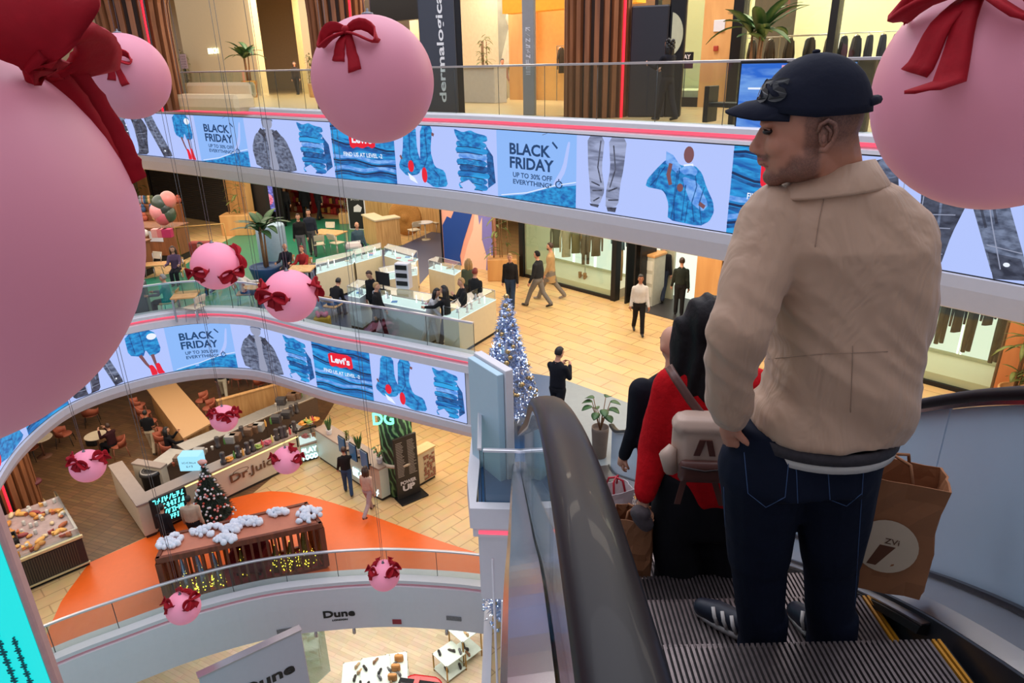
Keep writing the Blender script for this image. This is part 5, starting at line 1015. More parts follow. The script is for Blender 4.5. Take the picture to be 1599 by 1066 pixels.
# counter, portrait poster, blade sign, totem, plaque and alarm
def boxthing(name,px0,px1,z0,z1,y0,y1,m,label,cat,bev=.02):
    a,b=onA(px0,px1); r=empty(name,MA((a+b)/2,0,z0).translation,math.atan2(SAx.y,SAx.x),label,cat); w=(b-a)/2; MB().bbox(-w,w,y0,y1,0,z1-z0,bev).build('body',m,r); return r,w
c,w=boxthing('beauty_counter',714,803,F3,F3+1.12,-1.0,-.4,mat('grey_counter',(196,186,176),.5),'pale grey beauty counter beside the dark slate pillar','counter'); MB().bbox(-w-.03,w+.03,-1.05,-.35,1.12,1.17,.01).build('worktop',WHITE,c)
a,b=onA(716,757); ps=empty('portrait_poster',MA((a+b)/2,-2.05,F3+1.1).translation,math.atan2(SAx.y,SAx.x),'black and white portrait poster above the beauty counter','poster'); w=(b-a)/2*1.02
MB().box(-w,w,0,.04,0,2.6).build('print_panel',mat('poster_grey',(150,150,134),.6,noise_amt=.25,nscale=2),ps); mb=MB(); mb.lathe([(.01,-.3),(.2,-.22),(.27,0),(.2,.25),(.02,.32)],(0,0,1.7),14,sy=.15); mb.prism([(-.5,.4),(-.15,1.3),(.2,1.35),(.6,.5),(.7,.1),(-.6,.1)],0,.01,0,Matrix(((1,0,0,0),(0,0,-1,-.005),(0,1,0,0),(0,0,0,1)))); mb.build('portrait',mat('poster_face',(196,190,168),.6,noise_amt=.2,nscale=5),ps)
q0=A(826,50,18.4); bs=empty('blade_sign',(q0.x,q0.y,F3),-.5,'tall grey upright sign blade between the counter and the clothes shop','sign'); MB().bbox(-.16,.16,-.06,.06,.0,5,.01).build('blade',mat('grey_blade',(146,144,144),.5),bs)
mb=MB(); scrawl(mb,Matrix(((0,-1,0,.06),(0,0,-1,-.06),(1,0,0,1.5),(0,0,0,1))),1.1,.12,.006,9,8); mb.build('lettering',WHITE,bs)
q=MA(ua(338,76)[0],.25,ua(338,84)[1]); o=MB(); scrawl(o,q@Matrix(((1,0,0,-.2),(0,0,-1,0),(0,1,0,0),(0,0,0,1))),.5,.28,.04,3,2); o.text('CM',q@Matrix(((1,0,0,.42),(0,0,-1,0),(0,1,0,0),(0,0,0,1))),.28,0,.04,.55,.02); tag(o.build('wall_sign',glow('lit_pale_sign',(250,255,220),2.2)),'small glowing pale lettering on the cream top floor wall','sign')
q=MA(ua(309,78)[0],.9,F3).translation; o=empty('directory_board',q,-.7,'pale grid directory board on a thin pole beside the glowing pale lettering','sign board'); MB().bbox(-.35,.35,-.02,.02,1.35,2.1,.01).build('board',mat('board_mauve',(190,160,160),.6),o); MB().cyl((0,0,0),(0,0,1.4),.03).build('pole',DARK,o); mb=MB(); [scrawl(mb,Matrix(((1,0,0,0),(0,0,-1,-.02),(0,1,0,1.42+.13*k),(0,0,0,1))),.6,.07,.004,7,k) for k in range(5)]; mb.build('board_text',mat('board_text',(110,80,90),.6),o)
q0=A(983,90,17.2);q1=A(1040,90,17.2); tt=empty('display_totem',(q0.x,q0.y,F3),-.35,'tall black display totem with pale round cut-out beside the slatted column','display stand')
MB().bbox(0,.84,0,.25,0,2.35,.03).build('panel',mat('totem_black',(34,34,44),.5,noise_amt=.05),tt); MB().bbox(.84,1.2,.05,.3,0,2.5,.03).build('side_panel',DARK,tt)
mb=MB(); mb.prism([(.30*math.cos(t),.45*math.sin(t)) for t in [math.radians(-80+160*i/14) for i in range(15)]],0,.02,0,Matrix(((1,0,0,.86),(0,0,-1,.04),(0,1,0,1.75),(0,0,0,1)))); mb.build('pale_disc',mat('pale_disc',(190,190,160),.5),tt)
p=MA(onA(1118,1136)[0],.16,ua(1118,50)[1]); pq=MB().bbox(0,.32,-.03,0,0,.28,.01,0,p).build('plaque',WHITE); tag(pq,'small white plaque on the light wood pillar of the top floor','plaque'); p=MA(onA(1121,1127)[0],.16,ua(1118,80)[1]); pq=MB().bbox(0,.13,-.06,0,0,.13,.015,0,p).build('alarm_button',mat('alarm_red',(170,60,40),.5)); tag(pq,'small red alarm call point below the white plaque','alarm')
# floor mannequins
def mannequin(M,label,dress,h=1.75,rz=0,arms=True):
    r=empty('mannequin',M.translation,rz,label,'mannequin'); s=h/1.75; B=Blob()
    B.ell((0,0,1.62*s),(.07*s,.09*s,.11*s),0); B.cap((0,0,1.4*s),(0,0,1.52*s),.045*s,.04*s,0); B.rings([(0,0,.88*s,.15*s,.1*s),(0,0,1.05*s,.115*s,.08*s),(0,0,1.28*s,.15*s,.09*s),(0,0,1.38*s,.17*s,.06*s)],0)
    for sx in (-1,1):
        B.cap((sx*.17*s,0,1.36*s),(sx*.24*s,0,1.08*s),.04*s,.035*s,0); B.cap((sx*.24*s,0,1.08*s),(sx*.22*s,.06*s,.84*s),.033*s,.025*s,0); B.cap((sx*.08*s,0,.9*s),(sx*.08*s,0,.5*s),.075*s,.05*s,0); B.cap((sx*.08*s,0,.5*s),(sx*.09*s,0,.08*s),.05*s,.03*s,0); B.cap((sx*.09*s,-.12*s,.03*s),(sx*.09*s,0,.05*s),.03*s,.03*s,0)
    B.mesh('figure',[MANQ],.025*s,2,r); MB().lathe([(.2,0),(.2,.012)],n=20).build('base_plate',MANQ,r)
    mb=MB(); mb.lathe([(.17*s,.62*s),(.17*s,.9*s),(.13*s,1.06*s),(.16*s,1.3*s),(.15*s,1.33*s)],n=18,sy=.75); mb.build('dress',dress,r); return r
zb=F3+.42; u=(ua(1104,100)[0])
mannequin(MA(u,-.8,zb),'white mannequin in black strapless dress in the sage shop window',cloth('black_dress',(40,42,40)),1.95,-.8)
for px,c,l in ((1392,(96,92,88),'white mannequin in dark waistcoat at the back of the glass fronted shop'),(1416,(86,78,84),'white mannequin in dark knit beside the waistcoat mannequin')): mannequin(MA(ua(px,60)[0],-1.6,F3),l,gtone(c),2.0,-.8)
cs=MB().bbox(-.22,.22,-.02,.02,0,.42,.01).build('price_board',DARK); cs.location=MA(ua(1079,100)[0],.3,F3+1.0).translation; cs.rotation_euler=(0,0,-.7); tag(cs,'small black board with white lettering DAY on the sage shop window','sign'); t_=MB(); t_.text('DAY',Matrix(((1,0,0,0),(0,0,-1,-.022),(0,1,0,.24),(0,0,0,1))),.12,0,.003,.3,.02); t_.build('lettering',WHITE,cs); MB().cyl((0,0,-1.0),(0,0,0),.012).build('stand',DARK,cs)
def rack(M,L,h,items,label,group=None,rz=0,base=0):
    r=empty('clothes_rack',M.translation,rz,label,'clothes rack',group); mb=MB(); mb.tube([(-L/2,0,base),(-L/2,0,h),(L/2,0,h),(L/2,0,base)],.016,6); mb.build('rail',STEEL,r); n=len(items)
    for i,(c,k,gh) in enumerate(items):
        x=-L/2+L*(i+.5)/n; mb2=MB(); mb2.tube([(x,0,h+.02),(x,0,h-.05)],.006,4); hb=MB().tube([(x-.0,-.16,h-.08),(x,0,h-.03),(x,.16,h-.08)],.008,5).build('hanger',STEEL,r)
        garment('garment',r,Matrix.Translation((x,0,h-.06))@Matrix.Rotation(math.radians(70+rng.uniform(-10,10)),4,'Z'),gh,.2 if k=='top' else .17,gtone(c),k)
    return r
for px,off,L_,cols,l in ((458,1.2,1.6,((70,74,84),(90,92,100),(60,62,70),(150,140,126),(84,88,96)),'clothes rack with grey coats behind the tall banana plant'),(1195,1.5,2.6,((44,40,40),(52,44,40),(64,52,46),(40,40,46),(70,60,52)),'long rack of dark clothes behind the banana plant on the top floor'),(1262,.9,2.2,((60,48,42),(48,40,38),(72,56,48),(50,44,44)),'rack of brown clothes beside the dark window frame'),(1338,.9,1.5,((30,30,36),(26,28,34),(34,34,40),(30,32,44),(28,28,34)),'rack of black jackets in the glass fronted shop'),(862,1.2,1.6,((70,62,52),(150,146,140),(60,58,56),(120,110,96)),'rack of mixed tops in the shop under the mustard fascia')):
    rack(MA(ua(px,60)[0],-off,F3),L_,1.75,[(c,'top',.8) for c in cols],l,None,math.atan2(SAx.y,SAx.x))
for px,off,h,l in ((428,-1.6,2.3,'tall banana plant in mustard pot near the cream wall'),(1208,-.9,2.7,'tall banana plant standing in front of the dark clothes racks')): 
    q=MA(ua(px,60)[0],-off,F3).translation; plant(q,h,'banana',l,(.36,.75) if px<500 else (.3,.5),mat('mustard_pot',(196,140,58),.6),rng)
for px,h,l in ((768,1.5,'spiky olive plant behind the beauty counter'),(492,1.2,'small leafy plant beside the slatted column on the top floor'),(292,1.7,'dark leafy plant beside the cream wall')):
    plant(MA(ua(px,60)[0],.4,F3).translation,h,'bamboo',l,(.22,.6),WOODL,rng)
# bench, glowing panel imitating a blue reflection, opposite planter bench
q=A(1128,170,14.3); be=empty('bench',(q.x,q.y,F3),-.75,'black metal bench with forked leg behind the top balustrade','bench'); MB().bbox(-.2,1.0,-.2,.2,.38,.46,.01).build('seat',DARK,be); MB().bbox(-.3,-.2,-.2,.2,.1,.75,.01).build('end_frame',DARK,be); MB().bbox(.2,.3,-.15,.15,0,.38,.01).build('leg',DARK,be)
q=A(330,150,26); be=empty('bench',(q.x,q.y,F3),-.6,'long cream bench with rounded back below the cream wall','bench'); MB().bbox(-1.8,1.8,-.4,.4,0,.5,.12).build('seat',CREAM,be); MB().bbox(-1.8,1.8,.25,.5,.4,.85,.1).build('backrest',CREAM,be)
q0=A(1152,140,13.4); q1=A(1362,140,12.6); an=math.atan2(q1.y-q0.y,q1.x-q0.x); W_=(q1-q0).length; sc_=empty('reflection_panel',(q0.x,q0.y,F3),an,'low blue screen with cloud pictures standing behind the top balustrade','screen'); BS=led_mat('led_blue_reflection',(30,110,225),(120,175,250),.8,'fold')  # added glowing panel in place of a blue reflection in the glass
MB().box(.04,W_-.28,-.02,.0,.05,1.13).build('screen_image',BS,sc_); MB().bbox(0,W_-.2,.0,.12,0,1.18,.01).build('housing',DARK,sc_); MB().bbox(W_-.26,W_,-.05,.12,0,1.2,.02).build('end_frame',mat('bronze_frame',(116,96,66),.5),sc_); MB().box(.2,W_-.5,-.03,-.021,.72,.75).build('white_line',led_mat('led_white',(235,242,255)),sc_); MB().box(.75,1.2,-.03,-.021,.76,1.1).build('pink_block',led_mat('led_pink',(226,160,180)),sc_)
person(MA(ua(1044,60)[0],0,0).translation*0+Vector((A(1046,60,15.9).x,A(1046,60,15.9).y,F3)),35,'person with dark curly hair and black jacket by the black display totem',H=1.62,top=(26,26,34),bot=(40,38,44),hair='curly',arms=((40,8,70),(30,8,60)))
person(MA(ua(1376,60)[0],-1.6,F3).translation,-60,'person in cream hooded jacket browsing the glass fronted top floor shop',H=1.72,top=(196,184,158),bot=(40,40,44),hair='short',hc='b')
person(MA(ua(737,60)[0],-1.5,F3-.1).translation,200,'person with dark hair at the beauty counter, leaning on it',H=1.5,top=(170,120,104),bot=(40,40,44),hair='short',hc='k'); person(MA(ua(775,60)[0],-1.4,F3-.1).translation,-10,'person with long black hair seen from behind at the beauty counter',H=1.6,top=(24,24,28),bot=(30,30,34),hair='long',hc='k')
person(MA(ua(425,60)[0],-1.0,F3).translation,180,'person with dark hair behind the tall banana plant pot',H=1.55,top=(60,50,48),bot=(40,40,44),hair='long',hc='b')
# ---------------------------------------------------------------- middle floor shopfronts
SB=((.5,22.9),(9.7,13.4)); SBx=Vector((9.2,-9.5,0)).normalized(); SBn=Vector((SBx.y,-SBx.x,0)); SB0=Vector((.5,22.9,0)); H2=14.66; AB=math.atan2(SBx.y,SBx.x)
def MBm(u,off,z): p=SB0+SBx*u-SBn*off*1.0; return Matrix(((SBx.x,-SBn.x,0,p.x),(SBx.y,-SBn.y,0,p.y),(0,0,1,z),(0,0,0,1)))
def ub(px,py): q=Wl(px,py,SB[0],SB[1]); return (q-SB0).dot(SBx)
def segB(name,u0,u1,z0,z1,y0,y1,m): return tag(MB().box(0,u1-u0,y0,y1,0,z1-z0,0,MBm(u0,0,z0)).build(name,m),kind='structure')
def shopwin(u0,u1,dep,label):
    segB('floor_plinth',u0,u1,F2,F2+.28,.02,dep,mat('window_plinth',(226,220,196),.6,noise_amt=.02)); segB('trim_base',u0,u1,F2,F2+.1,-.06,.02,DARK); segB('wall_shop',u0,u1,F2,H2,dep,dep+.15,PALEW); segB('wall_shop',u0-.02,u0+.04,F2,H2,0,dep,PALEW); segB('wall_shop',u1-.04,u1+.02,F2,H2,.6,dep,PALEW) if 0 else None
    n=max(1,round((u1-u0)/.95)); r=empty('lit_wall_panels',MBm((u0+u1)/2,dep-.08,F2+.4).translation,AB,label,'light panel')
    for i in range(n):
        for j in (0,1):
            x0=-(u1-u0)/2+(u1-u0)*i/n+.03; x1=x0+(u1-u0)/n-.06; z0,z1=((0,1.15),(1.2,2.7))[j]; MB().bbox(x0,x1,0,.05,z0,z1,.01).build('panel',LITW,r)
            for e in (x0,x1): MB().box(e-.02,e+.02,-.01,0,z0,z1).build('strip_light',LITS,r)
    k=max(1,round((u1-u0)/1.5))
    for i in range(k): segB('window_1',u0+(u1-u0)*i/k+.01,u0+(u1-u0)*(i+1)/k-.01,F2+.1,H2,-.02,0,SHOPG)
a,b=ub(818,432),ub(958,465); shopwin(a+.1,b,1.5,'glowing white wall panels behind the clothes display window'); segB('trim_frame',a-.12,a+.08,F2,H2,-.1,.1,DARK); segB('trim_frame',b-.05,b+.12,F2,H2,-.1,.15,DARK)
for k,w in ((.45,.02),(.75,.02),(.95,.03)): segB('trim_frame',b+k,b+k+.05,F2,H2,-.05,.7,DARK)
segB('wall_shop',b+.2,b+2.0,F2,H2,1.6,1.7,LITW); c,d,e,f=ub(995,478),ub(1086,492),ub(1122,505),ub(1136,508)
segB('wall_shop',c-.1,c+.4,F2,H2,1.2,1.3,PALEW); segB('wall_dark',c+.5,d,F2,H2,3.2,3.3,BLACK); segB('floor_dark',c-.1,d,F2,F2+.012,-.3,3.2,mat('dark_shop_floor',(58,56,58),.4)); segB('wall_dark',d-.05,d+.05,F2,H2,0,3.2,DARK); segB('wall_wood',d,e,F2,H2,-.15,.3,WOODL); segB('trim_frame',e,f,F2,H2,-.1,.2,DARK)
g,h=ub(1410,585),ub(1548,612)
segB('wall_shop',f,g-1.2,F2,H2,1.6,1.7,PALEW); shopwin(g-1.2,h,1.3,'glowing white wall panels behind the hanging dark trousers display'); segB('wall_wood',h,h+3,F2,H2,-.1,.3,wood_mat('orange_wood',(186,110,58),(214,140,84),(1,1,.2))); segB('trim_frame',h-.03,h+.03,F2,H2,-.1,.1,mat('bronze_frame',(116,96,66),.5))
SG=[((96,104,96),'top',.95),((206,196,176),'top',1.2),((128,122,88),'top',1.0),((110,100,92),'bottom',1.3),((116,100,88),'top',.95)]
for i,(c_,k,hh) in enumerate(SG):
    u=a+.9+.42*i; gr=empty('hanging_garment',MBm(u,.7,F2+1.98).translation,AB+math.radians(55),['grey green jacket','long cream cardigan','olive checked shirt','pair of grey brown trousers','brown checked overshirt'][i]+' hanging in the lit window rail','garment','garments on the window rail'); garment('cloth',gr,Matrix.Identity(4),hh,.26,gtone(c_),k); MB().tube([(0,0,0),(0,0,.12)],.006,5).build('hook',STEEL,gr)
rl=MB().cyl((0,0,0),(2.4,0,0),.015); o=rl.build('clothes_rail',STEEL); o.matrix_world=MBm(a+.6,.7,F2+2.09); MB().cyl((.05,0,0),(.05,0,.5),.01).build('bracket',STEEL,o); MB().cyl((2.3,0,0),(2.3,0,.5),.01).build('bracket',STEEL,o); tag(o,'steel hanging rail in the lit clothes window','rail')
for u,cj,cp,l in ((b-1.85,(172,140,96),(92,84,74),'tan suede jacket and grey shorts floating as an outfit in the lit window'),(b-.45,(120,150,170),(176,146,104),'pale denim jacket above tan trousers next to the black window frame')):
    r=empty('dressed_form',MBm(u,.8,F2+.28).translation,AB,l,'mannequin'); garment('jacket',r,Matrix.Translation((0,0,1.95)),.85,.36,gtone(cj),'top'); garment('trousers',r,Matrix.Translation((0,0,1.2)),(.5 if cp[0]<100 else 1.1),.3,gtone(cp),'bottom'); MB().cyl((0,.05,0),(0,.05,1.9),.012).build('stand',STEEL,r)
def shoe_mesh(parent,m,s=1,x=0,y=0,rz=0):
    M=Matrix.Translation((x,y,0))@Matrix.Rotation(rz,4,'Z')@Matrix.Scale(s,4); mb=MB(); mb.loft([[M@Vector((.045*wv*math.cos(t),yy,zz+.035*hv*math.sin(t)+.035*hv)) for t in [2*math.pi*i/10 for i in range(10)]] for yy,wv,hv,zz in ((-.13,.5,.8,.0),(-.11,.9,1.6,0),(-.05,.95,1.5,0),(.02,.9,1.0,0),(.10,1,.8,0),(.15,.5,.5,0))],0); return mb.build('shoe',m,parent)
for k in range(2):
    r=empty('boot',MBm(b-1.75+.2*k,.5,F2+.28).translation,AB+.5,['brown suede boot on the window floor, the one nearer the striped rail','brown suede boot on the window floor, the one nearer the door'][k],'boot'); shoe_mesh(r,mat('suede',(160,110,64),.8),1.2); MB().lathe([(.055,.06),(.06,.2),(.05,.2)],(0,-.09,0),10).build('shaft',mat('suede',(160,110,64),.8),r)
for i,(c_,k,hh) in enumerate([((58,58,60),'top',1.2),((70,66,58),'bottom',1.35),((56,54,52),'top',1.0),((68,64,56),'bottom',1.4),((90,88,92),'top',.7),((64,66,58),'bottom',1.5)]):
    u=g+.15+.27*i; gr=empty('hanging_garment',MBm(u,.6,F2+2.12).translation,AB+math.radians(60),['dark sequinned top','dark grey flared trousers','short dark jacket','olive grey wide trousers','patterned silver scarf top','longest grey trousers'][i]+' on the rail by the orange wood wall','garment','garments on the second window rail'); garment('cloth',gr,Matrix.Identity(4),hh,.24,gtone(c_),k); MB().tube([(0,0,0),(0,0,.12)],.006,5).build('hook',STEEL,gr)
o=MB().cyl((0,0,0),(1.9,0,0),.015).build('clothes_rail',STEEL); o.matrix_world=MBm(g,.6,F2+2.23); tag(o,'steel hanging rail with dark trousers near the orange wood wall','rail')
r=empty('display_case',MBm(c+.12,.55,F2).translation,AB,'tall glass display cabinet with wooden top by the black shop doorway','cabinet'); MB().bbox(-.22,.22,-.3,.3,0,1.5,.01).build('body',mat('case_pale',(196,196,180),.4),r); MB().bbox(-.25,.25,-.33,.33,1.5,1.57,.01).build('top',WOODL,r)
for z in (.4,.8,1.2): MB().box(-.18,.18,-.31,-.3,z-.1,z+.18).build('drawer',mat('case_white',(224,224,210),.5),r)
for px,py,l in ((1590,560,'bushy palm against the orange wood wall, beyond the escalator rail'),): 
    q=MBm(h+.5,-.5,F2).translation; plant(q,2.6,'bamboo',l,(.35,.6),WOODL,rng)
# hoarding with brand lettering
p0,p1=G(693,409,F2),G(773,424,F2); w=(p1-p0).length; an=math.atan2(p1.y-p0.y,p1.x-p0.x); r=empty('shop_hoarding',(p0.x,p0.y,F2),an,'pink, blue and lilac hoarding with black lettering along its top','hoarding')
MB().box(0,w,0,.12,0,3.2).build('board',mat('hoard_pink',(236,170,150),.6,noise_amt=.02),r); FR=Matrix(((1,0,0,0),(0,0,-1,-.006),(0,1,0,0),(0,0,0,1)))
def flat(parts,name,m,lay=0): 
    mb=MB(); 
    for P in parts: mb.prism([(x*w,y) for x,y in P],lay,lay+.006,0,FR)
    return mb.build(name,m,r)
flat([[(.02,.0),(.02,1.4),(.12,1.75),(.2,1.7),(.28,2.05),(.4,2.3),(.5,2.9),(.66,3.2),(.72,3.2),(.62,2.0),(.42,.9),(.34,.35),(.36,0)]],'blue_shape',mat('hoard_blue',(20,66,150),.6,noise_amt=.02)); flat([[(.98,.0),(.98,3.2),(.82,3.2),(.74,2.6),(.66,1.9),(.68,1.2),(.76,.7),(.72,.2),(.74,0)]],'lilac_shape',mat('hoard_lilac',(128,124,200),.6,noise_amt=.02)); flat([[(.38,.0),(.5,.8),(.62,1.4),(.7,2.5),(.74,1.6),(.8,1.9),(.78,1.1),(.86,.5),(.84,0)],[(.9,0),(.93,.9),(.96,0)]],'pale_shape',mat('hoard_peach',(240,200,180),.6,noise_amt=.02),.007)
mb=MB(); mb.text('PULL&BEAR',Matrix(((1,0,0,w*.58),(0,0,-1,-.02),(0,1,0,2.42),(0,0,0,1))),.34,0,.006,w*.72,.01); mb.build('lettering',BLACK,r); MB().box(-.05,.02,-.03,.13,0,3.2).build('edge',DARK,r)
pA=G(785,435,F2); plant(pA,2.6,'hedge','tall green hedge plant in a wooden box next to the pink and blue hoarding',(.5,.75),WOODL,rng)
# shutter front, pillars, planters
q0,q1=G(266,336,F2),G(366,352,F2); w=(q1-q0).length; an=math.atan2(q1.y-q0.y,q1.x-q0.x); r=empty('roller_shutter',(q0.x,q0.y,F2),an,'closed dark ribbed roller shutter between two wooden pillars','shutter')
mb=MB()
for k in range(34): mb.bbox(-1.15,w-.05,0,.05,k*.095,k*.095+.085,.015)
mb.build('slats',mat('shutter_dark',(50,46,44),.5),r); MB().box(-1.35,-1.15,-.05,.1,0,3.25).build('guide',DARK,r)
pw=empty('wooden_pillar',(q0.x,q0.y,F2),an,'light wooden pillar beside the roller shutter with the palm planter','pillar'); MB().bbox(-2.3,-1.35,-.1,.3,0,3.25,.02).build('cladding',WOODL,pw); pw=empty('wooden_pillar',(q1.x,q1.y,F2),an,'light wooden pillar between the roller shutter and bright picture screen','pillar'); MB().bbox(.0,1.3,-.1,.3,0,3.25,.02).build('cladding',WOODL,pw)
tag(MB().box(-40,-1.5,.3,.5,0,3.25,0,Matrix.Translation((q0.x,q0.y,F2))@Matrix.Rotation(an,4,'Z')).build('wall_shop',mat('olive_wall',(150,140,104),.7)),kind='structure'); tag(MB().box(-1.5,7.2,.3,.5,0,3.25,0,Matrix.Translation((q0.x,q0.y,F2))@Matrix.Rotation(an+.02,4,'Z')).build('wall_shop',mat('dark_shop',(44,38,36),.7)),kind='structure')
plant(G(226,334,F2)+Vector((.1,-.9,0)),2.2,'hedge','leafy plant in wooden box planter near the toy stall',(.75,.9),WOODL,rng); plant(G(381,360,F2)+Vector((.1,-.6,0)),2.4,'hedge','leafy plant in wooden box planter on the green floor edge',(.7,.9),WOODL,rng)
# bright picture screen and red shop interior
q=G(418,352,F2); s=empty('picture_screen',(q.x,q.y,F2),-.35,'upright screen showing colourful sweets beside the dark shop','screen'); MB().bbox(-1.0,1.0,0,.15,0,3.2,.02).build('housing',DARK,s); mb=MB(); mb.box(-.6,.6,-.02,0,.7,3.0); mb.build('screen_image',led_mat('led_violet',(60,50,120),(150,150,240),.9,'denim'),s)
mb=MB()
for k,(x,z,rr_) in enumerate(((-.2,2.5,.3),(.15,2.2,.34),(-.1,1.4,.32),(.3,1.25,.26),(.25,2.8,.2))): mb.lathe([(rr_*.99,-.01),(rr_,.0)],n=18,M=Matrix(((1,0,0,x),(0,0,1,-.03),(0,1,0,z),(0,0,0,1))))
mb.build('sweet_picture',led_mat('led_sweet',(230,60,110),(255,170,190),.9,'denim'),s)
def shelf_unit(p,rz,w,h,lvls,m,items,label,grp,cat='shelf unit',dep=.35,it='box'):
    r=empty('shelf_unit',p,rz,label,cat); MB().bbox(-w/2,w/2,dep-.03,dep,0,h,.005).build('back_panel',m,r)
    for sx in (-1,1): MB().bbox(sx*w/2-.02,sx*w/2+.02,0,dep,0,h,.005).build('side_panel',m,r)
    for k in range(lvls+1): MB().bbox(-w/2,w/2,0,dep,h*k/lvls-.03 if k else 0,h*k/lvls if k else .03,.005).build('shelf',m,r)
    R=Matrix.Translation(p)@Matrix.Rotation(rz,4,'Z')
    return r
REDS=mat('shop_red',(150,24,30),.6)
for i,(px,py,w_,cc) in enumerate(((470,332,1.6,REDS),(520,335,1.8,REDS),(445,330,.9,WOODD))):
    q=G(px,py,F2); shelf_unit(Vector((q.x,q.y,F2)),-.5,w_,2.6,5,cc,None,['red shelf unit with goods behind the black clad shopper','red shelf unit with boxed gifts nearest the yellow flowered plant','narrow wooden shelf unit in the dark shop doorway'][i],'')
    for k in range(5):
        for j in range(int(w_/.2)):
            c_=rng.choice(((190,60,50),(220,190,150),(90,50,40),(170,40,60),(200,150,70))); o=MB().bbox(-.07,.07,-.05,.08,0,rng.uniform(.18,.36),.01).build('gift_box',mat('gift_%d_%d_%d'%c_,c_,.5)); o.matrix_world=Matrix.Translation(Vector((q.x,q.y,F2)))@Matrix.Rotation(-.5,4,'Z')@Matrix.Translation((-w_/2+.12+.2*j,.15,2.6*k/5+.002 if k else .032)); tag(o,'small coloured gift box on the shop shelves behind the cafe','box','gift boxes on the dark shop shelves')
# bamboo wall, counter, lounge seats
q0,q1=G(540,348,F2),G(700,385,F2); 
wl=[G(548,350,F2),G(700,372,F2)]; w=(wl[1]-wl[0]).length; an=math.atan2(wl[1].y-wl[0].y,wl[1].x-wl[0].x); tag(MB().box(-.2,w,.6,.8,0,3.25,0,Matrix.Translation(wl[0])@Matrix.Rotation(an,4,'Z')).build('wall_bamboo',BAMB),kind='structure')
C0,C1,C2=G(570,378,F2),G(590,389,F2),G(627,383,F2); c_=empty('bamboo_counter',C1,0,'light bamboo reception counter with pale top on the green floor edge','counter')
def along(P,h,m,name,parent,th=.35,over=0):
    for a_,b_ in zip(P,P[1:]):
        d=(b_-a_); L_=d.length; an_=math.atan2(d.y,d.x); M_=Matrix.Translation(a_-parent.location)@Matrix.Rotation(an_,4,'Z'); MB().bbox(-over,L_+over,-over,th+over,h[0],h[1],.01,0,M_).build(name,m,parent)
along([C0,C1],(0,1.12),BAMB,'side',c_,.5); along([C1,C2],(0,1.12),BAMB,'front',c_,.5); along([C0,C1],(1.12,1.18),mat('stone_top',(214,196,164),.4),'worktop',c_,.5,.04); along([C1,C2],(1.12,1.184),mat('stone_top',(214,196,164),.4),'worktop',c_,.5,.04)
q=G(634,370,F2); w_=empty('wicker_disc',(q.x,q.y+.2,F2),-.3,'round woven wicker disc leaning by the bamboo lounge','decor'); MB().lathe([(.72,-.08),(.78,0),(.72,.08),(.4,.1),(.2,.06),(.15,.12)],n=24,M=T(0,0,.8,0,math.pi/2)).build('woven_disc',mat('wicker',(186,130,64),.8,noise_amt=.3,nscale=30),w_)
for k,(px,py,l) in enumerate(((645,360,'low rolled cushion seat under the bamboo wall'),(668,350,'upper rolled cushion on the bamboo lounge bench'))):
    q=G(px,py,F2); sf=empty('lounge_sofa',(q.x,q.y+.5,F2),an,l,'sofa'); MB().bbox(-1.0,1.2,0,.8,0,.5,.1).build('seat',mat('tan_cushion',(196,142,84),.8,noise_amt=.1),sf); MB().bbox(-1.0,1.2,.6,.95,.5,1.1,.14).build('backrest',mat('tan_cushion',(196,142,84),.8),sf)
CW=mat('white_chair',(220,206,180),.6); wch=chair('cafe_chair',CW,STEEL,.47,.85); 
used=[0]
def place(proto,p,rz,label,group=None,cat='chair'):
    if not used[0]: pass
    c=put(proto,p,rz,label,group); c['category']=cat; return c
for px,py,rz,l in ((648,375,.6,'pale cafe chair beside the white round lounge table'),(684,362,-2.5,'pale cafe chair near the pink and blue hoarding'),(500,398,.4,'white cafe chair facing the low bamboo table'),(528,396,-.6,'white cafe chair on the hoarding side of the low bamboo table'),(515,380,3,'white cafe chair behind the low bamboo table'),(243,432,2.8,'bent metal cafe chair beside the orange bench')):
    q=G(px,py,F2); place(wch,q,rz,l)
q=G(665,374,F2); table('cafe_table','round',.7,0,.75,WHITE,CW,'round white pedestal table on the slate blue floor',q); q=G(516,390,F2); table('cafe_table','rect',1.3,.8,.74,BAMB,CW,'square bamboo table with white chairs on the green floor',q,-.4)
for o in children(wch): bpy.data.objects.remove(o)
bpy.data.objects.remove(wch)
q=G(545,348,F2); plant(q,1.9,'hedge','yellow flowering shrub behind the framed poster stand',(.4,.5),BAMB,rng)
q=G(560,362,F2); st=empty('poster_stand',(q.x,q.y,F2),-.2,'white framed black poster stand behind the teal jumper person','poster stand'); MB().bbox(-.42,.42,0,.05,.1,2.0,.01).build('frame',WHITE,st); MB().box(-.37,.37,-.01,0,.15,1.95).build('poster',BLACK,st); mb=MB(); scrawl(mb,Matrix(((1,0,0,0),(0,0,-1,-.02),(0,1,0,1.6),(0,0,0,1))),.5,.09,.003,7,5); scrawl(mb,Matrix(((1,0,0,0),(0,0,-1,-.02),(0,1,0,1.4),(0,0,0,1))),.4,.09,.003,5,6); mb.prism([(-.12,1.0),(.2,1.0),(.28,1.2),(.1,1.34),(-.1,1.22)],0,.004,0,Matrix(((1,0,0,0),(0,0,-1,-.02),(0,1,0,-.1),(0,0,0,1)))); mb.build('lettering',WHITE,st)
q=G(415,440,F2)+Vector((0,.4,0)); plant(G(418,436,F2),2.3,'banana','tall green banana palm in a blue pot beside the pale blue column',(.55,.5),mat('blue_pot',(44,76,120),.5),rng)
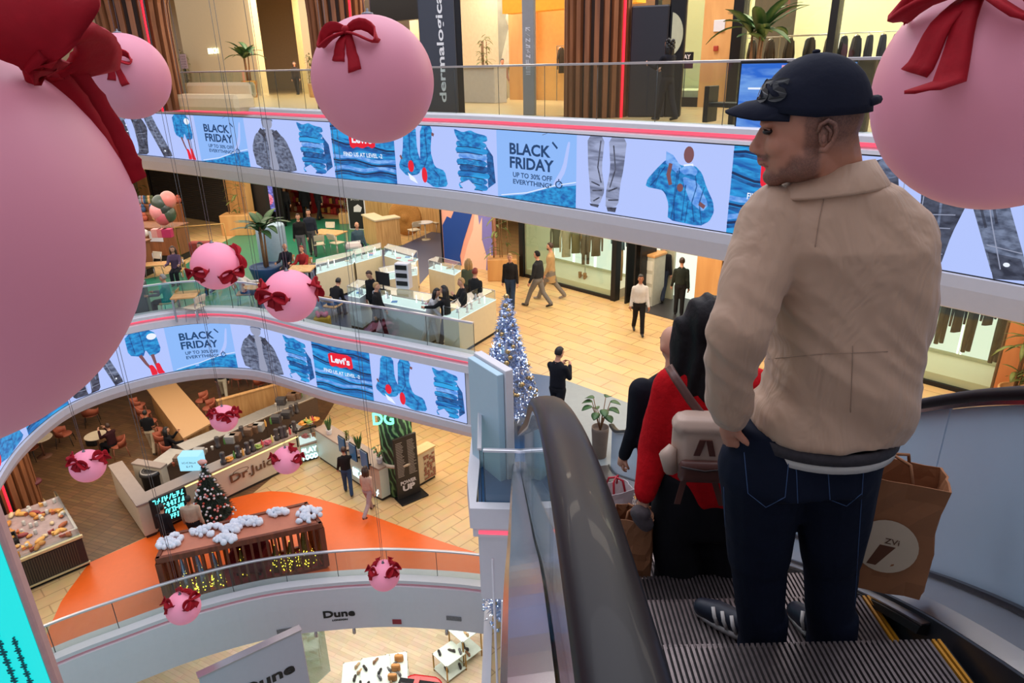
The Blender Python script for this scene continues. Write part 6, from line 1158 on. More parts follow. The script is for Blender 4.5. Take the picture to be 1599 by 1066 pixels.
q=G(430,412,F2); cl=MB().lathe([(.52,0),(.54,.05),(.52,1.45),(.5,1.5),(.48,1.5)],n=24).build('pale_column',mat('pale_blue_column',(150,174,196),.5)); cl.location=(q.x,q.y,F2); tag(cl,'short pale blue round plinth behind the banana palm','plinth')
# toy and gift stall
q=G(228,430,F2); P=[G(190,424,F2),G(212,420,F2)]
for nm,c4,h_,lab in (('stall_counter',[(182,436),(208,430),(208,424),(182,430)],1.2,'dark wood slatted stall counter with black base near the giant globe'),('stall_counter',[(238,408),(268,412),(276,400),(246,396)],1.3,'brown slatted stall counter with a white notice')):
    pts=[G(x,y,F2) for x,y in c4]; cx=sum(p.x for p in pts)/4; cy=sum(p.y for p in pts)/4; r=empty(nm,(cx,cy,F2),-.15,lab,'counter'); MB().bbox(-.95,.95,-.45,.45,.25,h_,.02).build('front',WOODD,r); MB().bbox(-.9,.9,-.42,.42,0,.25,.01).build('plinth',BLACK,r); MB().bbox(-1,1,-.5,.5,h_,h_+.05,.01).build('worktop',WOODD,r)
    if h_>1.25: MB().box(-.1,.45,-.47,-.455,.8,1.2).build('notice',WHITE,r)
q=G(205,372,F2); stl=empty('display_rack',(q.x,q.y,F2),-.15,'long tiered display rack loaded with toys by the palm planter','display rack'); 
for k in range(3): MB().bbox(-2.2,2.4,-.9+.5*k,-.45+.5*k,0,.9+.28*k,.02).build('tier',WOODD,stl)
for k in range(60):
    c_=rng.choice(((60,90,130),(200,120,90),(230,220,210),(90,100,70),(180,90,70),(150,150,160),(220,170,120))); o=MB().sphere((0,0,0),.13,8,6,0,None,(1,.9,1.1)).sphere((0,0,.15),.09,8,5).build('plush_toy',mat('toy_%d_%d_%d'%c_,c_,.9,noise_amt=.2,nscale=20)); kk=k%3; o.location=(q.x+rng.uniform(-2.0,2.3),q.y-.67+.5*kk,F2+1.02+.28*kk); tag(o,'small soft toy on the tiered rack of the stall','soft toy','soft toys on the stall rack')
for k in range(22):
    o=MB().sphere((0,0,0),.14,8,6).build('plush_toy',mat('toy_230_220_210',(230,220,210),.9)); q2=G(233+rng.uniform(-6,6),405+rng.uniform(-14,6),F2); o.location=(q2.x,q2.y,F2+.14+.26*(k%5)); tag(o,'white rounded toy stacked on the tall stall end','soft toy','white toys stacked at the stall end')
for px,py,c_ in ((250,318,(60,70,60)),(262,312,(206,120,112)),(256,326,(50,56,52)),(247,330,(220,140,140)),(262,334,(64,76,60)),(254,338,(190,90,100))):
    p=A(px,py,29); o=MB().sphere((0,0,0),.3,14,10,0,None,(1,1,1.12)).build('balloon',mat('balloon_%d_%d_%d'%c_,c_,.25)); o.location=p; tag(o,'balloon in the pink and dark green bunch over the toy stall','balloon','balloon bunch over the stall'); MB().cyl((0,0,-.33),(0,0,F2+1.2-p.z),.006).build('string',WHITE,o)
for px,c_,l in ((256,(214,110,110),'pink gift box on the brown slatted counter'),(247,(220,150,140),'pale pink gift box on the brown slatted counter'),(263,(190,40,90),'white framed magenta card on the brown slatted counter')):
    p=G(px,370,F2+1.35); o=MB().bbox(-.16,.16,-.12,.12,0,.3,.01).build('gift_box',mat('gb_%d'%c_[1],c_,.5)); o.location=(p.x,p.y,F2+1.35); tag(o,l,'box')
# waste bins, orange bench, barrier
q=G(192,505,F2); b_=empty('recycling_bin',(q.x-.1,q.y+.6,F2),.35,'wide grey recycling bin with two round openings behind the balustrade','bin'); MB().bbox(-.6,.6,-.3,.3,0,1.0,.03).build('body',mat('bin_grey',(96,98,104),.4,.3),b_)
for x in (-.3,.3): MB().lathe([(.12,.99),(.2,1.0),(.2,1.04),(.13,1.05)],(x,0,0),18).build('ring',STEEL,b_); MB().lathe([(.01,1.03),(.125,1.035)],(x,0,0),14).build('opening',BLACK,b_)
q=G(252,432,F2); table('wooden_bench','rect',1.7,.55,.5,WOODL,WOODL,'low orange wooden bench beside the toy stall counter',q,.15); q=G(262,424,F2)+Vector((.3,.6,0)); bs_=empty('barrier_rail',q,0,'thin brass queue barrier beside the brown slatted counter','barrier'); MB().tube([(0,0,0),(0,0,1.5),(1.6,.5,1.5),(1.6,.5,0)],.03,6).build('frame',mat('brass',(190,150,90),.35,.9),bs_); MB().bbox(.3,1.1,.1,.4,.0,.9,.05).build('basket',mat('red_basket',(150,50,40),.7,noise_amt=.4),bs_)
# cafe tables by the balustrade with seated people
GP=[(268,492,100,'grey haired person in grey coat seated at the wooden cafe table behind the glass',dict(top=(110,108,116),bot=(44,42,46),hair='short',hc='g')),(280,440,190,'person with long dark hair and mauve scarf seated beside the orange bench',dict(top=(92,70,92),bot=(28,28,34),hair='long',hc='b')),(385,478,-80,'person with black hair in white jumper seated at a cafe table behind a globe bow',dict(top=(214,206,196),bot=(60,76,110),hair='short',hc='k',skin=1)),(452,436,180,'bald person in black top seated behind the largest pair of pink globes',dict(top=(34,34,42),bot=(40,40,48),hair='bald')),(478,440,170,'person in red top seated next to the bald person',dict(top=(150,40,40),bot=(60,50,60),hair='short',hc='r')),(522,498,-20,'person in black bent forward on a stool by the jewellery kiosk',dict(top=(24,24,28),bot=(44,60,92),hair='short',hc='k',lean=40))]
sc_ch=chair('cafe_chair',WOODL,STEEL,.45,.8)
for px,py,hd_,l,kw in GP:
    q=G(px,py,F2); sk=kw.pop('skin',0); person(Vector((q.x,q.y,F2)),hd_,l,H=1.7,sit=True,legs=SITL,arms=((45,8,45),(40,8,50)),skin=sk,**kw)
    c=put(sc_ch,(q.x,q.y,F2),math.radians(hd_),'wooden seat chair under the '+' '.join(l.split()[:6])); c['category']='chair'
for o in children(sc_ch): bpy.data.objects.remove(o)
bpy.data.objects.remove(sc_ch)
q=G(297,496,F2); table('cafe_table','rect',.7,.7,.74,WOODL,STEEL,'small wooden cafe table behind the glass beside the grey coated person',q,.2); q=G(405,482,F2); table('cafe_table','round',.7,0,.74,WOODL,DARK,'round wooden table in front of the white jumper person',q); q=G(475,452,F2); table('cafe_table','rect',.8,.8,.74,BAMB,DARK,'small bamboo table beside the seated person in red',q)
c=chair('cafe_chair',CW,STEEL,.45,.8); c.location=G(308,500,F2); c.rotation_euler=(0,0,1.2); tag(c,'white cafe chair on the empty side of the small wooden table','chair')
q=G(505,512,F2); o=MB().bbox(-.22,.22,-.12,.12,0,.34,.03).build('shopping_bag',mat('yellow_bag',(206,160,40),.6)); o.location=(q.x,q.y,F2); tag(o,'yellow gift bag with pink flowers on the kiosk floor','bag'); mb=MB()
for k in range(14): mb.sphere((rng.uniform(-.18,.18),rng.uniform(-.09,.09),.37+rng.uniform(0,.08)),.06,6,4)
mb.build('flowers',mat('pink_flowers',(200,110,140),.8),o)
q=G(490,506,F2); o=MB().bbox(-.2,.2,-.1,.1,0,.5,.04).build('shopping_bag',mat('white_plastic',(190,196,190),.6)); o.location=(q.x,q.y,F2); tag(o,'white plastic bag on the floor beside the yellow gift bag','bag')
# jewellery kiosk
KW=mat('kiosk_panel',(196,206,208),.4,noise_amt=.02); KWW=mat('kiosk_wood_panel',(214,200,166),.5,noise_amt=.04); CASE=glass('case_glass',(235,244,244),.1); CGL=glow('case_glow',(226,244,240),1.1)
def kcounter(pts,h,label,m=KW,case=.28):
    P=[G(x,y,F2) for x,y in pts]; c0=sum(P,Vector())/len(P); r=empty('jewellery_counter',c0,0,label,'counter'); Q=[(p.x-c0.x,p.y-c0.y) for p in P]; IN=[(x*.97,y*.97) for x,y in Q]
    MB().prism(IN,0,.08).build('plinth',BLACK,r); MB().prism(Q,.08,h).build('body',m,r); MB().prism([(x*1.01,y*1.01) for x,y in Q],h,h+.02).build('lit_deck',CGL,r)
    MB().prism(IN,h+.02,h+case).build('glass_case',CASE,r); ed=MB()
    for a_,b_ in zip(IN,IN[1:]+IN[:1]): ed.cyl((a_[0],a_[1],h+case),(b_[0],b_[1],h+case),.008,None,4); ed.cyl((a_[0],a_[1],h),(a_[0],a_[1],h+case),.008,None,4)
    ed.build('case_edge',STEEL,r)
    xs=[q_[0] for q_ in Q]; n=int(max(4,((P[1]-P[0]).length+(P[2]-P[1]).length)*3.2))
    for k in range(n):
        t=rng.uniform(.1,.9); s_=rng.uniform(.15,.85); a_=Vector((*Q[0],0)).lerp(Vector((*Q[1],0)),t); b_=Vector((*Q[3],0)).lerp(Vector((*Q[2],0)),t); p=a_.lerp(b_,s_); k_=rng.random(); mb=MB()
        if k_<.4: mb.lathe([(.05,0),(.02,.02),(.03,.12),(.01,.18)],n=8); nm,l2,mm='bust_stand','pale necklace bust in the jewellery cases',WHITE
        elif k_<.7: mb.bbox(-.08,.08,-.05,.05,0,.03,.006); nm,l2,mm='jewellery_tray','small jewellery tray in the lit glass cases',rng.choice((mat('tray_pink',(220,150,170),.6),mat('tray_blue',(120,160,220),.6),mat('tray_cream',(230,220,200),.6)))
        else: mb.cyl((0,0,0),(0,0,.2),.014,None,8); nm,l2,mm='spot_stick','slim glowing light stick inside the jewellery cases',LITS
        o=mb.build(nm,mm); o.location=(c0.x+p.x,c0.y+p.y,F2+h+.022); tag(o,l2,{'bust_stand':'bust','jewellery_tray':'tray','spot_stick':'lamp'}[nm],l2)
    return r
kcounter([(549,512),(567,516),(584,503),(566,499)],.95,'square pale jewellery counter block at the kiosk corner near the balustrade')
kcounter([(587,521),(671,540),(690,529),(606,511)],.95,'long pale jewellery counter parallel to the balustrade')
kcounter([(695,549),(719,555),(776,520),(752,514)],.95,'pale jewellery counter ending at the silver tree',KWW)
kcounter([(600,486),(655,476),(655,462),(596,474)],.95,'cream panelled jewellery counter in the middle of the kiosk',KWW,.2)
kcounter([(500,474),(556,456),(562,446),(500,463)],.95,'rear jewellery counter with green glass near the globe bow',KWW); kcounter([(560,455),(600,442),(600,432),(556,446)],.95,'rear jewellery counter behind the bent down worker',KWW); kcounter([(604,442),(650,458),(656,448),(610,434)],.95,'rear jewellery counter facing the slate blue floor',KWW); kcounter([(672,462),(712,474),(722,466),(684,455)],.9,'rear jewellery counter behind the two women leaning together',KWW)
q=G(632,452,F2+1.2); st=empty('display_stand',(q.x,q.y,F2+1.25),-.3,'small white tiered display stand with black cards on the rear counter','display stand'); MB().bbox(-.2,.2,-.12,.12,0,.7,.02).build('frame',WHITE,st)
for z in (.1,.32,.54): MB().box(-.16,.16,-.14,-.121,z,z+.12).build('card',BLACK,st)
q=G(600,462,F2+.97); mo_=empty('till_monitor',(q.x,q.y,F2+1.17),-.6,'black till monitor on the middle jewellery counter','monitor'); MB().bbox(-.25,.25,-.02,.02,.12,.48,.01).build('screen',BLACK,mo_); MB().lathe([(.1,0),(.09,.02),(.02,.03),(.02,.14)],n=12).build('stand',BLACK,mo_)
q=G(553,432,F2); o=empty('toy_pushchair',(q.x+.1,q.y,F2),.3,'colourful pale blue and yellow pushchair in front of the teal jumper person','pushchair'); MB().bbox(-.25,.25,-.25,.25,.35,1.0,.08).build('seat',mat('push_teal',(120,190,180),.7,noise_amt=.5,nscale=6),o); MB().bbox(-.27,.27,-.1,.3,.95,1.2,.1).build('hood',mat('push_grey',(200,190,190),.7),o); MB().tube([(-.25,.25,.1),(-.25,.3,1.2),(.25,.3,1.2),(.25,.25,.1)],.02,6).build('frame',STEEL,o)
for x in (-.22,.22):
    for y in (-.25,.25): MB().lathe([(.09,-.02),(.1,0),(.09,.02)],n=14,M=T(x,y,.1,0,0,math.pi/2)).build('wheel',BLACK,o)
# silver christmas trees
SIL=mat('tinsel_silver',(190,205,235),.22,.75,noise_amt=.15,nscale=40); SILB=mat('silver_ball',(200,215,245),.12,1); SPK=glow('fairy_white',(215,230,255),3.5); GOLD=mat('gold_ball',(200,170,120),.2,.9)
def silver_tree(loc,h,r0,label,n=1500):
    r=empty('christmas_tree',loc,0,label,'christmas tree'); MB().cyl((0,0,0),(0,0,h*.3),.06).build('trunk',DARK,r); mb=MB(); R=random.Random(5)
    for i in range(n):
        t=R.random()**.7; z=h*(1-t)*.93+.12*h*0+.1*h*(1-(1-t)); rad=r0*t*R.uniform(.75,1.05)+.02; a=R.random()*6.283; c,s=math.cos(a),math.sin(a); z=h-(h*.86)*t; L_=R.uniform(.05,.11); w=.018
        p=Vector((c*rad,s*rad,z)); d=Vector((c*.8+R.uniform(-.5,.5),s*.8+R.uniform(-.5,.5),R.uniform(-.6,.5))).normalized(); e=d.orthogonal().normalized(); f=d.cross(e); mb.add([p-d*.05+e*w,p-d*.05-e*w*.5+f*w,p-d*.05-e*w*.5-f*w,p+d*L_],[(0,1,2),(0,3,1),(1,3,2),(2,3,0)],0)
    mb.lathe([(r0*.8,h*.16),(r0*.5,h*.45),(.02,h*.97)],n=20,smooth=False); mb.build('foliage',SIL,r)
    for nm,mm,k,rr_ in (('silver_bauble',SILB,90,.042),('gold_bauble',GOLD,45,.045)):
        for i in range(k if k<100 else 99):
            t=R.random()**.7; a=-R.random()*3.4+.1; z=h-h*.86*t; rad=r0*t*1.04; o=MB().sphere((0,0,0),rr_*R.uniform(.8,1.3),8,6).build(nm,mm,r); o.location=(math.cos(a)*rad,math.sin(a)*rad,z)
    mb=MB()
    for i in range(420): t=R.random()**.7; a=R.random()*6.283; mb.sphere((math.cos(a)*r0*t*1.06,math.sin(a)*r0*t*1.06,h-h*.86*t),.011,5,4)
    tag(mb.build('fairy_light',SPK,r),kind='stuff'); return r
q=A(793,560,12.3); silver_tree((q.x,q.y,F2),2.78,.62,'tall silver tinsel christmas tree at the escalator landing'); q=A(800,940,12.9); silver_tree((q.x+.15,q.y,F1),2.6,.85,'silver tinsel christmas tree on the lower storey beneath the landing',900)
# white fin wall, landing rail, small things at the landing
fin=empty('partition_fin',(0,10.4,F2),0,'tall white angled partition fin standing on the landing','partition'); p0=A(803,578,10.4)
zt=A(803,578,10.4).z; B0=G(805,745,F2); B1=Vector((A(752,553,11.3).x,A(752,553,11.3).y,0)); fin.location=(B0.x,B0.y,F2); d=Vector((B1.x-B0.x,B1.y-B0.y,0)); L_=d.length; an=math.atan2(d.y,d.x); fin.rotation_euler=(0,0,an)
MB().bbox(0,L_,-.0,.16,0,zt-F2,.01).build('inner_leaf',WHITE,fin); MB().bbox(.03,L_-.02,.17,.30,0,zt-F2-.05,.01).build('outer_leaf',mat('pale_blue_leaf',(176,206,222),.35,noise_amt=.02),fin)
pts=[(-.60,15.2),(-.66,12.5),(-.56,9.62),(.25,9.52)]; PL=Path(pts,smooth=False); balustrade(Path([(-.62,13.2),(-.60,11.0),(-.56,9.62)],smooth=False),F2+.02,12.5,'short glass balustrade along the side of the landing',1.2,off=.0); balustrade(Path([(-.5,9.6),(.62,9.5)],smooth=False),F2+.02,12.5,'straight glass balustrade across the front of the landing',.8,off=.0)
def landing_face():
    mb=MB(); P=[(-.95,15.3),(-.72,12.4),(-.74,10.4),(-.70,9.5),(1.2,9.35)]
    pa=Path(P,smooth=False); pa.sweep(mb,[(-.1,F2-.25),(-.1,F2+.1),(.1,F2+.1),(.12,F2-.28),(.04,F2-.3),(.04,F2-.5),(.0,F2-.52),(-.12,F2-.54),(-.12,F2-1.9),(-.3,F2-1.95)],0); return mb
tag(landing_face().build('trim_4',WHITE),kind='structure'); mb=MB(); Path([(-.62,9.46),(1.1,9.31)],smooth=False).sweep(mb,[(.0,F2-.44),(.03,F2-.43),(.03,F2-.38),(.0,F2-.37)],0,0,None,True); tag(mb.build('light_strip',PINKL),'pink light strip under the landing edge beside the escalator','light strip')
q=G(936,712,F2); plant(q,.55,'monstera','small potted monstera on a square grey planter by the escalator foot',(.16,.62),mat('grey_planter',(120,104,92),.7),rng)
# ---------------------------------------------------------------- lower storey: juice bar, cafe, pavilion, patisserie
JB=mat('juice_bar_panel',(196,182,162),.45,noise_amt=.03); JT=mat('juice_bar_top',(150,132,122),.4,noise_amt=.06); JD=mat('juice_bar_dark',(44,38,38),.5); GLOWW=glow('warm_strip',(255,226,150),1.6); LETW=glow('lit_letters',(205,245,255),2.6); PLYW=wood_mat('ply_wood',(176,128,78),(204,158,104),(3,3,.3))
jb=empty('juice_bar',(-8,19,F1),0,'long L-shaped juice bar counter with pale panels and lit underside','counter'); jo=jb.location
def wallrun(px,h,m,name,th=.5,top=None,over=.03,parent=None,strip=False,inward=1):
    parent=parent or jb; P=[G(x,y,F1)-parent.location for x,y in px]
    for i_,(a,b) in enumerate(zip(P,P[1:])):
        wallrun.k+=1; h=h+.003*(1+wallrun.k%4); d=b-a; L_=d.length; M=Matrix.Translation((a.x,a.y,0))@Matrix.Rotation(math.atan2(d.y,d.x),4,'Z'); MB().bbox(0,L_,0,th*inward if inward>0 else 0,.1,h,.01,0,M).build(name,m,parent); MB().box(.03,L_-.03,.04,th-.04,0,.1,0,M).build('plinth',JD,parent)
        MB().bbox(-over,L_+over,-over,th+over,h,h+.06,.01,0,M).build('worktop',top or JT,parent)
        if strip: MB().box(.05,L_-.05,-.02,-.002,h-.07,h-.03,0,M).build('strip_light',GLOWW,parent)
    return P
wallrun.k=0
JP=wallrun([(184,776),(228,842)],1.1,JB,'side_panel',.35); JP2=wallrun([(230,840),(473,723)],1.1,JB,'front_panel',.45,None,.03,None,True)
p=G(300,808,F1); 
def lettering_on(a,b,t,z,h,w,m,parent,frac=.5,th=.02,out=.01):
    A_,B_=G(*a,F1)-parent.location,G(*b,F1)-parent.location; d=(B_-A_); u=d.normalized(); n=Vector((u.y,-u.x,0)); q=A_+d*frac+n*out; M=Matrix(((u.x,0,n.x,q.x),(u.y,0,n.y,q.y),(0,1,0,z),(0,0,0,1))); mb=MB(); mb.text(t,M,h,0,th,w,.01); return mb.build('lettering',m,parent)
lettering_on((228,842),(473,723),'Dr.Juice',.42,.36,1.7,mat('bronze_letters',(104,78,60),.4,.2),jb,.68)
MB().tube([jo*0+(G(228,842,F1)-jo).lerp(G(474,734,F1)-jo,.60+.05*math.cos(t))+Vector((0,-.03,.93+.08*math.sin(t))) for t in [math.pi*2*i/14 for i in range(15)]],.012,6).build('leaf_emblem',mat('bronze_letters',(130,104,84),.4,.4),jb)
fc=empty('food_case',jo,0,'glass food display case with small lit lettering','display case'); wallrun([(473,723),(498,716)],.62,mat('mint_panel',(190,222,216),.4),'base_panel',.6,JT,.02,fc); lettering_on((473,723),(498,716),'PLAY',.36,.18,.5,LETW,fc,.5,.03); lettering_on((473,723),(498,716),'FOOD',.10,.18,.5,LETW,fc,.5,.03)
A_,B_=G(470,725,F1)-jo,G(500,715,F1)-jo; d=B_-A_; M=Matrix.Translation((A_.x,A_.y,0))@Matrix.Rotation(math.atan2(d.y,d.x),4,'Z'); MB().box(0,d.length,.02,.6,.7,1.25,0,M).build('glass_case',CASE,fc); MB().box(.02,d.length-.02,.05,.58,.7,.72,0,M).build('lit_deck',CGL,fc); mb=MB()
for x in (0,d.length):
    for y in (.02,.6): mb.box(x-.02,x+.02,y-.02,y+.02,.68,1.27,0,M)
mb.box(0,d.length,.0,.04,1.23,1.27,0,M); mb.box(0,d.length,.58,.62,1.23,1.27,0,M); mb.build('case_edge',DARK,fc)
jl=empty('order_counter',jo,0,'pale order counter with hanging plants and three order screens','counter'); wallrun([(498,716),(597,783)],1.12,mat('mint_counter',(196,210,200),.45,noise_amt=.03),'front_panel',.5,JT,.03,jl); wallrun([(597,783),(620,768)],1.12,JB,'corner_panel',.5,JT,.03,jl)

A_,B_=G(498,716,F1)-jo,G(597,783,F1)-jo; d=(B_-A_); u=d.normalized(); n=Vector((u.y,-u.x,0)); mb=MB()
for fr_,w_,z_,k_ in ((.70,.75,.36,4),(.93,.32,.12,2)): q=A_+d*fr_+n*.01; scrawl(mb,Matrix(((u.x,0,n.x,q.x),(u.y,0,n.y,q.y),(0,1,0,z_),(0,0,0,1))),w_,.26,.03,k_,k_)
mb.build('lit_letters',LETW,jl)
rc=empty('brick_counter',jo,0,'pale counter end with exposed brick pattern beside the menu stand','counter'); BRK=tile_mat('brick_pattern',(150,96,76),(176,122,96),(206,190,160),.22,.075,0,.8,.01); P=wallrun([(620,768),(656,760),(682,745)],1.12,mat('pale_render',(206,190,158),.7,noise_amt=.04),'panel',.35,mat('wood_edge',(210,176,126),.5),.03,rc)
lA,lB=G(664,756,F1)-jo,G(681,746,F1)-jo; d=lB-lA; M=Matrix.Translation((lA.x,lA.y,.15))@Matrix.Rotation(math.atan2(d.y,d.x),4,'Z'); mb=MB()
for r_ in range(11):
    for c_ in range(4):
        if rng.random()<.72: mb.bbox(d.length*c_/4+(.03 if r_%2 else 0),d.length*(c_+.9)/4,-.012,.0,r_*.08,r_*.08+.068,.003,0,M)
mb.build('brick_pattern',mat('brick_red',(156,104,84),.8,noise_amt=.2),rc)
# back counters of the bar
bk_=empty('back_counter',jo,0,'long back counter of the juice bar with drawers and machines','counter'); wallrun([(262,776),(300,745),(420,690),(500,655)],.95,mat('counter_dark',(84,66,56),.5),'cabinet',.6,mat('steel_top',(170,164,158),.3,.6),.02,bk_); wallrun([(218,770),(262,778)],1.05,JB,'end_panel',.25,JT,.02,bk_)
q=G(245,775,F1); sbn=MB().lathe([(.24,0),(.27,.05),(.3,.85),(.34,.87),(.33,.95),(.24,.99),(.2,.97)],n=20); o=sbn.build('waste_bin',mat('bin_black',(40,36,36),.5)); o.location=q; tag(o,'dark round waste bin with pale rim inside the juice bar corner','bin'); MB().lathe([(.2,.972),(.29,.985),(.3,.955)],n=20,cap=False).build('rim',mat('bin_rim',(170,160,150),.4),o)
q=G(306,790,F1); o=MB().bbox(-.32,.32,-.2,.2,0,.5,.015).build('lit_box',glow('lit_cyan_box',(150,215,240),1.2)); o.location=(q.x,q.y+.35,F1+1.16); tag(o,'small glowing pale blue box sign on the juice bar corner','sign'); mb=MB(); scrawl(mb,Matrix(((1,0,0,0),(0,0,-1,-.205),(0,1,0,.26),(0,0,0,1))),.42,.06,.002,8,1); scrawl(mb,Matrix(((1,0,0,0),(0,0,-1,-.205),(0,1,0,.13),(0,0,0,1))),.2,.07,.002,3,2); mb.build('lettering',JD,o)
def bits(a,b,n,z,yoff,grp,kinds,label):
    A_,B_=G(*a,F1),G(*b,F1)
    for k in range(n):
        p=A_.lerp(B_,(k+.5)/n)+Vector((0,yoff,0)); k_=rng.choice(kinds); mb=MB()
        if k_=='bottle': mb.lathe([(.035,0),(.04,.02),(.04,.17),(.015,.22),(.015,.26)],n=10); c_=rng.choice(((210,200,120),(90,140,70),(200,80,80),(230,225,210),(230,170,90)))
        elif k_=='cup': mb.lathe([(.03,0),(.045,.12),(.048,.13)],n=10); c_=rng.choice(((230,225,215),(210,200,190),(180,90,60)))
        elif k_=='blender': mb.lathe([(.09,0),(.1,.1),(.06,.13),(.08,.36),(.07,.4)],n=10); c_=(64,56,56)
        elif k_=='fruit_bowl': mb.lathe([(.05,0),(.14,.07),(.15,.09)],n=14); [mb.sphere((rng.uniform(-.07,.07),rng.uniform(-.07,.07),.11),.045,6,4) for _ in range(7)]; c_=rng.choice(((150,170,80),(190,90,110),(226,150,60)))
        else: mb.bbox(-.17,.17,-.14,.14,0,.26,.02); mb.bbox(-.13,.13,-.15,-.13,.05,.2,.01); c_=rng.choice(((60,56,58),(150,146,142),(110,80,60)))
        o=mb.build(k_,mat('bit_%d_%d_%d'%c_,c_,.4)); o.location=(p.x,p.y+rng.uniform(-.06,.06),F1+z); tag(o,label.replace('#',k_.replace('_',' ')),{'machine':'machine','fruit_bowl':'bowl','blender':'blender','bottle':'bottle','cup':'cup'}[k_],grp+' '+k_)
bits((268,785),(470,690),22,1.02,.35,'back counter',('machine','blender','cup','bottle','machine','cup'),'# standing on the long back counter of the juice bar'); bits((352,782),(468,726),16,1.17,.22,'front counter',('blender','fruit_bowl','bottle','blender'),'# on the front counter above the bronze bar lettering'); bits((430,680),(500,652),9,1.02,.3,'far counter',('cup','machine','bottle'),'# on the far end of the long back counter'); bits((476,722),(498,716),7,1.28,.3,'case top',('bottle','fruit_bowl','bottle'),'# standing on top of the glass food case')
bits((476,722),(498,716),6,.74,.3,'case inside',('fruit_bowl','cup'),'# inside the lit glass food case')
for px,py,k,l,h in ((512,733,'snake','spiky snake plant in white pot at the start of the order counter',.5),(540,752,'bamboo','trailing leafy plant on the order counter, nearer the spiky plant',.35),(558,765,'snake','taller snake plant in grey pot in the middle of the order counter',.55),(590,782,'monstera','dark leafy plant at the green column foot',.35)):
    q=G(px,py,F1); plant(Vector((q.x+.12,q.y+.3,F1+1.18)),h,k,l,(.1,.18),WHITE,rng)
A_,B_=G(500,722,F1),G(598,790,F1)
for k in range(3):
    p=A_.lerp(B_,.50+.17*k); an=math.atan2((B_-A_).y,(B_-A_).x); s=empty('order_screen',(p.x,p.y,F1+1.18),an,['dark order screen nearest the spiky plants','middle one of three dark order screens','dark order screen nearest the green column'][k],'screen'); MB().bbox(-.17,.17,-.14,-.10,.0,.55,.01).build('screen',led_mat('led_dim',(40,70,96)),s); MB().bbox(-.19,.19,-.10,-.07,-.02,.57,.01).build('housing',DARK,s); MB().cyl((0,-.09,.05),(0,.1,.0),.03).build('stand',DARK,s)
# green column with lit letters
JUNG,nt,b,mp=nodes_mat('jungle_print',.5); mp.inputs['Scale'].default_value=(1,1,.6); mp.inputs['Rotation'].default_value=(.6,.5,0); wv=nt.nodes.new('ShaderNodeTexWave'); wv.inputs['Scale'].default_value=2.2; wv.inputs['Distortion'].default_value=9; wv.inputs['Detail'].default_value=3; nt.links.new(mp.outputs[0],wv.inputs[0]); cr=nt.nodes.new('ShaderNodeValToRGB'); cr.color_ramp.elements[0].color=rgb((16,42,30)); cr.color_ramp.elements[1].color=rgb((110,160,110)); cr.color_ramp.elements[0].position=.35; cr.color_ramp.elements.new(.7).color=rgb((36,84,52)); nt.links.new(wv.outputs['Fac'],cr.inputs[0]); nt.links.new(cr.outputs[0],b.inputs['Base Color'])
q=G(612,790,F1)+Vector((.15,.9,0)); gc=empty('printed_column',(q.x,q.y,F1),0,'round column wrapped in dark green palm leaf print','column'); MB().lathe([(.5,0),(.5,3.55)],n=32).build('wrap',JUNG,gc); MB().lathe([(.56,1.1),(.58,1.16),(.56,1.2)],n=28).build('collar',JB,gc)
mb=MB(); mb.text('DG',Matrix(((1,0,0,-.22),(0,0,-1,-.54),(0,1,0,2.62),(0,0,0,1))),.4,0,.04,.62,.02); mb.build('lit_letters',glow('lit_green',(120,240,190),2.0),gc)
# menu stand
p0,p1=G(622,782,F1),G(656,768,F1); an=math.atan2(p1.y-p0.y,p1.x-p0.x); ms=empty('menu_stand',(p0+p1)/2,an,'tall black menu stand with bold white lettering beside the brick counter','menu stand'); w=(p1-p0).length/2
MB().bbox(-w-.05,w+.12,-.35,.18,0,.05,.015).build('base',DARK,ms); MB().bbox(-w,w,-.04,.04,.05,2.15,.01).build('panel',mat('menu_black',(42,38,36),.5),ms); FM=lambda z:Matrix(((1,0,0,0),(0,0,-1,-.043),(0,1,0,z),(0,0,0,1))); mb=MB(); mb.text('POWER',FM(.52),.13,0,.004,w*1.4,.03); mb.text('UP',FM(.28),.21,0,.004,w*1.1,.05); mb.build('lettering',WHITE,ms); mb=MB()
for k in range(22):
    for sx in (-1,1): mb.box(sx*w*.5-w*.36,sx*w*.5+w*rng.uniform(.1,.36),-.044,-.041,.82+.055*k,.82+.055*k+.022)
mb.build('menu_text',mat('menu_grey',(150,144,138),.6),ms)
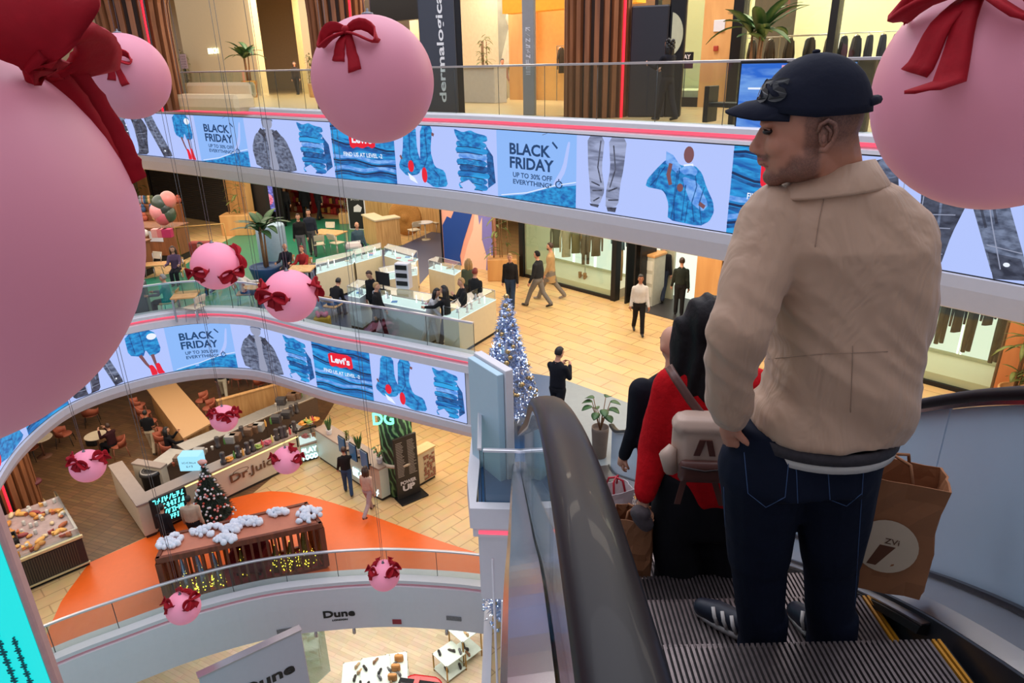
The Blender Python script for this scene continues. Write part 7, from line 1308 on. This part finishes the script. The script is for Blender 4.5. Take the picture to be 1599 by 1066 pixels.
# neon sign and small tree by the front panel
A_,B_=G(228,842,F1),G(474,734,F1); u=(B_-A_).normalized(); n=Vector((u.y,-u.x,0)); p=A_+u*.75+n*.28; ns=empty('neon_sign',(p.x,p.y,F1),math.atan2(u.y,u.x),'glowing cyan neon lettering on a dark board between two people','sign'); MB().bbox(-.5,.5,.0,.06,.35,1.3,.02).build('board',BLACK,ns); mb=MB()
for k in range(4): scrawl(mb,Matrix(((1,0,0,.05*k),(0,0,-1,-.005),(0,1,0,1.12-.21*k),(0,0,0,1))),.86-.14*k,.15,.02,8-k,k+3)
mb.build('lettering',glow('neon_cyan',(90,235,235),3),ns)
for x in (-.4,.4): MB().cyl((x,.03,0),(x,.03,.36),.02).build('leg',DARK,ns)
def xmas_tree(loc,h,r0,label):
    r=empty('christmas_tree',loc,0,label,'christmas tree'); R=random.Random(8); mb=MB(); mb2=MB(); mb2.cyl((0,0,0),(0,0,h*.9),.04,.01); mb2.build('trunk',TRUNKM,r)
    for i in range(1100):
        t=R.random()**.6; rad=r0*t*R.uniform(.7,1.05); a=R.random()*6.283; z=h-(h*.85)*t; c,s=math.cos(a),math.sin(a); p=Vector((c*rad,s*rad,z)); d=Vector((c,s,R.uniform(-.5,.1))).normalized(); e=d.orthogonal().normalized(); f=d.cross(e); w=.02; mb.add([p-d*.1+e*w,p-d*.1-e*w*.5+f*w,p-d*.1-e*w*.5-f*w,p+d*.08],[(0,1,2),(0,3,1),(1,3,2),(2,3,0)],0)
    mb.lathe([(r0*.85,h*.13),(r0*.5,h*.45),(.02,h*.95)],n=18,smooth=False); mb.build('foliage',mat('fir_green',(22,40,28),.8,noise_amt=.3),r)
    for i in range(96):
        t=R.random()**.6; a=-R.random()*3.6+.2; z=h-h*.85*t; rad=r0*t*1.05; nm,mm=(('white_bauble',WHITE),('pink_bauble',mat('pink_b',(226,150,150),.4)),('orange_bow',mat('orange_b',(190,70,50),.5)))[i%5 if i%5<3 else 0]; o=MB().sphere((0,0,0),.036,8,6).build(nm,mm,r); o.location=(math.cos(a)*rad,math.sin(a)*rad,z)
    MB().sphere((0,0,h+.05),.09,8,6,0,None,(1.6,1,.8)).build('tree_topper',mat('topper_pink',(226,170,160),.6),r)
    MB().bbox(-.5,.4,-.5,.3,0,.22,.03).build('present',mat('present_red',(150,40,50),.6,noise_amt=.4,nscale=8),r); return r
q=G(338,803,F1); xmas_tree((q.x+.1,q.y-.35,F1),2.0,.6,'dark green christmas tree with white and pink baubles beside the juice bar')
# long terrazzo table with chairs, small tables
TER=mat('terrazzo',(206,160,112),.5,noise_amt=.35,nscale=55); q0=G(325,700,F1); 
L0,L1=G(352,700,F1),G(255,615,F1); lt=empty('long_table',(L0.x-.2,L0.y,F1),0,'long terrazzo topped table with wood end in the parquet cafe','table'); a=G(310,702,F1)-lt.location; b=G(366,678,F1)-lt.location; back=(G(222,600,F1)-G(310,702,F1)); 
hb=1.0; T0,T1=G(286,684,F1+1.0)-lt.location,G(330,660,F1+1.0)-lt.location; T3,T2=G(228,606,F1+1.0)-lt.location,G(268,590,F1+1.0)-lt.location; T0=Vector((T0.x,T0.y,0));T1=Vector((T1.x,T1.y,0));T2=Vector((T2.x,T2.y,0));T3=Vector((T3.x,T3.y,0))
cen=(T0+T1+T2+T3)/4; MB().prism([(p.x,p.y) for p in (T0,T1,T2,T3)],.94,1.0).build('table_top',TER,lt); MB().prism([((p-cen)*.88+cen)[:2] for p in (T0,T1,T2,T3)],0,.94).build('wood_base',PLYW,lt)
PINKC=mat('terracotta_seat',(164,86,62),.6); pc=chair('bar_chair',PINKC,mat('pink_leg',(150,84,64),.5),.62,.98,.5,True)
for k in range(6):
    p=T0.lerp(T3,.06+.17*k)+lt.location; d=(T3-T0).normalized(); nn=Vector((-d.y,d.x,0)); nn=nn if nn.x<0 else -nn; p+=nn*.45; an=math.atan2((T0.lerp(T3,.5)-T1.lerp(T2,.5)).x*-1,(T1.lerp(T2,.5)-T0.lerp(T3,.5)).y); put(pc,(p.x,p.y,F1),math.atan2(-(-nn).x,(-nn).y),['terracotta bar chair with the seated black clad person','second terracotta bar chair along the long table','third terracotta bar chair along the long table','fourth terracotta bar chair along the long table','fifth terracotta bar chair along the long table','terracotta bar chair at the far end under the screen band'][k],'terracotta bar chairs at the long table')['category']='chair'
    p2=T1.lerp(T2,.08+.17*k)+lt.location-nn*.5
    if k<4: put(pc,(p2.x,p2.y,F1),math.atan2(-(nn).x,(nn).y),'terracotta bar chair on the juice bar side of the long table','chairs on the juice bar side of the long table')['category']='chair'
p=T0.lerp(T3,.06)+lt.location; d=(T3-T0).normalized(); nn=Vector((-d.y,d.x,0)); nn=nn if nn.x<0 else -nn; p+=nn*.42; person((p.x,p.y,F1+.16),math.degrees(math.atan2(nn.x,-nn.y)),'person in black seated with hand at face at the long terrazzo table',H=1.7,sit=True,legs=SITL,arms=((50,8,90),(40,8,50)),top=(22,20,24),bot=(60,50,48),hair='long',hc='k')
rc_=chair('cafe_chair',PINKC,mat('pink_leg',(150,84,64),.5),.45,.8,.5,True); bc=chair('metal_chair',PINKC,DARK,.45,.78,.55,True)
for px,py,rz,l,pr in ((190,712,2.2,'terracotta chair under the seated person with patterned face scarf',rc_),(408,612,.9,'terracotta chair near the low wooden partition',rc_),(375,604,2.6,'terracotta chair behind the small globe bow, under the screen band',rc_),(104,694,-1.2,'orange seat chair with black legs near the curved band',bc),(146,662,.5,'black legged chair under the curved screen band',bc),(52,716,1.6,'black legged chair half hidden by the curved band',bc)): put(pr,G(px,py,F1),rz,l)['category']='chair'
for pr in (pc,rc_,bc):
    for o in children(pr): bpy.data.objects.remove(o)
    bpy.data.objects.remove(pr)
q=G(158,708,F1); table('cafe_table','round',.75,0,.74,mat('white_top',(214,196,170),.4),mat('cone_wood',(110,70,50),.6),'small round white table with a bag beside the seated dark clad person',q); q=G(70,712,F1); table('cafe_table','round',.8,0,.74,mat('white_top',(214,196,170),.4),mat('cone_wood',(110,70,50),.6),'small round table by the orange seat chair',q); q=G(430,612,F1); table('cafe_table','round',.8,0,.74,mat('white_top',(214,196,170),.4),DARK,'round pale table near the low wooden partition',q)
q=G(181,712,F1); person((q.x,q.y,F1),70,'person in dark maroon jacket seated with hands at the face by the round table',H=1.72,sit=True,legs=SITL,arms=((60,6,95),(60,6,95)),top=(54,24,30),bot=(24,24,30),hair='short',hc='b')
q=G(150,700,F1); o=MB().bbox(-.2,.2,-.12,.12,0,.32,.06).build('handbag',mat('black_bag',(26,24,28),.5)); o.location=(q.x-.25,q.y+.25,F1); tag(o,'black bag beside the small round white table','bag'); MB().tube([(-.14,0,.3),(0,0,.5),(.14,0,.3)],.012,6).build('handle',BLACK,o)
q=G(400,655,F1); sp=empty('low_partition',(q.x,q.y,F1),.62,'low vertical board partition behind the juice bar','partition'); MB().bbox(-1.2,1.6,0,.12,0,1.15,.01).build('boards',PLYW,sp); MB().bbox(-1.25,1.65,-.03,.15,1.15,1.2,.01).build('cap_rail',PLYW,sp)
# slatted pavilion with fairy lights
RW=wood_mat('pavilion_wood',(96,44,24),(134,66,38),(3,3,.4)); RZ=1.42; PC=[G(246,872,F1+RZ),G(500,817,F1+RZ),G(478,786,F1+RZ),G(262,836,F1+RZ)]; pc0=sum((Vector((p.x,p.y,F1)) for p in PC),Vector())/4; pv=empty('slatted_pavilion',pc0,0,'red brown slatted pavilion with pink roof and fairy lit cones inside','pavilion'); Q=[Vector((p.x-pc0.x,p.y-pc0.y,0)) for p in PC]
MB().prism([(q*.985)[:2] for q in Q],RZ-.07,RZ-.01).build('roof_panel',mat('roof_pink',(206,128,100),.6,noise_amt=.05),pv)
for i in range(4):
    a,b=Q[i],Q[(i+1)%4]; d=b-a; M=Matrix.Translation(a)@Matrix.Rotation(math.atan2(d.y,d.x),4,'Z'); MB().bbox(-.04,d.length+.04,-.05,.05,RZ-.13,RZ+.03,.01,0,M).build('roof_beam',RW,pv); MB().bbox(0,d.length,-.04,.04,0,.1,.01,0,M).build('base_rail',RW,pv)
    n_=(20,7,20,7)[i]
    for k in range(n_+1):
        w=.07 if k in (0,n_) else .03; x=d.length*k/n_; MB().bbox(x-w,x+w,-w,w,.08,RZ-.12,.006,0,M).build('post' if w>.05 else 'slat',RW,pv)
MB().prism([(q*.96)[:2] for q in Q],0.0,.03).build('floor_board',mat('pavilion_red',(160,30,44),.7),pv)
def inside(u,v): a=Q[0].lerp(Q[1],u); b=Q[3].lerp(Q[2],u); return a.lerp(b,v)+pc0
FY=glow('fairy_yellow',(255,226,70),4)
for k,(u,v,r_,h) in enumerate(((.10,.35,.17,1.1),(.2,.3,.17,1.15),(.3,.35,.17,1.0),(.47,.5,.14,.8),(.7,.4,.2,.75),(.8,.35,.2,.8),(.9,.35,.24,1.1))):
    p=inside(u,v); r=empty('tinsel_cone',(p.x,p.y,F1+.03),0,['silver fairy lit cone nearest the pavilion corner by the globe','second silver fairy lit cone from the globe corner','third silver fairy lit cone from the globe corner','small golden fairy lit cone in front of the red chair','golden fairy lit cone beside the red chair','golden fairy lit cone next to the far pavilion corner','largest golden fairy lit cone at the far pavilion corner'][k],'light cone'); MB().lathe([(r_,0),(r_*.6,h*.5),(.02,h)],n=14,smooth=False).build('cone',mat('tinsel_gold',(150,120,60),.35,.6,noise_amt=.4,nscale=40) if k>2 else SIL,r); mb=MB()
    for i in range(90): t=rng.random(); a=rng.random()*6.283; mb.sphere((r_*t*1.08*math.cos(a),r_*t*1.08*math.sin(a),h*(1-t)),.014,5,4)
    tag(mb.build('fairy_light',FY,r),kind='stuff')
p=inside(.52,.6); ch=empty('velvet_chair',(p.x,p.y,F1+.03),0,'dark red velvet armchair inside the slatted pavilion','armchair'); B=Blob(); B.mb.bbox(-.4,.4,-.3,.35,.1,.45,.06); B.mb.bbox(-.42,.42,.25,.42,.3,1.05,.06); B.mb.bbox(-.48,-.36,-.3,.4,.2,.65,.05); B.mb.bbox(.36,.48,-.3,.4,.2,.65,.05); B.mesh('upholstery',[mat('velvet_dark',(130,14,28),.8)],.03,2,ch); 
for sx in (-1,1): MB().cyl((sx*.3,-.2,0),(sx*.3,-.2,.14),.03).build('leg',DARK,ch); MB().cyl((sx*.3,.3,0),(sx*.3,.3,.14),.03).build('leg',DARK,ch)
SNOW=mat('snow_fluff',(232,235,246),.9,noise_amt=.1,bump=.3)
for k,(px,py,rx,ry) in enumerate(((266,845,.30,.26),(325,828,.42,.22),(352,842,.26,.16),(385,815,.42,.18),(362,826,.22,.2),(434,800,.26,.13),(482,803,.34,.36))):
    p=G(px,py,F1+RZ+.05); mb=MB(); R=random.Random(k)
    for i in range(46): a=R.random()*6.28; t=math.sqrt(R.random()); mb.sphere((rx*t*math.cos(a),ry*t*math.sin(a),.06+.10*(1-t)),R.uniform(.045,.085),7,5)
    o=mb.build('snow_cloud',SNOW); o.location=(p.x,p.y,F1+RZ+.0); tag(o,['white fluffy snow cushion on the roof corner by the small globe','widest white fluffy snow patch beside the corner cushion','small white fluffy patch hanging at the roof front','long white fluffy snow patch behind the roof middle','white fluffy patch joining the wide and long ones','small lone white fluffy patch at the roof back edge','thick square white fluffy patch at the far roof corner'][k],'decoration')
# patisserie counter, slatted column and stool
A0,A1=G(31,929,F1),G(141,882,F1); d=A1-A0; an=math.atan2(d.y,d.x); pa=empty('patisserie_counter',A1,an,'dark ribbed patisserie counter full of pastries beside the orange floor','counter'); MB().bbox(-4,0,0,2.6,.1,.92,.01).build('body',JD,pa); MB().box(-4,-.0,.03,2.5,0,.1).build('plinth',BLACK,pa); mb=MB()
for k in range(70): mb.box(-4+.055*k,-4+.055*k+.028,-.015,.0,.16,.88)
mb.build('ribs',mat('rib_brown',(70,62,50),.5),pa); MB().bbox(-4.03,.03,-.04,.04,.92,1.0,.01).build('front_rail',mat('pale_rail',(214,196,150),.4,.3),pa); MB().bbox(-4.03,.03,-.04,.03,.1,.14,.004).build('foot_rail',mat('pale_rail',(214,196,150),.4,.3),pa); MB().bbox(-4,0,.04,2.6,.9,.96,.01).build('shelf_deck',mat('deck_marble',(170,150,150),.3,noise_amt=.2),pa); MB().box(-3.98,-.02,.05,.12,.96,1.2).build('glass_case',CASE,pa); MB().box(-.08,-.02,.05,2.5,.96,1.2).build('glass_case',CASE,pa)
Mp=Matrix.Translation(A1)@Matrix.Rotation(an,4,'Z')
for k in range(120):
    x=-rng.uniform(.12,2.9); y=rng.uniform(.2,2.4); k_=rng.choice(('pastry','pastry','cake_slice','bread_loaf','jar')); mb=MB(); c_=rng.choice(((196,132,60),(226,170,90),(170,90,50),(214,190,150),(150,60,60)))
    if k_=='pastry': mb.sphere((0,0,.04),.07,8,5,0,None,(1.3,.8,.6))
    elif k_=='cake_slice': mb.prism([(-.08,-.05),(.08,0),(-.08,.05)],0,.09)
    elif k_=='bread_loaf': mb.sphere((0,0,.05),.1,8,6,0,None,(1.6,.7,.6))
    else: mb.lathe([(.04,0),(.045,.02),(.045,.12),(.03,.14)],n=8); c_=(200,196,190)
    o=mb.build(k_,mat('food_%d_%d_%d'%c_,c_,.6,noise_amt=.2)); o.location=Mp@Vector((x,y,.965)); o.rotation_euler=(0,0,rng.random()*3); tag(o,'small '+k_.replace('_',' ')+' laid out on the patisserie counter',{'pastry':'pastry','cake_slice':'cake','bread_loaf':'bread','jar':'jar'}[k_],k_.replace('_',' ')+' on the patisserie counter')
for k,(x,y,w_) in enumerate(((-2.1,.7,.36),(-1.55,.95,.3))): o=empty('pastry_crate',Mp@Vector((x,y,.965)),an,['black crate with green pastries on the patisserie counter','black crate with a white bun on the patisserie counter'][k],'crate'); MB().bbox(-w_,w_,-.25,.25,0,.06,.02).build('base',BLACK,o); [MB().bbox(*q_,.0,.2,.01).build('side',BLACK,o) for q_ in ((-w_,-w_+.03,-.25,.25),(w_-.03,w_,-.25,.25),(-w_,w_,-.25,-.22),(-w_,w_,.22,.25))]
for k in range(6): o=MB().bbox(-.14,.14,-.1,.1,0,.16,.02).build('snack_box',mat('snack_yellow',(232,150,30),.6,noise_amt=.2)); o.location=Mp@Vector((-2.85+.3*k*.9,.2,.965)); tag(o,'orange snack box along the patisserie counter front','box','orange snack boxes on the patisserie counter')
q=G(68,800,F1); st=empty('bar_stool',(q.x,q.y,F1),0,'dark red round bar stool behind the patisserie counter','stool'); MB().lathe([(.2,1.05),(.22,1.09),(.2,1.13)],n=18).build('seat',mat('maroon',(90,24,34),.6),st); MB().cyl((0,0,0),(0,0,1.05),.03).build('pole',STEEL,st); MB().lathe([(.22,0),(.22,.02),(.04,.05)],n=18).build('foot',STEEL,st)
q=G(20,850,F1); slat=slat_column(0,23.0,.95,'brown slatted column with red neon behind the patisserie counter',False,34,F1,9.3,26,780)
# turquoise screen pylon close to the viewer's side
p=Vector((G(98,1066,6.8).x,G(98,1066,6.8).y,0)); q=A(20,1000,7.8); 
D0=8.6; pa_=A(96,1066,D0); pb_=A(80,1066,D0); an=1.15; py=empty('screen_pylon',(pa_.x,pa_.y,.0),0,'turquoise lit screen pylon with dark script lettering and pinkish frame','screen'); dirv=Vector((-math.cos(.35),-math.sin(.35),0)); Mx=Matrix(((dirv.x,-dirv.y,0,0),(dirv.y,dirv.x,0,0),(0,0,1,0),(0,0,0,1)))
ztop=A(5,857,D0).z+6; MB().bbox(0,.075,-.08,.1,3,ztop,.02,0,Mx).build('frame',mat('pink_frame',(190,150,146),.5),py); MB().box(.075,2.6,-.1,.1,3,ztop,0,Mx).build('screen_image',glow('turquoise_screen',(0,225,225),1.0),py); mb=MB(); 
for k,(t_,off,h_) in enumerate((("a",.62,.15),("b",.36,.09),("c",.22,.08))): scrawl(mb,Mx@Matrix(((0,1,0,off),(0,0,1,.104),(1,0,0,12.15-.35*k),(0,0,0,1))),1.7-.2*k,h_*.9,.006,30,k,True)
for k,(t_,off,h_) in enumerate((("a",.62,.15),("b",.36,.09),("c",.22,.08))): pass
mb.build('lettering',mat('ink_teal',(14,110,120),.6),py)
# ---------------------------------------------------------------- shoe shop on the lowest floor
SER=mat('shop_letters_black',(18,18,20),.5); FZ=5.05
def fascia_text(t,px,py,h,w,label):
    s=P1.s_at_px(px,FZ); c=P1.at(s,.205,0); vs,fs=text_geo(t,.03); x0=min(v[0] for v in vs);x1=max(v[0] for v in vs);y0=min(v[1] for v in vs);y1=max(v[1] for v in vs); z0=A(px,py,c.length).z; mb=MB()
    for k,inv in ((.222,0),(.203,1)): mb.add([P1.at(s+((v[0]-x0)/(x1-x0)-.5)*w,k,z0+h*(v[1]-y0)/(y1-y0)) for v in vs],[tuple(reversed(f)) if inv else f for f in fs])
    return mb.build('lettering',SER)
r=empty('shop_sign',(0,0,0),0,'small black lettering on the curved white fascia below the glass','sign'); a=fascia_text('Dune',532,962,.22,.82,''); a.parent=r; b=fascia_text('LONDON',532,968,.05,.4,''); b.parent=r
def fitem(px,z0,z1,w,m,name,label,cat):
    s=P1.s_at_px(px,FZ); mb=MB(); P1.sweep(mb,[(.203,z0),(.225,z0),(.225,z1),(.203,z1)],0,s-w/2,s+w/2,True); return tag(mb.build(name,m),label,cat)
fitem(443,4.62,4.76,.4,mat('vent_grey',(130,130,134),.5,noise_amt=.4,nscale=40),'wall_vent','grey vent grille below the small black lettering','vent'); fitem(710,4.85,4.98,.4,mat('vent_grey',(130,130,134),.5,noise_amt=.4,nscale=40),'wall_vent','grey vent grille at the far end of the white fascia','vent'); fitem(621,4.62,4.76,.24,mat('fascia_red',(150,40,50),.5),'fire_plate','small dark red plate on the lower edge of the white fascia','plate')
for px,l in ((488,'silver spot lamp under the fascia beside the grey glass panel'),(550,'silver spot lamp under the fascia below the small lettering'),(697,'silver spot lamp under the fascia at its far end')):
    s=P1.s_at_px(px,FZ); p=P1.at(s,.1,4.36); o=MB().lathe([(.04,-.12),(.05,-.1),(.045,.0),(.02,.08)],n=12).build('spot_lamp',STEEL); o.location=p; tag(o,l,'lamp')
# large upright lettered panel nearer the viewer
q0,q1=A(305,1066,12.2),A(478,1066,12.8); q0=Vector((A(306,1040,12.3).x,A(306,1040,12.3).y,0)); q1=Vector((A(480,1040,12.6).x,A(480,1040,12.6).y,0)); an=math.atan2(q1.y-q0.y,q1.x-q0.x); w=(q1-q0).length; zt=A(470,984,12.6).z; pn=empty('shopfront_board',(q0.x,q0.y,0),an,'tall pale lilac shop panel with large black lettering','shop panel')
MB().bbox(0,w,0,.15,0,zt,.02).build('panel',mat('lilac_panel',(190,182,192),.35,noise_amt=.02),pn); MB().bbox(-.02,w+.02,-.02,.17,zt,zt+.03,.005).build('edge_trim',STEEL,pn); zl=A(400,1072,12.5).z; mb=MB(); mb.text('Dune',Matrix(((1,0,0,w*.60),(0,0,-1,-.004),(0,1,0,zl),(0,0,0,1))),.30,0,.01,1.15,.03); mb.build('lettering',SER,pn)
p=A(500,1000,13.6); gp=MB().box(0,1.9,-.02,.02,.3,4.3).build('glass_partition',glass('shop_side_glass',(200,215,215),.1)); gp.location=(G(480,1050,0).x-.2,15.0,0); gp.rotation_euler=(0,0,1.0); tag(gp,'grey glass partition beside the tall lilac panel','partition')
# display tables with shoes
BRS=mat('brass_frame',(176,140,76),.3,.9); TOPW=mat('glass_white_top',(222,236,226),.3)
def dtable(loc,rz,w,d,hs,label):
    r=empty('display_table',loc,rz,label,'display table')
    for h in hs: MB().bbox(-w/2,w/2,-d/2,d/2,h-.03,h,.006).build('shelf',TOPW,r)
    for sx in (-1,1):
        for sy in (-1,1): MB().box(sx*(w/2-.02)-.018,sx*(w/2-.02)+.018,sy*(d/2-.02)-.018,sy*(d/2-.02)+.018,0,max(hs)).build('leg',BRS,r)
    return r
TB=[((703,1046),.75,.8,.75,(.12,.72),'low brass framed display table with grey shoes'),((728,1024),.75,.8,.75,(.3,1.15),'taller brass framed display table with brown sandals'),((556,1092),.15,.7,1.4,(.15,.5,.85),'pale shoe display unit beside the lilac panel'),((590,1084),.15,.9,1.3,(.15,.5,.9),'pale shoe display unit with white boxes in the middle'),((622,1076),.15,.7,1.3,(.15,.5,.85),'pale shoe display unit with tan bags behind the red car')]
SHC=((60,54,50),(150,110,80),(110,112,116),(190,160,120),(40,38,40)); SHN=('black','brown','grey','tan','charcoal')
for i,((px,py),rz,w,d,hs,l) in enumerate(TB):
    q=G(px,py,0); dtable(q,rz,w,d,hs,l); M=Matrix.Translation(q)@Matrix.Rotation(rz,4,'Z')
    for h in hs:
        for k in range(3 if i<2 else 5):
            c_=rng.randrange(5); r=empty('shoe',M@Vector((rng.uniform(-w*.38,w*.38),-d*.42+d*.84*(k+.5)/(3 if i<2 else 5),h)),rz+rng.uniform(-.6,.6),SHN[c_]+' shoe displayed on the '+l.replace(' display','').replace('brass framed','brass'),'shoe',SHN[c_]+' shoes on display table '+'abcde'[i]); shoe_mesh(r,mat('shoe_%s'%SHN[c_],SHC[c_],.5)); MB().lathe([(.035,.05),(.04,.1),(.032,.1)],(0,-.08,0),8).build('opening',BLACK,r)
    if i==4:
        for k in range(3): o=MB().bbox(-.14,.14,-.07,.07,0,.24,.04).build('handbag',mat('tan_bag',(196,140,80),.6)); o.location=M@Vector((-.1+.1*k,-.4+.35*k,.852)); tag(o,'tan handbag on the display unit behind the red car','handbag','tan handbags on display')
# small red car
RED=mat('car_red',(190,20,28),.2,0,noise_amt=.02,coat=.8); q=G(640,1165,0); car=empty('car',(q.x,q.y,0),-1.75,'red car with dark roof and red roof stripe beside the shoe displays','car'); B=Blob()
B.rings([(0,0,.18,1.7,.68),(0,0,.35,1.85,.78),(0,0,.65,1.85,.80),(0,0,.85,1.78,.74)],0,n=32,p=4); B.mesh('body_shell',[RED],.05,3,car)
mb=MB(); mb.loft([[(x,y,z) for x,y in ((-a,-b),(c_,-b),(c_,b),(-a,b))] for z,a,b,c_ in ((.84,1.5,.68,.75),(1.15,1.3,.60,.35),(1.38,1.1,.54,.15),(1.42,.9,.45,.0))],0,smooth=False); mb.build('cabin',mat('car_glass',(38,40,44),.15),car); MB().bbox(-1.15,.1,-.08,.08,1.405,1.432,.005).build('roof_stripe',RED,car)
for sx in (-1.15,1.15):
    for sy in (-.72,.72): MB().lathe([(.2,-.1),(.31,-.1),(.33,0),(.31,.1),(.2,.1)],n=22,M=T(sx,sy,.33,0,math.pi/2)).build('wheel',BLACK,car)
for sy in (-1,1): MB().sphere((0,0,0),.12,8,6,0,T(.55,sy*.86,.95)@Matrix.Diagonal((1,.6,.7,1))).build('wing_mirror',RED,car)
# upright pole, white edge wall and pale blue slab under the landing
s=G(767,1066,F0); pz=A(770,895,9.3); MB_=MB().cyl((pz.x,pz.y,0),(pz.x,pz.y,pz.z+.3),.022); o=MB_.build('white_pole',WHITE); tag(o,'slim white pole rising beside the shop fascia end','pole')
tag(MB().box(-.82,-.62,9.4,13.95,4.2,F1+.02).build('wall_edge',WHITE),kind='structure')
pb=empty('pale_parapet',(-.35,10.5,0),0,'pale blue parapet slab under the silver tree on the lower storey','parapet'); MB().bbox(-.0,.25,-2.0,2.3,4.6,F1+.95,.02).build('slab',mat('pale_blue_leaf',(176,206,222),.35,noise_amt=.02),pb); MB().bbox(-.03,.28,-2.05,2.35,F1+.95,F1+1.0,.01).build('coping',WHITE,pb)
